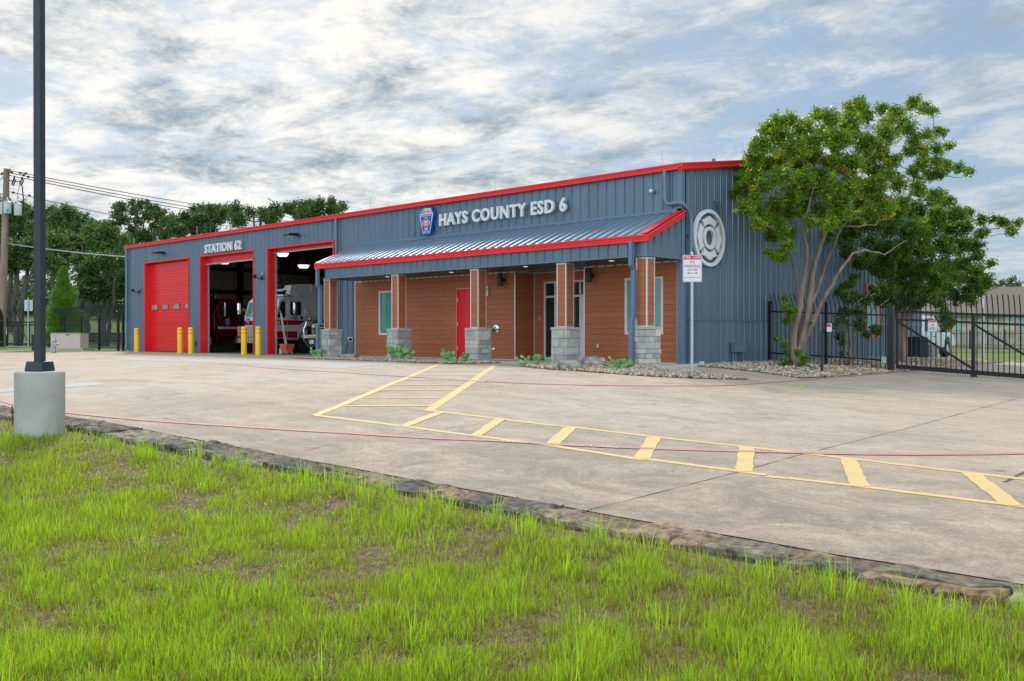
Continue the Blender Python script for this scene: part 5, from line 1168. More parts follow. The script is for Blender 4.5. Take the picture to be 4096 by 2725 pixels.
mb = MB(); mb.prism([(2.02, 1.62), (2.16, 2.26), (2.38, 2.28), (2.38, 1.60)], 'x', XT-.006, XT-.002); mb.prism([(2.44, 1.60), (2.44, 2.28), (2.82, 2.28), (2.82, 1.66)], 'x', XT-.006, XT-.002); mb.build('window', M['dark_glass'], td)
mb = MB(); mb.prism([(1.86, 1.165), (1.90, 1.065), (3.0, 1.065), (3.0, 1.165)], 'x', XT-.004, XT+.0); mb.build('name_band', M['white'], td); mb = MB(); put_text(mb, 'TENDER 62', .1, (XT+.0005, 2.10, 1.083), (0, 1, 0), (0, 0, 1), .72, .064, .0006, .02); mb.build('name_letters', M['sign_red'], td)
adopt(door_badge(XT-.006, 2.38, 1.20, .27, .34, ''), td)
mb = MB(); mb.lathe([(0, -.25), (.07, -.24), (.08, -.1), (.08, .3), (0, .32)], (XT+.22, 2.12, 1.95), 14); mr = mb.build('mirror', M['chrome'], tk, smooth='auto'); mb = MB(); mb.tube([(XT-.02, 2.1, 2.3), (XT+.22, 2.12, 2.3), (XT+.22, 2.12, 1.65), (XT-.02, 2.08, 1.58)], .013, 6); mb.build('mirror_arm', M['chrome'], mr)
mb = MB(); mb.tube([(XT-.01, 2.97, 1.25), (XT+.04, 2.97, 1.27), (XT+.04, 2.97, 1.85), (XT-.01, 2.97, 1.87)], .02, 8); mb.build('grab_handle', M['chrome'], tk)
mb = MB(); mb.box(XT-WT+.3, XT-.15, 1.85, 2.2, 2.48, 2.58); mb.build('light_bar', M['chrome'], tk, bevel=.01); mb = MB(); mb.tube([(XT-.5, 2.0, 2.46), (XT-.55, 1.9, 2.9)], .005, 5); mb.build('aerial', M['black'], tk)
mb = MB(); mb.box(XT-WT+.05, XT, 3.05, 4.0, .5, 1.75); mb.build('pump_panel', M['steel_black'], tk); mb = MB(); mb.box(XT-WT+.05, XT-.02, 3.08, 3.98, 1.76, 2.1); mb.build('hose_bed', M['brown_steel'], tk, bevel=.05)
mb = MB()
for r_, zz in ((.06, 1.52), (.045, 1.36), (.045, 1.24)):
    for k in range(4): mb.cyl((XT+.001, 3.2+k*.19, zz), (XT+.03, 3.2+k*.19, zz), r_, n=14)
mb.build('gauges', M['chrome'], tk); mb = MB(); mb.tube([(XT+.02, 3.16, 2.0), (XT+.08, 3.22, 1.92), (XT+.08, 3.34, 1.85), (XT+.06, 3.36, 1.72), (XT+.05, 3.2, 1.66)], .05, 10); mb.build('hose', M['hose_yellow'], tk, smooth='auto')
mb = MB(); mb.box(XT-WT+.05, XT, 4.02, 7.8, .6, 2.2); mb.build('tank_body', M['red_tt'], tk, bevel=.05); mb = MB(); mb.box(XT-WT+.6, XT-.35, .5, 7.5, .45, .75); mb.build('chassis', M['steel_black'], tk); mb = MB(); mb.box(XT-WT+.1, XT-.05, .25, .42, .45, .72); mb.build('front_bumper', M['chrome'], tk, bevel=.03)
# -- black brush truck in the right lane, only its front shows
XB0, XB1, YB = -19.3, -17.3, 2.05; bt = thing('brush_truck', 'black pickup fire truck with chrome grille guard in the right bay', 'truck', ((XB0+XB1)/2, 4.5, 0))
mb = MB(); mb.prism([(YB, .62), (YB-.02, 1.22), (YB+.12, 1.32), (YB+1.3, 1.42), (YB+1.45, .62)], 'x', XB0, XB1); mb.build('hood', M['black'], bt, bevel=.06)
mb = MB(); mb.prism([(YB+1.4, .55), (YB+1.4, 1.42), (YB+2.0, 1.98), (YB+3.4, 2.0), (YB+3.6, 1.4), (YB+5.6, 1.4), (YB+5.6, .55)], 'x', XB0+.05, XB1-.05); mb.build('cab', M['black'], bt, bevel=.06)
mb = MB(); mb.add([(XB0+.25, YB+1.42, 1.44), (XB1-.25, YB+1.42, 1.44), (XB1-.35, YB+1.95, 1.93), (XB0+.35, YB+1.95, 1.93)], [(0, 1, 2, 3)]); mb.v = [(a, b-.02, c+.01) for a, b, c in mb.v]; mb.build('windshield', M['dark_glass'], bt)
mb = MB()
for zz in (.78, .92, 1.06, 1.2): mb.box(XB0+.25, XB1-.25, YB-.06, YB-.03, zz, zz+.03)
for x_ in (XB0+.28, XB0+.62, XB1-.62, XB1-.3): mb.box(x_, x_+.03, YB-.06, YB-.03, .75, 1.24)
mb.build('grille', M['chrome'], bt)
for x_ in (XB0+.08, XB1-.12):
    mb = MB(); mb.tube([(x_, YB-.12, .38), (x_, YB-.34, .55), (x_, YB-.36, 1.0), (x_, YB-.22, 1.32), (x_+(.12 if x_ < -18 else -.12), YB-.18, 1.36)], .032, 10); mb.build('guard_tube', M['chrome'], bt, smooth='auto')
mb = MB(); mb.tube([(XB0+.1, YB-.18, 1.36), (XB1-.12, YB-.18, 1.36)], .025, 8); mb.build('guard_tube', M['black'], bt)
mb = MB(); mb.box(XB0-.02, XB1+.02, YB-.30, YB-.1, .62, .78); mb.build('front_bumper', M['chrome'], bt, bevel=.03)
for x_ in (XB0+.22, XB1-.42): mb = MB(); mb.box(x_, x_+.2, YB-.07, YB-.03, 1.07, 1.2); mb.build('headlight', M['lamp_lens'], bt, bevel=.01)
mb = MB(); mb.box(XB0+.24, XB0+.34, YB-.07, YB-.03, .84, .93); mb.build('turn_signal', M['orange'], bt)
mb = MB(); mb.box(XB0+.45, XB0+.76, YB-.34, YB-.33, .42, .575); lp = mb.build('number_plate', M['sign_white'], bt); mb = MB(); mb.box(XB0+.18, XB0+.3, YB-.2, YB-.1, 1.38, 1.48); mb.build('spot_lamp', M['chrome'], bt, bevel=.02)
for s_, xx in ((1, XB1-.14), (-1, XB0+.14)): wheel(bt, (xx, YB+.75, .42), .42, .26, s_, M['galv'], 8); wheel(bt, (xx, YB+4.4, .42), .42, .26, s_, M['galv'], 8)
# wall hooks with gear by the right bay jamb
t = thing('hanging_gear', 'black lamps and brackets hanging on the wall behind the bay jamb', 'equipment', (-19.0, .9, 1.8))
for k, (px, py) in enumerate(((1122, 1120), (1112, 1150), (1118, 1172))):
    P = AT(px, py, 38.6); mb = MB(); mb.prism([(P[1]-.15, P[2]-.08), (P[1]+.2, P[2]-.05), (P[1]+.28, P[2]+.12), (P[1]+.1, P[2]+.05), (P[1]-.15, P[2]+.06)], 'x', P[0]-.1, P[0]+.1); mb.build('lamp_head', M['steel_black'], t)
# mop bucket
x, z = WY(1090+245/5.23, 1412, .32); t = thing('mop_bucket', 'worn red mop bucket on casters at the bay threshold', 'bucket', (x, .45, 0)); y = .45
mb = MB(); mb.add([(x-.17, y-.14, .08), (x+.17, y-.14, .08), (x+.17, y+.14, .08), (x-.17, y+.14, .08), (x-.24, y-.19, .42), (x+.24, y-.19, .42), (x+.24, y+.19, .42), (x-.24, y+.19, .42), (x-.20, y-.16, .40), (x+.20, y-.16, .40), (x+.20, y+.16, .40), (x-.20, y+.16, .40), (x-.15, y-.12, .11), (x+.15, y-.12, .11), (x+.15, y+.12, .11), (x-.15, y+.12, .11)],
    [(0, 3, 2, 1), (0, 1, 5, 4), (1, 2, 6, 5), (2, 3, 7, 6), (3, 0, 4, 7), (4, 5, 9, 8), (5, 6, 10, 9), (6, 7, 11, 10), (7, 4, 8, 11), (8, 9, 13, 12), (9, 10, 14, 13), (10, 11, 15, 14), (11, 8, 12, 15), (12, 13, 14, 15)]); mb.build('tub', M['mop_red'], t)
for dx in (-.16, .16):
    for dy in (-.11, .11): mb = MB(); mb.cyl((x+dx-.015, y+dy, .04), (x+dx+.015, y+dy, .04), .04, n=12); mb.box(x+dx-.02, x+dx+.02, y+dy-.02, y+dy+.02, .05, .10); mb.build('caster', M['galv'], t)
for k, (dx, tx, m) in enumerate(((-.1, -.42, 'wood_handle'), (.0, -.38, 'galv'), (.06, -.45, 'wood_handle'))):
    t = thing('mop', ['mop with a wooden handle, leftmost in the red bucket', 'mop with a grey metal handle in the red bucket', 'mop with a wooden handle, rightmost in the red bucket'][k], 'mop', (x+dx, y, .2), 'mops standing in the red bucket'); mb = MB(); mb.cyl((x+dx, y, .2), (x+tx, y-.05+.04*k, 1.75-.12*k), .013, n=8); mb.build('handle', M[m], t)
    mb = MB(); mb.lathe([(.03, .12), (.07, .04), (.06, 0), (0, 0)], (x+dx, y, .14), 10); mb.build('mop_head', M['cap'], t)
t = thing('jug', 'pale blue plastic jug just inside the bay next to the bucket', 'jug', (x-.55, .55, 0)); mb = MB(); mb.lathe([(.09, 0), (.10, .03), (.10, .2), (.05, .30), (.03, .31), (.03, .35), (0, .35)], (x-.55, .55, 0), 16); mb.build('bottle', M['ceramic'], t, smooth='auto'); mb = MB(); mb.cyl((x-.55, .55, .35), (x-.55, .55, .38), .035, n=12); mb.build('cap', M['blue_plastic'], t)

# ------------------------------------------------------------------ signs on posts
def post_sign(name, label, cat, base, top_z, plate, front):
    """base (x,y,z0); plate (w,h,zc); front = unit vector the printed face looks to"""
    x, y, z0 = base; w, h, zc = plate; fx, fy = front; ux = (-fy, fx); t = thing(name, label, cat, (x, y, z0))
    mb = MB(); mb.cyl((x, y, z0-.1), (x, y, top_z), .03, n=14); mb.lathe([(.036, 0), (.036, .03), (.02, .05), (0, .055)], (x, y, top_z-.02), 14); mb.build('post', M['galv'], t, smooth='auto')
    mb = MB(); n = 6; pts = []; r = .035
    for cx, cy, a0 in ((w/2-r, h/2-r, 0), (-w/2+r, h/2-r, PI/2), (-w/2+r, -h/2+r, PI), (w/2-r, -h/2+r, 3*PI/2)):
        for k in range(n): a = a0+PI/2*k/(n-1); pts.append((cx+r*math.cos(a), cy+r*math.sin(a)))
    def P(u, v, d): return (x+ux[0]*u+fx*(.035+d), y+ux[1]*u+fy*(.035+d), zc+v)
    def slab(mb, pts, d0, d1): n = len(pts); mb.add([P(a, b, d0) for a, b in pts]+[P(a, b, d1) for a, b in pts], [tuple(range(n)), tuple(range(n, 2*n))]+[(i, (i+1) % n, n+(i+1) % n, n+i) for i in range(n)])
    slab(mb, pts, 0, .003); pl = mb.build('sign_plate', M['sign_white'], t)
    return t, pl, P, slab, pts, ux
bx, by = GP(2768, 1499); z0 = G(bx, by); dz = (bx-CAM[0])*FW[0]+(by-CAM[1])*FW[1]
ppm = F/dz; zc = CAM[2]+(1347.6-1075)/ppm; w_ = 76/ppm; h_ = 108/ppm
t, pl, P, slab, pts, ux = post_sign('fire_lane_sign', 'white and red FIRE LANE NO PARKING sign on a galvanised post in the gravel', 'sign', (bx, by, z0), CAM[2]+(1347.6-1013)/ppm, (w_, h_, zc), (math.sin(math.radians(43)), -math.cos(math.radians(43))))
def ringpts(s): return [(a*s if abs(a) < 0 else (abs(a)-s)*(1 if a > 0 else -1), (abs(b)-s)*(1 if b > 0 else -1)) for a, b in pts]
mb = MB(); o_ = ringpts(.008*w_/.3); i_ = ringpts(.013*w_/.3); n = len(o_)
mb.add([P(a, b, .0035) for a, b in o_]+[P(a, b, .0035) for a, b in i_], [(k, (k+1) % n, n+(k+1) % n, n+k) for k in range(n)])
top = [q for q in i_ if q[1] > 0]; yb = h_/2-.17*h_; slab(mb, [(i_[0][0], yb)]+top+[(-i_[0][0], yb)], .0032, .0040); mb.build('red_border', M['sign_red'], pl)
ux3 = (ux[0], ux[1], 0)
def wr(mm, body, u0, u1, v0, v1, d=.0045): put_text(mm, body, .1, P(u0*w_, v0*h_, d), ux3, (0, 0, 1), (u1-u0)*w_, (v1-v0)*h_, .0003, .012)
mb = MB(); wr(mb, 'FIRE', -.42, -.09, .375, .45, .0048); wr(mb, 'LANE', .06, .43, .375, .45, .0048); mb.build('white_words', M['white'], pl)
mb = MB(); wr(mb, 'NO', -.13, .14, .185, .295); wr(mb, 'PARKING', -.40, .41, .03, .145); wr(mb, 'ANYTIME', -.28, .28, -.085, -.01); wr(mb, 'CITY ORDINANCE 54547', -.41, .40, -.355, -.315)
slab(mb, [(a*w_, b*h_) for a, b in [(-.28, -.17), (-.18, -.13), (-.19, -.16), (.19, -.16), (.18, -.13), (.28, -.17), (.18, -.215), (.19, -.18), (-.19, -.18), (-.18, -.215)]], .0045, .005); mb.build('red_words', M['sign_red'], pl)
bx, by = GP(3934, 1446); z0 = G(bx, by); t, pl, P, slab, pts, ux = post_sign('small_parking_sign', 'fire lane sign seen nearly edge-on beyond the black gate', 'sign', (bx, by, z0), z0+2.62, (.30, .60, z0+2.3), (math.cos(math.radians(-150)), math.sin(math.radians(-150))))
P0 = AT(113, 1388, 50); bx, by = float(P0[0]), float(P0[1]); t, pl, P, slab, pts, ux = post_sign('road_sign', 'plain grey back of a road sign near the far left fence', 'sign', (bx, by, .15), 2.72, (.44, .58, 2.35), (-.7, .72)); pl.data.materials[0] = M['galv']

# ------------------------------------------------------------------ light pole
P0 = AT(160, 1740, 11.4); x, y = float(P0[0]), float(P0[1]); zb_ = lawn_z(x, y); ptop = CAM[2]-(1485-1347.6)/F*11.4
t = thing('light_pole', 'tall square dark pole on a round concrete pier at the kerb', 'light pole', (x, y, zb_))
mb = MB(); rr = 184/2/F*11.4; mb.lathe([(rr*1.0, zb_-.3), (rr, ptop-.02), (rr-.012, ptop-.004), (rr-.03, ptop), (0, ptop)], (x, y, 0), 56); pr = mb.build('concrete_pier', M['conc_pier'], t, smooth='auto')
ca, sa = math.cos(math.radians(43.64-13)), math.sin(math.radians(43.64-13))
def sq(mb, h, z0, z1, h2=None):
    h2 = h2 or h; vs = []
    for hh, z in ((h, z0), (h2, z1)):
        for a, b in ((-1, -1), (1, -1), (1, 1), (-1, 1)): vs.append((x+(a*ca-b*sa)*hh, y+(a*sa+b*ca)*hh, z))
    mb.add(vs, [(0, 3, 2, 1), (4, 5, 6, 7), (0, 1, 5, 4), (1, 2, 6, 5), (2, 3, 7, 6), (3, 0, 4, 7)])
mb = MB(); sq(mb, .0475, ptop+.001, 9.2); mb.build('pole', M['charcoal'], t, bevel=.006)
mb = MB(); sq(mb, .122, ptop+.002, ptop+.12, .106); mb.build('base_cover', M['charcoal'], t, bevel=.012)
mb = MB(); hz = CAM[2]-(1363-1347.6)/F*11.4; sx_ = [-ca, -sa]; q = (x+sx_[0]*.055, y+sx_[1]*.055)
mb.add([(q[0]-sx_[1]*.03*a+sx_[0]*b, q[1]+sx_[0]*.03*a+sx_[1]*b, z) for z in (hz-.12, hz+.07) for a, b in ((-1, 0), (1, 0), (1, .035), (-1, .035))], [(0, 3, 2, 1), (4, 5, 6, 7), (0, 1, 5, 4), (1, 2, 6, 5), (2, 3, 7, 6), (3, 0, 4, 7)]); mb.build('outlet_cover', M['black'], t)
mb = MB(); mb.box(x-.35, x+.35, y-.12, y+.9, 9.2, 9.28); mb.build('lamp_head', M['charcoal'], t)
P0 = AT(104, 1672, 12.2); bx, by = float(P0[0]), float(P0[1]); P0 = AT(52, 1700, 12.2); bx, by = float(P0[0]), float(P0[1]); t = thing('iron_stake', 'short rusty iron stake with a clamp left of the concrete pier', 'stake', (bx, by, lawn_z(bx, by))); mb = MB(); mb.cyl((bx, by, lawn_z(bx, by)-.1), (bx-.03, by, lawn_z(bx, by)+.24), .009, n=8); mb.build('rod', M['rust'], t); mb = MB(); mb.box(bx-.05, bx+.03, by-.015, by+.015, lawn_z(bx, by)+.15, lawn_z(bx, by)+.18); mb.build('clamp', M['rust'], t)

# ------------------------------------------------------------------ black fences and the gate on the right
def picket_run(mb, p0, p1, zt, lean, n, w=.022, up=1.98, z_add=.0, bottom=.05, tipz=None):
    """pickets from p0 to p1, vertical up to the curve, then leaning along 'lean'"""
    for i in range(n):
        t = (i+.5)/n; x = p0[0]+(p1[0]-p0[0])*t; y = p0[1]+(p1[1]-p0[1])*t; g = zt(x, y); h = w/2
        P = [(x, y, g+bottom), (x, y, g+up*.74), (x+lean[0]*.16, y+lean[1]*.16, g+up*.84), (x+lean[0]*.55, y+lean[1]*.55, g+up*.93), (x+lean[0], y+lean[1], g+up), (x+lean[0]*1.03, y+lean[1]*1.03, g+up+.05)]
        rs = [h, h, h, h, h, .002]
        mb.tube(P, [r*1.25 for r in rs], 4)
def post(mb, x, y, z0, z1, w=.065): mb.box(x-w/2, x+w/2, y-w/2, y+w/2, z0-.15, z1); mb.box(x-w/2-.004, x+w/2+.004, y-w/2-.004, y+w/2+.004, z1, z1+.02)
FY = 4.35; gz = lambda x, y: -.02-.045*max(0, x)
fn = thing('picket_fence', 'black steel picket fence with curved tops between the grey wall and the gate', 'fence', (1.8, FY, -.1))
for x in (.10, 1.80): mb = MB(); post(mb, x, FY, gz(x, 0), gz(x, 0)+1.72, .075); mb.build('post', M['black'], fn)
for za in (.24, 1.42): mb = MB(); mb.prism([(.14, gz(0, 0)+za), (3.5, gz(3.5, 0)+za), (3.5, gz(3.5, 0)+za+.042), (.14, gz(0, 0)+za+.042)], 'y', FY-.02, FY+.02); mb.build('rail', M['black'], fn)
mb = MB(); picket_run(mb, (.16, FY-.03), (3.50, FY-.03), gz, (0, -.20), 27, up=1.93); pk = mb.build('picket_panel', M['black'], fn)
gt = thing('sliding_gate', 'wide black sliding gate with diagonal braces and a warning sign', 'gate', (6.5, FY, -.25))
GX0, GX1 = 3.55, 11.0; ggz = lambda x, y: -.17-.055*(x-3.58)
mb = MB(); mb.box(3.50, 3.64, FY-.07, FY+.07, -.35, 1.50); mb.box(3.49, 3.65, FY-.08, FY+.08, 1.50, 1.515); mb.build('gate_post', M['black'], gt)
def bar(z0, h, x0=3.70, x1=GX1, d=.03): return [(x0, ggz(x0, 0)+z0), (x1, ggz(x1, 0)+z0), (x1, ggz(x1, 0)+z0+h), (x0, ggz(x0, 0)+z0+h)]
GYC = FY+.02
for z0, h in ((1.50, .065), (1.30, .055), (.05, .11)): mb = MB(); mb.prism(bar(z0, h), 'y', GYC-.03, GYC+.03); mb.build('gate_rail', M['black'], gt)
for x in (3.72, 5.60, 7.5, 9.4): mb = MB(); mb.box(x-.03, x+.03, GYC-.031, GYC+.031, ggz(x, 0)+.15, ggz(x, 0)+1.5); mb.build('gate_stile', M['black'], gt)
for x0 in (3.75, 5.63, 7.53):
    mb = MB(); mb.prism([(x0, ggz(x0, 0)+1.24), (x0, ggz(x0, 0)+1.30), (x0+1.84, ggz(x0+1.84, 0)+.22), (x0+1.84, ggz(x0+1.84, 0)+.155)], 'y', GYC-.025, GYC+.025); mb.build('diagonal_brace', M['black'], gt)
mb = MB(); picket_run(mb, (3.68, FY-.035), (GX1, FY-.035), ggz, (0, -.12), 60, up=2.0, bottom=.06); mb.build('picket_panel', M['black'], gt)
x = 5.60; mb = MB(); mb.box(x-.06, x+.06, GYC-.06, GYC+.06, ggz(x, 0)-.10, ggz(x, 0)+.06); mb.cyl((x-.03, GYC-.07, ggz(x, 0)-.07), (x-.03, GYC+.07, ggz(x, 0)-.07), .05, n=14); mb.build('gate_roller', M['black'], gt)
# warning sign on the gate
a = WY(3713, 1283, FY-.08); b = WY(3747, 1326, FY-.08); ws = thing('warning_sign', 'small white warning sign with an orange heading hung on the gate', 'sign', ((a[0]+b[0])/2, FY-.08, b[1]))
mb = MB(); mb.box(a[0], b[0], FY-.085, FY-.078, b[1], a[1]); mb.build('sign_plate', M['sign_white'], ws); sw, sh = b[0]-a[0], a[1]-b[1]
mb = MB(); mb.box(a[0]+.008, b[0]-.008, FY-.088, FY-.0855, a[1]-.17*sh, a[1]-.008); mb.build('heading', M['orange'], ws)
mb = MB(); put_text(mb, 'WARNING', .1, (a[0]+sw*.2, FY-.0885, a[1]-.15*sh), (1, 0, 0), (0, 0, 1), sw*.72, sh*.09, .0003, .02)
mb.box(a[0]+sw*.45, a[0]+sw*.62, FY-.0885, FY-.0855, b[1]+sh*.56, b[1]+sh*.66); mb.box(a[0]+sw*.25, a[0]+sw*.75, FY-.0885, FY-.0855, b[1]+sh*.62, b[1]+sh*.635)
for k in range(5): mb.box(a[0]+sw*.12, a[0]+sw*(.88-.1*(k % 2)), FY-.0875, FY-.0855, b[1]+sh*(.40-.065*k), b[1]+sh*(.42-.065*k))
mb.build('words', M['txt_black'], ws)
# card reader post
x, y = GP(3288, 1492); z0 = G(x, y); zt_ = CAM[2]+(1347.6-1313)/F*((x-CAM[0])*FW[0]+(y-CAM[1])*FW[1]); kp = thing('keypad_post', 'grey gooseneck post carrying a red and white gate keypad', 'keypad post', (x, y, z0))
mb = MB(); mb.tube([(x, y, z0-.1), (x, y, zt_-.15), (x+.03, y, zt_-.05), (x+.10, y, zt_), (x+.30, y+.02, zt_)], .035, 12); mb.build('post', M['charcoal'], kp, smooth='auto')
mb = MB(); mb.box(x+.16, x+.27, y-.09, y-.045, zt_-.09, zt_+.11); mb.build('keypad', M['sign_white'], kp, bevel=.008); mb = MB(); mb.box(x+.165, x+.265, y-.097, y-.088, zt_+.03, zt_+.10); mb.build('red_panel', M['red'], kp); mb = MB(); mb.box(x+.40, x+.55, y-.03, y+.10, zt_-.1, zt_+.1); mb.build('reader_housing', M['charcoal'], kp, bevel=.01); mb = MB(); mb.cyl((x+.3, y+.02, zt_), (x+.42, y+.02, zt_), .03, n=10); mb.build('arm', M['charcoal'], kp)
mb = MB(); mb.box(3.36, 3.48, FY-.10, FY-.03, .02, .18); o = mb.build('gate_sensor_box', M['galv']); tag(o, 'small pale grey box mounted low beside the gate post', 'control box')
strip_m = MB(); strip(strip_m, [(3.6, 3.92), (5.2, 3.55), (7.5, 3.1), (10, 2.6)], .14, .004); struct(strip_m.build('drain_channel', M['ceramic'], fix=False))
# air conditioners behind the fence
def unit(name, label, x0, x1, y0, y1, z0, z1, body, grille):
    t = thing(name, label, 'air conditioner', ((x0+x1)/2, (y0+y1)/2, z0)); mb = MB(); mb.box(x0+.01, x1-.01, y0+.01, y1-.01, z0, z1-.04); mb.build('coil', grille, t)
    mb = MB(); mb.box(x0, x1, y0, y1, z1-.045, z1); mb.box(x0, x1, y0, y1, z0, z0+.04)
    for a in np.linspace(x0, x1-.012, 9): mb.box(a, a+.012, y0-.004, y0+.01, z0+.04, z1-.045)
    for a in np.linspace(y0, y1-.012, 9): mb.box(x1-.01, x1+.004, a, a+.012, z0+.04, z1-.045)
    mb.build('casing', body, t); mb = MB(); mb.lathe([(.25, 0), (.26, .02), (.05, .03), (0, .03)], ((x0+x1)/2, (y0+y1)/2, z1), 20); mb.build('fan_guard', M['black'], t)
a = AT(3672, 1420, 34.5); unit('condenser_unit', 'large dark air conditioner standing behind the tree trunk and gate', a[0]-.45, a[0]+.20, a[1]-.35, a[1]+.45, -.08, .68, M['cond'], M['cond'])
a = AT(3715, 1422, 36.5); unit('condenser_unit', 'smaller cream air conditioner right of the dark one', a[0]-.12, a[0]+.2, a[1]-.3, a[1]+.4, -.12, .44, M['cond_white'], M['cond'])
# white pickup beyond the fence, nose away from us
pz = -.24; px0 = -2.15; wv = 1.95; YR = 20.6
pc = thing('pickup_truck', 'white pickup truck parked beyond the black gate', 'truck', (px0-wv/2, 23.5, pz))
def bodyprof(): return [(YR, .55), (YR, 1.12), (YR+1.7, 1.15), (YR+1.72, 1.14), (YR+3.6, 1.15), (YR+4.9, 1.12), (YR+5.35, 1.02), (YR+5.5, .8), (YR+5.5, .5), (YR+4.95, .5), (YR+4.9, .78), (YR+4.7, .92), (YR+4.4, .92), (YR+4.15, .78), (YR+4.1, .45), (YR+1.5, .45), (YR+1.45, .78), (YR+1.2, .92), (YR+.9, .92), (YR+.7, .78), (YR+.65, .5)]
mb = MB(); mb.prism([(a, pz+b) for a, b in bodyprof()], 'x', px0-wv, px0); mb.build('body', M['car_white'], pc, bevel=.05)
mb = MB(); mb.prism([(YR+1.75, pz+1.1), (YR+1.85, pz+1.78), (YR+2.1, pz+1.88), (YR+3.1, pz+1.86), (YR+3.9, pz+1.1)], 'x', px0-wv+.12, px0-.10); mb.build('cab', M['car_white'], pc, bevel=.06)
mb = MB(); mb.prism([(YR+1.93, pz+1.18), (YR+1.98, pz+1.74), (YR+2.55, pz+1.76), (YR+2.55, pz+1.18)], 'x', px0-.10, px0-.088); mb.prism([(YR+2.62, pz+1.18), (YR+2.62, pz+1.76), (YR+3.02, pz+1.74), (YR+3.55, pz+1.18)], 'x', px0-.10, px0-.088); mb.build('side_window', M['dark_glass'], pc)
mb = MB(); mb.prism([(YR+2.57, pz+.5), (YR+2.57, pz+1.14), (YR+3.75, pz+1.14), (YR+3.75, pz+.5)], 'x', px0+.0, px0+.006); dd = mb.build('door', M['car_white'], pc, bevel=.002); mb = MB(); mb.box(px0+.006, px0+.03, YR+2.68, YR+2.86, pz+.93, pz+.97); mb.build('door_handle', M['black'], dd)
mb = MB(); mb.box(px0+.05, px0+.27, YR+3.45, YR+3.55, pz+1.14, pz+1.36); mb.box(px0-.05, px0+.06, YR+3.48, YR+3.53, pz+1.16, pz+1.22); mb.build('mirror', M['black'], pc, bevel=.02)
for yw in (YR+1.05, YR+4.5): wheel(pc, (px0-.14, yw, pz+.38), .38, .26, 1, M['galv'], 6); wheel(pc, (px0-wv+.14, yw, pz+.38), .38, .26, -1, M['galv'], 6)
# ------------------------------------------------------------------ house beyond the field
H0 = AT(3745, 1395, 77); UX = Vector((RT[0], RT[1], 0)); UY = Vector((FW[0], FW[1], 0)).normalized(); HB = -.32
hs = thing('stone_house', 'cream stone bungalow with a brown hip roof across the field', 'house', (H0[0], H0[1], HB))
hp = lambda u, v, z: tuple(Vector((H0[0], H0[1], 0))+UX*u+UY*v+Vector((0, 0, z)))
def hbox(mb, u0, u1, v0, v1, z0, z1): mb.add([hp(u0, v0, z0), hp(u1, v0, z0), hp(u1, v1, z0), hp(u0, v1, z0), hp(u0, v0, z1), hp(u1, v0, z1), hp(u1, v1, z1), hp(u0, v1, z1)], [(0, 3, 2, 1), (4, 5, 6, 7), (0, 1, 5, 4), (1, 2, 6, 5), (2, 3, 7, 6), (3, 0, 4, 7)])
mb = MB(); hbox(mb, 0, 24, 0, 11, HB-.5, 2.42); mb.build('wall', M['fieldstone'], hs)
def hip(u0, u1, v0, v1, ze, r0, r1, vr, zr, name='roof'):
    mb = MB(); mb.add([hp(u0, v0, ze), hp(u1, v0, ze), hp(u1, v1, ze), hp(u0, v1, ze), hp(r0, vr, zr), hp(r1, vr, zr)], [(0, 1, 5, 4), (1, 2, 5), (2, 3, 4, 5), (3, 0, 4), (3, 2, 1, 0)]); return mb.build(name, M['shingle'], hs)
hip(-.6, 10, -.6, 10.5, 2.5, 2.6, 8, 4.8, 4.05); hip(2.5, 24.6, -.62, 11.6, 2.505, 7.0, 20, 5.4, 5.05)
mb = MB(); hbox(mb, -.6, 24.6, -.62, -.58, 2.36, 2.52); hbox(mb, -.62, -.58, -.6, 11.5, 2.36, 2.52); mb.build('fascia', M['fascia'], hs)
for pa, pb, ya, yb in ((3822, 3841, 1275, 1330), (4018, 4037, 1269, 1284), (4045, 4066, 1269, 1284), (4084, 4130, 1270, 1325)):
    s_ = lambda q: (q-3745)/F*77; zt2 = CAM[2]+(1347.6-ya)/F*77; zb2 = CAM[2]+(1347.6-yb)/F*77
    mb = MB(); hbox(mb, s_(pa)-.05, s_(pb)+.05, -.05, 0, zb2-.06, zt2+.04); w = mb.build('window', M['win_frame'], hs); mb = MB(); hbox(mb, s_(pa), s_(pb), -.06, -.051, zb2, zt2); mb.build('pane', M['teal_glass'], w)
for px_, py_ in ((3914, 1206), (3958, 1194)): s_ = (px_-3745)/F*80; z = CAM[2]+(1347.6-py_)/F*80; mb = MB(); P0 = Vector(hp(s_, 2.5, z-.5)); mb.cyl(P0, P0+Vector((0, 0, .7)), .09, .05, 10); mb.build('roof_vent', M['galv'], hs)
hf = thing('picket_fence', 'distant straight black picket fence in front of the stone house', 'fence', tuple(AT(3950, 1389, 70)))
A0, A1 = AT(3740, 1389, 70), AT(4300, 1389, 70); zb2 = CAM[2]-(1389-1347.6)/F*70; mb = MB(); n = 95
for i in range(n): t_ = i/(n-1); p = A0+(A1-A0)*t_; mb.box(p[0]-.012, p[0]+.012, p[1]-.012, p[1]+.012, zb2-.15, zb2+1.18+.04)
mb.build('picket_panel', M['black'], hf)
for zz in (.15, 1.0):
    mb = MB(); mb.tube([tuple(A0[:2])+(zb2+zz,), tuple(A1[:2])+(zb2+zz,)], .018, 4); mb.build('rail', M['black'], hf)
for t_ in (0, .25, .5, .75, 1): p = A0+(A1-A0)*t_; mb = MB(); post(mb, p[0], p[1], zb2, zb2+1.25, .07); mb.build('post', M['black'], hf)
sheet('dirt_strip', [tuple(AT(*q)[:2]) for q in ((3700, 1390, 60), (4500, 1390, 60), (4500, 1390, 69), (3700, 1390, 69))], 2.0, lambda x, y: terrain(x, y)+.02, M['soil'])
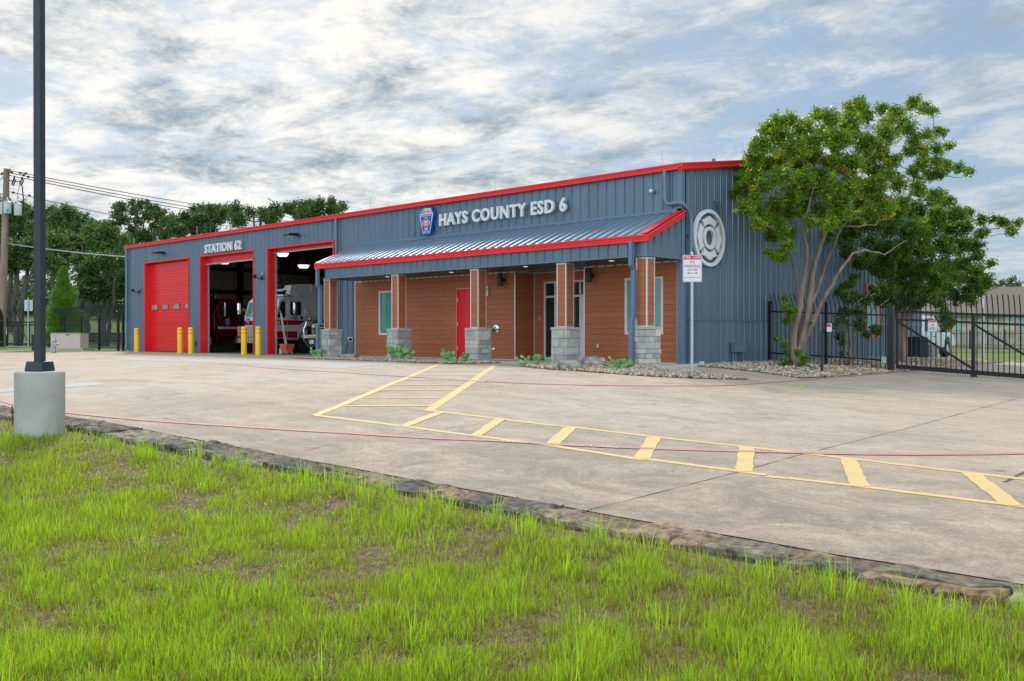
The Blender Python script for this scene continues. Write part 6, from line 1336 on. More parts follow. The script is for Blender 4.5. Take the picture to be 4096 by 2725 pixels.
# wires on the right
for k, (pa, pb) in enumerate((((3700, 1081), (4400, 1145)), ((3700, 1087), (4400, 1152)), ((3700, 1106), (4400, 1178)))):
    A, B = AT(*pa, 150), AT(*pb, 120); mb = MB(); mb.tube([tuple(A+(B-A)*t_-np.array([0, 0, .5*math.sin(PI*t_)])) for t_ in np.linspace(0, 1, 9)], .022, 4); o = mb.build('power_line', M['black']); tag(o, ['highest thin wire crossing the sky right of the trees', 'second thin wire just under the highest one on the right', 'lowest thin wire above the stone house roof'][k], 'wire', 'overhead wires on the right')

# ------------------------------------------------------------------ far left: fence, gate, hydrant, cabinet
def wpt(px, py, d): P = AT(px, py, d); return float(P[0]), float(P[1])
fl = [(493, 47.6), (473, 48.2), (397, 50.5), (326, 53), (259, 55.6), (198, 58)]
fe = thing('picket_fence', 'long black picket fence with outward curving tops at the far left', 'fence', (*wpt(493, 1400, 47.6), 0))
PP = [wpt(a, 1390, d) for a, d in fl]
for p in PP: mb = MB(); post(mb, p[0], p[1], 0, 1.82, .1); mb.build('post', M['black'], fe)
dirv = Vector((PP[-1][0]-PP[0][0], PP[-1][1]-PP[0][1])).normalized(); nl = (dirv.y*.0, -.5)
for (a, b) in zip(PP[:-1], PP[1:]):
    L_ = math.hypot(b[0]-a[0], b[1]-a[1]); mb = MB(); picket_run(mb, a, b, lambda x, y: 0, (.15, -.42), max(2, int(L_/.16)), up=2.33, w=.019); mb.build('picket_panel', M['black'], fe)
for zz in (.35, 1.62): mb = MB(); mb.tube([(*PP[0], zz), (*PP[-1], zz)], .028, 4); mb.build('rail', M['black'], fe)
mb = MB(); q0, q1 = PP[0], (-31.45, .35); 
ff = thing('picket_fence', 'short black fence piece joining the building corner', 'fence', (*q1, 0)); picket_run(mb, (q0[0]+.1, q0[1]), q1, lambda x, y: 0, (.2, -.3), 12, up=2.3); mb.build('picket_panel', M['black'], ff)
for zz in (.35, 1.6): mb = MB(); mb.tube([(q0[0]+.06, q0[1], zz), (*q1, zz)], .025, 4); mb.build('rail', M['black'], ff)
ga, gb = wpt(195, 1388, 58.6), wpt(27, 1386, 62)
lg = thing('sliding_gate', 'far left black gate with two diagonal braces', 'gate', (*ga, .1))
for p in (ga, gb): mb = MB(); post(mb, p[0], p[1], .05, 1.95, .13); mb.build('gate_post', M['black'], lg)
mb = MB(); L_ = math.hypot(gb[0]-ga[0], gb[1]-ga[1]); picket_run(mb, ga, gb, lambda x, y: .1, (.15, -.40), int(L_/.16), up=2.4, w=.02); mb.build('picket_panel', M['black'], lg)
for zz in (.25, 1.45, 1.62): mb = MB(); mb.tube([(*ga, zz), (*gb, zz)], .045, 4); mb.build('gate_rail', M['black'], lg)
gp_ = lambda t_, z: (ga[0]+(gb[0]-ga[0])*t_, ga[1]+(gb[1]-ga[1])*t_, z)
for t0, t1 in ((.98, .74), (.70, .45), (.08, .38)): mb = MB(); mb.tube([gp_(t0, 1.45 if t0 > .4 else .3), gp_(t1, .3 if t0 > .4 else 1.45)] if t0 > .4 else [gp_(.06, .9), gp_(.2, .3)], .04, 4); mb.build('diagonal_brace', M['black'], lg)
for t_ in (.45, .72): mb = MB(); mb.tube([gp_(t_, .1), gp_(t_, 1.6)], .05, 4); mb.build('gate_stile', M['black'], lg)
a = wpt(62, 1325, 61.3); sgn = thing('warning_sign', 'tiny white warning sign with an orange top on the far left gate', 'sign', (*a, 1.0)); mb = MB(); mb.box(a[0]-.16, a[0]+.16, a[1]-.6, a[1]-.58, .85, 1.3); mb.build('sign_plate', M['sign_white'], sgn); mb = MB(); mb.box(a[0]-.15, a[0]+.15, a[1]-.605, a[1]-.601, 1.22, 1.29); mb.build('heading', M['orange'], sgn)
ga2, gb2 = wpt(22, 1392, 56), wpt(-160, 1440, 38)
fe2 = thing('picket_fence', 'black fence running toward us at the left picture edge', 'fence', (*ga2, .1)); mb = MB(); picket_run(mb, ga2, gb2, lambda x, y: .1, (.3, -.3), 150, up=2.2, w=.024); mb.build('picket_panel', M['black'], fe2)
for zz in (.4, 1.6): mb = MB(); mb.tube([(*ga2, zz), (*gb2, zz)], .03, 4); mb.build('rail', M['black'], fe2)
# transformer cabinet
a, b = wpt(202, 1398, 50), wpt(321, 1398, 50); tf = thing('transformer_cabinet', 'beige pink utility cabinet on a pad behind the hydrant', 'utility cabinet', (*a, 0)); cu = Vector((b[0]-a[0], b[1]-a[1], 0)); cw = cu.length; cu.normalize(); cv = Vector((-cu.y, cu.x, 0))
def obox(mb, u0, u1, v0, v1, z0, z1):
    P = lambda u, v, z: tuple(Vector((*a, 0))+cu*u+cv*v+Vector((0, 0, z))); mb.add([P(u0, v0, z0), P(u1, v0, z0), P(u1, v1, z0), P(u0, v1, z0), P(u0, v0, z1), P(u1, v0, z1), P(u1, v1, z1), P(u0, v1, z1)], [(0, 3, 2, 1), (4, 5, 6, 7), (0, 1, 5, 4), (1, 2, 6, 5), (2, 3, 7, 6), (3, 0, 4, 7)])
mb = MB(); obox(mb, 0, cw, 0, 1.0, .10, .88); mb.build('cabinet', M['beige'], tf, bevel=.02); mb = MB(); obox(mb, -.02, cw+.02, -.02, 1.02, .88, .91); mb.build('lid', M['cap'], tf); mb = MB(); obox(mb, -.2, cw+.25, -.25, 1.2, -.1, .10); mb.build('pad', M['conc_new'], tf)
mb = MB(); obox(mb, cw*.50, cw*.64, -.006, -.001, .78, .83); mb.build('nameplate', M['txt_black'], tf); mb = MB(); obox(mb, cw*.49, cw*.63, -.006, -.001, .12, .28); mb.build('lock_plate', M['beige'], tf)
# hydrant
x, y = wpt(215, 1404, 43.5); hy = thing('fire_hydrant', 'silver fire hydrant on the lawn strip at the far left', 'hydrant', (x, y, 0))
mb = MB(); mb.lathe([(.17, .02), (.17, .06), (.11, .07), (.105, .46), (.14, .47), (.145, .52), (.12, .54), (.10, .62), (.06, .68), (.03, .70), (.03, .74), (0, .74)], (x, y, 0), 20); mb.build('body', M['hydrant'], hy, smooth='auto')
mb = MB(); mb.lathe([(.10, 0), (.10, .04), (.12, .045), (.12, .0)], (x, y, -.02), 20); mb.build('blue_band', M['blue_plastic'], hy)
for dx, dy, r_ in ((.19, -.05, .085), (-.2, .0, .06), (.0, .19, .06)): mb = MB(); mb.cyl((x+dx*.3, y+dy*.3-.0, .36), (x+dx, y+dy, .36), r_*.8, n=14); mb.cyl((x+dx*.85, y+dy*.85, .36), (x+dx*1.15, y+dy*1.15, .36), r_, n=14); mb.build('nozzle_cap', M['hydrant'], hy, smooth='auto')
x, y = wpt(133, 1393, 47.5); o = MB(); o.box(x-.2, x+.2, y-.15, y+.15, 0, .10); o = o.build('valve_cover', M['yellow']); tag(o, 'low yellow plastic cover lying on the left lawn strip', 'cover')
x, y = wpt(106, 1399, 46); o = MB(); o.box(x-.12, x+.12, y-.1, y+.1, -.02, .09); o = o.build('valve_box', M['cap'], bevel=.02); tag(o, 'small grey box on the lawn strip left of the hydrant', 'valve box')
sheet('path', [wpt(-40, 1400, 46.5), wpt(100, 1400, 46.5), wpt(100, 1400, 47.4), wpt(-40, 1400, 47.8)], .5, lambda x, y: terrain(x, y)+.05, M['conc_new'])
sheet('path', [wpt(-40, 1400, 58), wpt(210, 1400, 54.5), wpt(480, 1400, 48.7), wpt(480, 1400, 49.1), wpt(210, 1400, 56.5), wpt(-40, 1400, 60.5)], .8, lambda x, y: terrain(x, y)+.03, M['conc_new'])
A, B = wpt(205, 1350, 70), wpt(500, 1350, 68); o = MB(); nn = 40
for i in range(nn):
    t_ = i/nn; x = A[0]+(B[0]-A[0])*t_; y = A[1]+(B[1]-A[1])*t_; w2 = math.hypot(B[0]-A[0], B[1]-A[1])/nn
    for lv in range(3): j = random.uniform(-.06, .06); o.box(x-w2*.5+j, x+w2*.48+j, y-.25+random.uniform(-.05, .05), y+.3, .3+lv*.24, .3+lv*.24+.22)
o = o.build('retaining_wall', M['stone_dark']); tag(o, 'low dark dry stone wall behind the far left fence', 'wall')

# ------------------------------------------------------------------ utility pole and wires on the left
D = 55.0; pb, ptp = AT(6, 1380, D), AT(27, 676, D); up_ = thing('utility_pole', 'brown timber utility pole with grey transformer cans at the left edge', 'utility pole', (pb[0], pb[1], .2))
mb = MB(); mb.tube([(pb[0], pb[1], .1), tuple((pb+ptp)/2), tuple(ptp)], [.22, .19, .16], 16); mb.build('pole', M['pole_wood'], up_, smooth='auto')
def upt(px, py, dd=0): return tuple(map(float, AT(px, py, D+dd)))
for k, (px, py) in enumerate(((30, 832), (72, 840), (14, 836))):
    c = AT(px, py, D-.35+.5*(k == 2)-.0); cx = (c[0], c[1], c[2]-.32); mb = MB(); mb.lathe([(.19, 0), (.205, .03), (.205, .58), (.22, .60), (.22, .66), (.15, .70), (0, .72)], cx, 24); tc_ = mb.build('transformer_can', M['ceramic'], up_, smooth='auto'); mb = MB(); mb.lathe([(.05, 0), (.07, .05), (.05, .1), (.07, .15), (.04, .22), (0, .24)], (cx[0], cx[1], cx[2]+.70), 12); mb.build('bushing', M['ceramic'], tc_, smooth='auto')
    if k == 0: mb = MB(); q = AT(px-1, 842, D-.60); mb.box(q[0]-.06, q[0]+.10, q[1]-.03, q[1]+.03, q[2]-.06, q[2]+.08); mb.build('blue_label', M['blue_plastic'], tc_)
mb = MB(); mb.tube([upt(5, 697, .3), upt(40, 680, -.3)], .09, 4); mb.build('crossarm', M['pole_wood'], up_); mb = MB(); mb.tube([upt(14, 704), upt(21, 742)], .035, 4); mb.build('arm_brace', M['pole_wood'], up_)
mb = MB(); mb.tube([upt(28, 722), upt(80, 727)], .03, 4); mb.build('bracket', M['steel_black'], up_)
for px in (54, 86): mb = MB(); mb.tube([upt(px+4, 708), upt(px-7, 738), upt(px-2, 744), upt(px+8, 722), upt(px+4, 714)], .04, 6); mb.build('fuse_cutout', M['steel_black'], up_)
for px, py in ((46, 690), (82, 692), (95, 701), (104, 694), (113, 708), (54, 770), (118, 782)): mb = MB(); c = upt(px, py); mb.lathe([(0, -.08), (.09, -.04), (.05, 0), (.09, .04), (0, .08)], c, 10); mb.build('insulator', M['steel_black'], up_)
mb = MB(); mb.tube([upt(89, 745), upt(94, 800), upt(88, 880), upt(75, 915), upt(48, 938), upt(25, 943), upt(-5, 936)], .035, 6); mb.build('cable', M['rubber'], up_)
mb = MB(); mb.tube([upt(79, 742), upt(71, 770), upt(68, 800)], .015, 5); mb.tube([upt(112, 783), upt(97, 800), upt(91, 825)], .015, 5); mb.build('drop_wire', M['rubber'], up_)
wl = ['highest left overhead wire running from the pole top', 'second overhead wire from the pole top', 'third overhead wire from the pole top', 'single wire leaving the pole at mid height into the oaks', 'pale low service wire from the pole to the building']
for k, (pa, pb2, d2, sag, m, r_) in enumerate((((40, 683), (1420, 888), 135, 1.2, 'black', .03), ((41, 692), (1420, 905), 135, 1.3, 'black', .03), ((41, 702), (1420, 905), 133, 1.6, 'black', .03), ((38, 767), (1200, 965), 120, 1.3, 'black', .025), ((29, 974), (522, 1029), 46, .15, 'galv', .03))):
    A, B = AT(*pa, D), AT(*pb2, d2); mb = MB(); mb.tube([tuple(A+(B-A)*t_-np.array([0, 0, sag*4*t_*(1-t_)*.5])) for t_ in np.linspace(0, 1, 24)], r_, 5); o = mb.build('power_line', M[m]); tag(o, wl[k], 'wire', 'overhead wires on the left')
for k, (pa, pb2) in enumerate((((10, 710), (-60, 780)), ((18, 785), (-60, 850)))): A, B = AT(*pa, D), AT(*pb2, 40); mb = MB(); mb.tube([tuple(A), tuple(B)], .03, 5); o = mb.build('power_line', M['black']); tag(o, ['upper short wire leaving the pole past the left picture edge', 'lower short wire leaving the pole past the left picture edge'][k], 'wire', 'overhead wires on the left')

# ------------------------------------------------------------------ boulders and prickly pears
def boulder(x, y, rx, ry, rz, seed, label, rot=0):
    bm = bmesh.new(); bmesh.ops.create_icosphere(bm, subdivisions=5, radius=1); c, s = math.cos(rot), math.sin(rot)
    for v in bm.verts:
        p = v.co.copy(); q = p*1.0; n1 = noise.fractal(p*.9+Vector((seed, 0, 0)), 1, 2, 3); n2 = noise.ridged_multi_fractal(p*1.8+Vector((0, seed, 0)), .9, 2.2, 5, 1, 2)
        # box-like rock with broken planes
        mx = max(abs(p.x), abs(p.y), abs(p.z)); k = (1/mx)**.55*(1+.22*n1+.05*(n2-1)+.03*noise.fractal(p*7, 1, 2, 4)); p = p*k
        p.x, p.y, p.z = p.x*rx, p.y*ry, max(-.4, p.z)*rz; v.co = Vector((p.x*c-p.y*s, p.x*s+p.y*c, p.z))
    me = bpy.data.meshes.new('boulder'); bm.to_mesh(me); bm.free(); me.materials.append(M['boulder']); me.polygons.foreach_set('use_smooth', [True]*len(me.polygons)); o = bpy.data.objects.new('boulder', me); COL.objects.link(o); o.location = (x, y, G(x, y)+rz*.35); return tag(o, label, 'boulder', 'boulders in the porch bed')
x, y = GP(2266, 1481); boulder(x, y+.15, .29, .24, .16, 3.1, 'dark lichened boulder, lower one of the pair by the entrance', .5)
x, y = GP(2362, 1466); boulder(x, y+.1, .31, .24, .19, 7.7, 'pale lichened boulder, taller one of the pair by the entrance', .8)
x, y = GP(1390, 1434); boulder(x, y, .36, .2, .11, 5.2, 'long low boulder lying beside the leftmost column', .9)
def cactus(px, py, w_px, h_px, seed, label):
    rnd = random.Random(seed); x, y = GP(px, py); dep = (x-CAM[0])*FW[0]+(y-CAM[1])*FW[1]; W, H = w_px/F*dep, h_px/F*dep; z0 = G(x, y)
    t = thing('prickly_pear', label, 'cactus', (x, y, z0), 'prickly pears in the porch beds')
    pads = []; bm = bmesh.new()
    def pad(base, ang, tilt, L_, depth_):
        L_ *= 1.2; d = Vector((RT[0]*math.sin(ang)+FW[0]*tilt, RT[1]*math.sin(ang)+FW[1]*tilt, math.cos(ang))).normalized(); yaw = rnd.uniform(-.9, .9); side = Vector((RT[0]*math.cos(yaw)+FW[0]*math.sin(yaw), RT[1]*math.cos(yaw)+FW[1]*math.sin(yaw), 0)); side = (side-d*side.dot(d)).normalized(); nrm = d.cross(side)
        r = bmesh.ops.create_icosphere(bm, subdivisions=3, radius=1)
        for v in r['verts']:
            p = v.co; u = p.z; wv_ = .36*(1+.28*u); v.co = base+d*(L_*.5*(u+1)*.98)+side*(p.x*L_*wv_)+nrm*(p.y*L_*.11)-Vector((0, 0, .02))
        tips.append((base+d*L_*.95, ang, depth_))
    tips = []; n0 = 5
    for i in range(n0): pad(Vector((x+RT[0]*W*(i/(n0-1)-.5)*.42, y+RT[1]*W*(i/(n0-1)-.5)*.42+rnd.uniform(-.08, .08), z0)), (i/(n0-1)-.5)*1.5+rnd.uniform(-.2, .2), rnd.uniform(-.3, .3), H*.42, 0)
    for b_, a_, dp in list(tips):
        for k in range(rnd.choice((2, 2, 3))):
            a2 = a_+rnd.uniform(-.75, .75)
            if b_.z+math.cos(a2)*H*.36 < z0+H*1.02: pad(b_-Vector((0, 0, .01)), a2, rnd.uniform(-.35, .35), H*rnd.uniform(.30, .40), 1)
    for b_, a_, dp in [q for q in tips if q[2] == 1][:7]:
        if rnd.random() < .6 and b_.z < z0+H*.75: pad(b_, a_*.6+rnd.uniform(-.5, .5), 0, H*.26, 2)
    me = bpy.data.meshes.new('pads'); o0 = Vector((x, y, z0)); bmesh.ops.translate(bm, verts=bm.verts, vec=-o0); bm.to_mesh(me); bm.free(); me.materials.append(M['cactus']); me.polygons.foreach_set('use_smooth', [True]*len(me.polygons)); o = bpy.data.objects.new('pads', me); COL.objects.link(o); o.parent = t
cactus(1283, 1432, 66, 44, 1, 'prickly pear in front of the leftmost column'); cactus(1592, 1440, 72, 70, 2, 'prickly pear in front of the second column'); cactus(1820, 1452, 88, 60, 3, 'prickly pear left of the column by the red door'); cactus(2142, 1466, 90, 60, 4, 'prickly pear left of the entrance column'); cactus(2475, 1482, 124, 62, 5, 'wide low prickly pear left of the square downspout')

# ------------------------------------------------------------------ trees
Z3 = lambda x, y: (2900+x/1.96, 300+y/1.96)
Z4 = lambda x, y: (2950+x/2.0567, 1000+y/2.0567)
Z1 = lambda x, y: (x/2.6133, 600+y/2.6133)
def leaves_mesh(name, C_, n_per, Rr, size, m, parent, tint_base, tw=.16, twigs=14, flat=.75, tall=1.0, aspect=.42, sun_dir=None, cen=None):
    """leaf sized faces gathered on twigs spread through each foliage mass"""
    Vs = []; Ts = []; CEN = np.mean(np.asarray(C_), axis=0)-np.array([0, 0, .3])
    for c, r in zip(C_, Rr):
        k = max(6, int(twigs*(r/np.mean(Rr))**1.6)); nl = max(4, int(n_per*(r/np.mean(Rr))**1.6/k))
        o_ = c-CEN; o_ /= (np.linalg.norm(o_)+1e-6)
        for j in range(k):
            s0 = c+RNG.normal(0, .38, 3)*r*np.array([1, 1, flat]); dv = o_*.55+RNG.normal(0, .62, 3)+np.array([0, 0, .18]); dv /= np.linalg.norm(dv); ln = r*RNG.uniform(.55, 1.35)
            tt = RNG.random(nl)**.8; q = s0+dv*ln*tt[:, None]+np.array([0, 0, -.10])*ln*(tt**2)[:, None]+RNG.normal(0, 1, (nl, 3))*tw*.55*(1.15-.6*tt)[:, None]
            Vs.append(q); Ts.append(np.full(nl, RNG.normal(0, .12))+RNG.normal(0, .07, nl)+.10*(tt-.5))
    P = np.concatenate(Vs); T = np.concatenate(Ts)+tint_base; n = len(P)
    a = RNG.uniform(0, 2*PI, n); el = RNG.normal(-.25, .55, n)
    d = np.stack([np.cos(a)*np.cos(el), np.sin(a)*np.cos(el), np.sin(el)], 1); u = np.cross(d, RNG.normal(size=(n, 3))); u /= np.linalg.norm(u, axis=1)[:, None]
    s = size*RNG.uniform(.65, 1.3, n)[:, None]; V = np.stack([P-d*s*.5, P+u*s*aspect*.5-d*s*.05, P+d*s*.5, P-u*s*aspect*.5-d*s*.05], 1)
    Fq = np.arange(n*4).reshape(n, 4)
    return np_mesh(name, V.reshape(-1, 3), Fq, m, np.clip(T, 0, 1), parent)
def limb(mb, P, r0, r1, n=8, wob=.03):
    P = [np.array(p, float) for p in P]; Q = []
    for a, b in zip(P[:-1], P[1:]):
        for t_ in (0, .33, .66): Q.append(a+(b-a)*t_+RNG.normal(0, wob, 3)*(t_ > 0))
    Q.append(P[-1]); k = len(Q); mb.tube([tuple(q) for q in Q], [r0+(r1-r0)*(i/(k-1))**.8 for i in range(k)], n)
    return Q
def tree(name, label, base, depth, blobs, stems, leafm, barkm, n_per, size, tint, spread=.55, conv=Z3, tw=.16, twigs=14, group=None, cat='tree', r0=.12, aspect=.42, flat=.8, twig_r=.008, branch_r=.03, extra_depth=0):
    t = thing(name, label, cat, base, group); C_ = []; Rr = []
    for b in blobs:
        x, y, r = b[:3]; px, py = conv(x, y); rr = r/ (1.96 if conv is Z3 else 2.0567 if conv is Z4 else 2.6133 if conv is Z1 else 1)/F*depth
        dd = b[3] if len(b) > 3 else RNG.uniform(-spread, spread)*2.2
        C_.append(AT(px, py, depth+dd+extra_depth)); Rr.append(rr)
    C_ = np.array(C_); nodes = []; mb = MB()
    for st_ in stems:
        pts = [AT(*((conv(q[0], q[1]) if len(q) < 4 or q[3] is None else q[3](q[0], q[1]))), depth+(q[2] if len(q) > 2 else 0)) for q in st_['p']]
        Q = limb(mb, pts, st_['r'][0], st_['r'][1], 10, st_.get('wob', .02)); nodes += [(q, st_['r'][1]) for q in Q[len(Q)//3:]]
    mb.build('trunk', barkm, t, smooth='auto'); NP = np.array([q for q, _ in nodes]); mb = MB(); order = np.argsort([np.min(np.linalg.norm(NP-c, axis=1)) for c in C_]); allp = list(NP)
    for i in order:
        A = np.array(allp); c = C_[i]; dist = np.linalg.norm(A-c, axis=1); pen = dist+np.maximum(0, A[:, 2]-c[2])*.8; j = int(np.argmin(pen)); a = A[j]
        mid = (a+c)/2+np.array([0, 0, -.06*dist[j]])+RNG.normal(0, .05*dist[j], 3); Q = limb(mb, [a, mid, c], branch_r*min(1, .5+Rr[i]), twig_r*1.6, 5, .02*dist[j]); allp += [mid, c]
        for k in range(3): e = c+RNG.normal(0, 1, 3)*Rr[i]*.6; limb(mb, [c, e], twig_r*1.5, twig_r*.6, 4, .01)
    mb.build('branches', barkm, t)
    leaves_mesh('crown', C_, n_per, Rr, size, leafm, t, tint, tw, twigs, flat, aspect=aspect)
    return t
main_blobs = [(900, 1050, 60), (1100, 1080, 65), (1250, 1050, 60), (200, 900, 50), (330, 1160, 45), (1380, 1000, 50), (1080, 880, 80), (1180, 950, 75), (1050, 1000, 75), (900, 960, 75), (1200, 850, 70), (880, 560, 70), (680, 560, 75), (1000, 480, 70), (1200, 600, 75), (640, 800, 75), (750, 800, 70), (150, 860, 40), (210, 720, 60), (1130, 660, 70), (1260, 780, 60), (820, 1160, 50), (680, 1140, 50), (920, 1100, 60), (130, 790, 50), (110, 930, 45), (180, 1040, 60), (260, 540, 50), (350, 430, 60), (240, 640, 70), (420, 380, 60), (500, 370, 50), (330, 570, 70), (450, 500, 80), (620, 430, 80), (560, 600, 90), (720, 330, 60), (820, 350, 70), (780, 480, 90), (980, 280, 60), (1050, 250, 50), (960, 400, 80), (900, 520, 90), (1090, 330, 60), (1230, 280, 45), (1280, 370, 60), (1350, 300, 45), (1450, 240, 42), (1500, 205, 26), (1550, 270, 40), (1620, 290, 30), (1400, 400, 65), (1250, 470, 75), (1430, 440, 45), (1100, 560, 95), (1480, 520, 45), (1570, 480, 38), (1660, 460, 36), (1710, 452, 20), (1450, 600, 50), (1560, 590, 45), (1650, 580, 38), (1750, 560, 28), (1530, 680, 55), (1650, 680, 45), (1720, 720, 40), (1830, 730, 34), (1920, 765, 28), (1600, 790, 52), (1480, 760, 60), (1700, 780, 34), (700, 650, 85), (850, 700, 90), (1000, 700, 90), (600, 720, 75), (450, 650, 75), (350, 700, 75), (250, 800, 65), (350, 850, 75), (480, 800, 75), (600, 880, 75), (540, 950, 75), (700, 900, 90), (820, 870, 80), (980, 870, 80), (1150, 750, 75), (1300, 680, 60), (1350, 850, 70), (1500, 900, 60), (1650, 930, 50), (260, 960, 62), (300, 1080, 62), (270, 1160, 45), (420, 1020, 75), (400, 1140, 55), (520, 1060, 70), (640, 1030, 70), (760, 1060, 70), (440, 1200, 50), (380, 1260, 45), (520, 1230, 50), (500, 1330, 50), (450, 1420, 50), (340, 1395, 22), (400, 1410, 36)]
n4 = lambda pts: [(a, b, c if len((a, b)) else 0, Z4) for a, b, c in pts]
def S(pts4, pts3, r, wob=.02): return {'p': [(a, b, c, Z4) for a, b, c in pts4]+[(a, b, c, Z3) for a, b, c in pts3], 'r': r, 'wob': wob}
main_stems = [
 S([(470, 985, 0), (445, 860, 0), (460, 700, -.05), (500, 520, -.1), (530, 350, -.1), (558, 200, -.1)], [(640, 1400, -.2), (620, 1230, -.3), (645, 1080, -.4), (695, 890, -.6)], (.125, .022), .012),
 S([(490, 985, 0), (512, 820, .05), (560, 640, .05), (590, 450, .1), (605, 300, .15), (611, 206, .2)], [(735, 1390, .1), (790, 1225, 0), (850, 1110, 0), (910, 1050, 0), (1000, 1010, .1)], (.13, .028), .012),
 S([(500, 960, .02), (550, 770, 0), (620, 600, -.1), (690, 440, -.2), (760, 320, -.2), (820, 206, -.3)], [(1000, 1400, -.4), (1100, 1372, -.5), (1250, 1410, -.6), (1420, 1300, -.7)], (.09, .014), .012),
 S([(475, 960, .1), (482, 700, .3), (505, 500, .4), (490, 330, .5), (485, 197, .5)], [(490, 1350, .5), (455, 1150, .4), (390, 1060, .3)], (.075, .016), .012),
 S([(500, 700, .2), (570, 520, .3), (650, 350, .5), (700, 200, .6)], [(800, 1450, .6), (870, 1300, .7), (920, 1180, .8), (1000, 1100, .9)], (.065, .018), .012),
 S([], [(800, 1215, 0), (900, 1195, -.3), (1050, 1190, -.5), (1180, 1180, -.7)], (.035, .012)),
 S([], [(850, 1110, 0), (840, 930, -.3), (920, 810, -.4), (1060, 690, -.5), (1150, 640, -.6)], (.03, .01)),
 S([], [(700, 860, -.7), (600, 660, -.5), (560, 560, -.4)], (.025, .01)),
 S([], [(1000, 1010, .1), (1200, 760, .2), (1350, 650, .2), (1450, 590, .2), (1650, 460, .2)], (.035, .008))]
tree('crape_myrtle', 'tall multi-stemmed tree with yellow green leaves in front of the black fence', (1.73, 2.64, -.1), 25.3, main_blobs, main_stems, M['leaf_myrtle'], M['bark'], 900, .085, .70, spread=.5, tw=.12, twigs=26, twig_r=.005, branch_r=.02, group='crape myrtles beside the side wall')
# sprouts and low shoots at the foot of that tree
t = thing('leafy_sprouts', 'bright leafy sprouts growing at the foot of the front tree', 'shrub', (1.7, 2.5, -.1))
sb = [(380, 400, 24), (400, 455, 34), (420, 500, 36), (440, 545, 36), (470, 500, 24), (405, 600, 30), (335, 735, 24), (380, 780, 30), (410, 850, 26), (390, 930, 32), (430, 940, 26), (540, 900, 32), (500, 850, 28), (575, 875, 14), (600, 600, 10), (520, 940, 24)]
leaves_mesh('foliage', np.array([AT(*Z4(x, y), 25.0+RNG.uniform(-.25, .15)) for x, y, r in sb]), 150, [r/2.0567/F*25 for x, y, r in sb], .075, M['leaf_myrtle'], t, .60, .05, 10, aspect=.6)
mb = MB(); limb(mb, [AT(*Z4(420, 960), 25), AT(*Z4(400, 780), 24.9), AT(*Z4(340, 735), 24.8)], .012, .005, 5); limb(mb, [AT(*Z4(440, 640), 25), AT(*Z4(410, 520), 24.9), AT(*Z4(380, 390), 24.9)], .012, .005, 5); mb.build('stems', M['bark'], t)
back_blobs = [(820, 1260, 55), (900, 1310, 65), (980, 1400, 62), (880, 1190, 65), (1000, 1250, 75), (1060, 1480, 50), (780, 1180, 55), (950, 1110, 70), (900, 1000, 80), (1050, 1030, 80), (1200, 1050, 80), (1350, 1060, 85), (1500, 1080, 85), (1650, 1000, 62), (1740, 1010, 50), (1650, 1120, 75), (1800, 1120, 72), (1900, 1090, 40), (1000, 1150, 85), (1150, 1180, 85), (1300, 1200, 95), (1450, 1230, 95), (1600, 1220, 85), (1750, 1230, 75), (1870, 1200, 52), (2000, 1150, 36), (2100, 1130, 26), (2180, 1160, 34), (2240, 1230, 34), (2280, 1165, 24), (2318, 1150, 10), (2000, 1250, 40), (1950, 1340, 50), (1850, 1350, 75), (1700, 1370, 85), (1550, 1380, 85), (1400, 1380, 85), (1250, 1380, 75), (1150, 1330, 60), (1120, 1440, 50), (1250, 1500, 65), (1400, 1500, 85), (1550, 1500, 85), (1700, 1500, 85), (1850, 1480, 62), (1980, 1420, 40), (2080, 1480, 26), (1950, 1540, 42)]
q = lambda x, y, r: ((2950+x/2.0567-2900)*1.96, (1000+y/2.0567-300)*1.96, r*1.15)
back_blobs += [q(*b) for b in [(1120, 120, 50), (1200, 180, 55), (1350, 240, 65), (1500, 200, 80), (1650, 220, 80), (1800, 230, 80), (1950, 220, 70), (2040, 270, 40), (1450, 310, 55), (1600, 340, 60), (1800, 370, 50), (1890, 400, 32), (1660, 430, 32), (1720, 570, 38), (1700, 500, 24), (1180, 400, 40), (1260, 400, 45), (1400, 350, 60), (1300, 300, 55), (1740, 620, 24), (1550, 390, 45), (1350, 420, 40), (1900, 330, 45), (1980, 330, 32), (1700, 330, 60), (1480, 440, 30), (1250, 330, 45)]]
back_stems = [S([(1345, 945, 0), (1340, 750, 0), (1335, 600, 0), (1310, 450, 0), (1290, 300, 0), (1300, 150, 0)], [(1300, 1300, 0)], (.16, .05)), S([(1360, 940, 0), (1370, 700, 0), (1420, 500, .2), (1500, 350, .4), (1600, 250, .6)], [(1600, 1200, .6)], (.12, .04)), S([(1350, 700, .1), (1380, 500, .2), (1380, 350, .3), (1440, 200, .4)], [(1450, 1230, .4)], (.10, .03)), S([(1380, 650, .2), (1480, 470, .4), (1560, 380, .6)], [(1650, 1560, .8), (1760, 1400, 1.0), (1900, 1250, 1.0), (2150, 1200, 1.0)], (.06, .015))]
tree('crape_myrtle', 'wide dark green tree standing behind the black gate post', (1.94, 9.29, -.11), 29.6, back_blobs, back_stems, M['leaf_myrtle'], M['bark'], 1250, .09, .50, spread=.75, tw=.13, twigs=30, twig_r=.006, branch_r=.022, group='crape myrtles beside the side wall')
mid_blobs = [(960, 230, 30), (940, 290, 26), (870, 300, 32), (830, 350, 30), (900, 400, 46), (960, 400, 46), (1050, 420, 46), (1100, 340, 40), (1180, 300, 32), (880, 520, 40), (850, 600, 40), (1000, 620, 40), (1120, 660, 40), (1160, 670, 26), (1000, 520, 46), (850, 700, 30), (860, 760, 22), (860, 850, 16), (1060, 690, 26)]
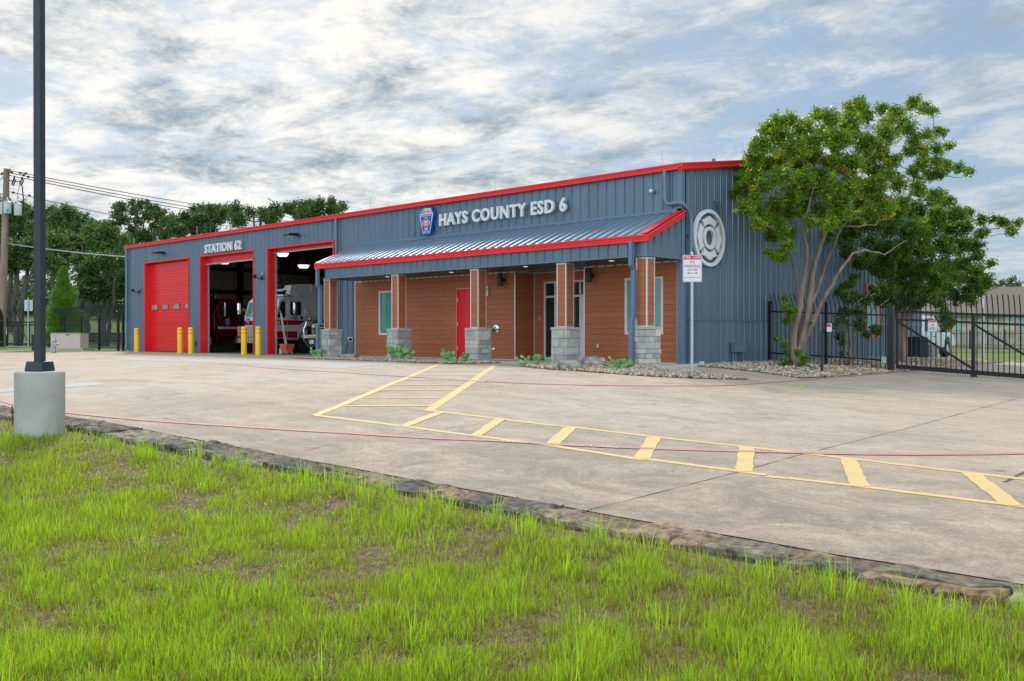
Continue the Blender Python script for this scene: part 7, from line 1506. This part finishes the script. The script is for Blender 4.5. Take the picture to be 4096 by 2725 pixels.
mid_stems = [S([(910, 945, 0), (880, 800, 0), (860, 650, 0), (880, 450, 0), (950, 250, 0)], [], (.05, .012)), S([(920, 945, 0), (940, 780, 0), (900, 600, 0), (960, 480, 0), (1100, 330, 0)], [], (.045, .01)), S([(930, 945, 0), (960, 780, .1), (1030, 600, .1), (1150, 470, .2), (1250, 400, .2)], [], (.04, .01))]
tree('crape_myrtle', 'small thin-stemmed tree between the two larger trees behind the fence', (1.88, 5.51, -.11), 27.2, mid_blobs, mid_stems, M['leaf_myrtle'], M['bark'], 420, .09, .45, spread=.2, conv=Z4, tw=.08, twigs=14, twig_r=.004, branch_r=.012, group='crape myrtles beside the side wall')
# background oaks
OAKS = [
 ('tall oak behind the utility pole at the left edge', 78, (100, 1380), [(0, 600, 55), (60, 600, 55), (150, 640, 65), (230, 600, 45), (260, 650, 55), (100, 720, 85), (220, 760, 85), (330, 700, 55), (20, 800, 75), (120, 860, 85), (300, 850, 85), (340, 900, 75), (20, 930, 80), (150, 970, 85), (300, 990, 80)], .52),
 ('oak with ragged top right of the light pole', 78, (600, 1380), [(530, 640, 36), (560, 680, 55), (620, 720, 65), (700, 640, 34), (740, 660, 34), (650, 780, 75), (760, 740, 62), (830, 720, 44), (500, 780, 65), (560, 860, 85), (700, 880, 85), (820, 820, 75), (900, 760, 50), (940, 800, 45)], .50),
 ('broad dense oak in the middle of the left grove', 71, (850, 1370), [(480, 950, 75), (600, 980, 85), (740, 980, 85), (880, 950, 85), (960, 880, 75), (1000, 820, 52), (550, 1080, 85), (700, 1100, 85), (850, 1080, 85), (1000, 1020, 85), (1100, 960, 75), (1080, 860, 62), (1180, 900, 62), (1250, 960, 65), (1150, 1050, 85), (1280, 1080, 65)], .58),
 ('tall open oak with bare limbs near the building corner', 86, (1420, 1380), [(1225, 600, 34), (1280, 600, 38), (1380, 570, 30), (1400, 640, 40), (1230, 680, 42), (1300, 720, 50), (1470, 580, 30), (1520, 555, 22), (1560, 620, 42), (1630, 620, 38), (1640, 690, 50), (1700, 660, 24), (1540, 700, 46), (1440, 740, 36), (1120, 780, 36), (1200, 800, 45), (1380, 850, 45), (1500, 870, 50)], .45),
 ('rounded oak just above the building left end', 82, (1720, 1400), [(1640, 800, 55), (1720, 760, 45), (1780, 720, 38), (1840, 740, 36), (1560, 920, 65), (1700, 880, 65), (1800, 820, 65), (1880, 860, 55), (1420, 930, 60), (1350, 1000, 60)], .48),
 ('oak with a double top above the left roof', 84, (2100, 1400), [(1940, 690, 42), (2030, 640, 34), (2100, 640, 52), (2200, 620, 42), (2260, 640, 42), (1960, 760, 55), (2080, 740, 75), (2200, 740, 75), (2300, 700, 55), (1920, 850, 45), (2050, 850, 65), (2200, 840, 55), (2340, 670, 45)], .46),
 ('long oak crown rising behind the roof of the bays', 84, (2700, 1400), [(x*2.6133, (y-600)*2.6133, r*2.6133*.9) for x, y, r in [(910, 850, 28), (950, 835, 26), (1000, 850, 28), (1050, 860, 28), (1100, 850, 28), (1130, 838, 20), (1190, 860, 36), (1080, 880, 36), (960, 880, 36)]], .46),
 ('small oak crown at the right end of the grove above the roof', 84, (3200, 1400), [(x*2.6133, (y-600)*2.6133, r*2.6133*.9) for x, y, r in [(1160, 836, 20), (1200, 825, 24), (1240, 822, 22), (1280, 818, 18), (1325, 812, 14), (1370, 828, 13), (1350, 838, 14), (1260, 850, 28), (1320, 845, 22), (1215, 850, 26)]], .44),
 ('dark low oak with twisted trunks behind the utility pole', 65, (180, 1640), [(50, 1010, 75), (150, 1050, 75), (50, 1120, 75), (200, 1150, 80), (320, 1050, 75), (300, 1170, 75), (430, 1130, 60), (400, 1260, 60), (120, 1240, 60), (520, 1180, 70), (620, 1230, 60)], .30),
 ('low bushy oak between the juniper and the building', 63, (1080, 1700), [(880, 1180, 80), (980, 1240, 80), (1100, 1180, 75), (1200, 1230, 75), (1300, 1180, 60), (900, 1350, 75), (1000, 1380, 75), (1120, 1360, 75), (1230, 1380, 75), (1310, 1330, 60), (1000, 1500, 65), (1150, 1470, 60), (1280, 1460, 60), (870, 1480, 50), (1330, 1240, 50)], .36)]
for k, (lab, dep, (tx, ty), bl, tn) in enumerate(OAKS):
    cx = np.mean([b[0] for b in bl]); low = max(b[1] for b in bl); top = min(b[1] for b in bl); lean = RNG.uniform(-60, 60)
    P0 = AT(*Z1(tx, 1500), dep); zb = terrain(P0[0], P0[1]); py0 = 1347.6-(zb-CAM[2])/dep*F; yb0 = (py0-600)*2.6133
    mid = (low+top)/2
    stems = [{'p': [(tx, yb0, 0), (tx+lean*.3, (yb0+low)/2, 0), (cx+lean*.2, mid, 0)], 'r': (.26, .10), 'wob': .12}, {'p': [(tx+15, yb0, 0), (tx-lean, (yb0+low)/2, 1), (cx-70, mid+20, 1.5)], 'r': (.2, .07), 'wob': .15}, {'p': [(tx+30, yb0, 0), (tx+60, (yb0+low)/2, -1), (cx+90, mid, -1.5)], 'r': (.18, .06), 'wob': .15}]
    sparse = 'open' in lab
    tree('oak_tree', lab, (float(P0[0]), float(P0[1]), float(zb)), dep, bl, stems, M['leaf_oak'], M['oak_bark'], 430 if sparse else (750 if dep > 80 else 1100), .21, tn+.2, spread=1.3 if dep > 70 else 1.0, conv=Z1, tw=.34, twigs=24 if sparse else 44, flat=1.0, twig_r=.025, branch_r=.09, group='live oaks behind the fence', aspect=.6)
# further wood behind the grove, low and dense, hiding the horizon between trunks
wood = []; wr_ = []
for i in range(46): px = -160+i*36; P = AT(px, 1180+RNG.uniform(-40, 40), 105+RNG.uniform(-5, 8)); wood += [P, P-np.array([0, 0, 2.2])]; wr_ += [2.0, 2.0]
o = leaves_mesh('woodland', np.array(wood), 420, wr_, .38, M['leaf_oak'], None, .34, .6, 20, .8, aspect=.7); tag(o, 'dark far woodland closing the view behind the oak grove', 'woodland', kind='stuff')
# tree behind the house and a young shrub by the path
tree('leafy_tree', 'small round tree rising behind the brown house roof', (*[float(v) for v in AT(4030, 1390, 95)[:2]], -.3), 95, [(x-2900, y-300, r) for x, y, r in [(3975, 1160, 12), (3995, 1145, 14), (4015, 1135, 16), (4040, 1125, 15), (4055, 1116, 10), (4066, 1140, 14), (4030, 1150, 16), (4078, 1130, 8), (4000, 1165, 14), (4050, 1155, 14)]] and [((x-2900)*1.96, (y-300)*1.96, r*1.96) for x, y, r in [(3975, 1160, 12), (3995, 1145, 14), (4015, 1135, 16), (4040, 1125, 15), (4055, 1116, 10), (4066, 1140, 14), (4030, 1150, 16), (4078, 1130, 8), (4000, 1165, 14), (4050, 1155, 14)]], [{'p': [((4030-2900)*1.96, (1390-300)*1.96, 0), ((4028-2900)*1.96, (1200-300)*1.96, 0), ((4030-2900)*1.96, (1150-300)*1.96, 0)], 'r': (.2, .08)}], M['leaf_oak'], M['oak_bark'], 130, .2, .6, spread=.8, twig_r=.02, branch_r=.06, tw=.25, twigs=8, aspect=.6)
# juniper
D = 57.0; jt = AT(255, 1066, D); x, y = float(jt[0]), float(jt[1]); jz = terrain(x, y); jh = jt[2]-jz; jn = thing('juniper', 'bright green pointed juniper behind the far left fence', 'tree', (x, y, jz)); jr = 78/F*D
mb = MB(); mb.cyl((x, y, jz), (x, y, jz+jh*.9), .10, .02, 8); mb.build('trunk', M['oak_bark'], jn)
n = 15000; hh = RNG.random(n)**1.25; prof = jr*np.clip((1-hh)**.75*1.12, 0, 1)*(1+.18*np.sin(hh*22)); a = RNG.uniform(0, 2*PI, n); br = np.round(a/.5)*.5+RNG.normal(0, .12, n); rr = prof*RNG.random(n)**.3
lump = 1+.22*np.sin(br*3+np.round(hh*9)*1.7); P = np.stack([x+np.cos(a)*rr*lump, y+np.sin(a)*rr*lump, jz+.2+hh*(jh-.2)+.12*rr], 1)
d = np.stack([np.cos(a)*.7, np.sin(a)*.7, np.full(n, .75)], 1)+RNG.normal(0, .25, (n, 3)); d /= np.linalg.norm(d, axis=1)[:, None]; u = np.cross(d, RNG.normal(size=(n, 3))); u /= np.linalg.norm(u, axis=1)[:, None]; s = RNG.uniform(.12, .26, n)[:, None]
V = np.stack([P-d*s*.5-u*s*.12, P-d*s*.5+u*s*.12, P+d*s*.6], 1); np_mesh('crown', V.reshape(-1, 3), np.arange(n*3).reshape(n, 3), M['leaf_cedar'], np.clip(.35+.35*rr/np.maximum(prof, .01)+RNG.normal(0, .15, n), 0, 1), jn)
# weeds in the gravel and on the strip by the left bay
V = []; Fs = []; T = []
_lz = lawn_z
for (px, py, k) in [(1300, 1432, 5), (1265, 1436, 4), (1350, 1435, 3), (1500, 1443, 3), (1537, 1437, 2), (3385, 1500, 5), (3410, 1498, 4), (3470, 1492, 4), (3230, 1505, 3), (3510, 1488, 4), (3190, 1556, 2), (3680, 1440, 3), (3900, 1455, 2), (2280, 1440, 1)]:
    cx, cy = GP(px, py)
    for j in range(k):
        sx0, sy0 = cx+random.uniform(-.2, .2), cy+random.uniform(-.08, .08)
        lawn_z = lambda x, y: G(x, y)+.02
        v, f_, t_ = tuft(sx0, sy0, 14, .12, .05); o_ = len(V); V += v; Fs += [tuple(o_+i for i in q_) for q_ in f_]; T += t_
lawn_z = _lz
o = np_mesh('weeds', V, Fs, M['blade'], T); tag(o, 'small green weeds poking out of the river rock edges', 'weeds', kind='stuff')
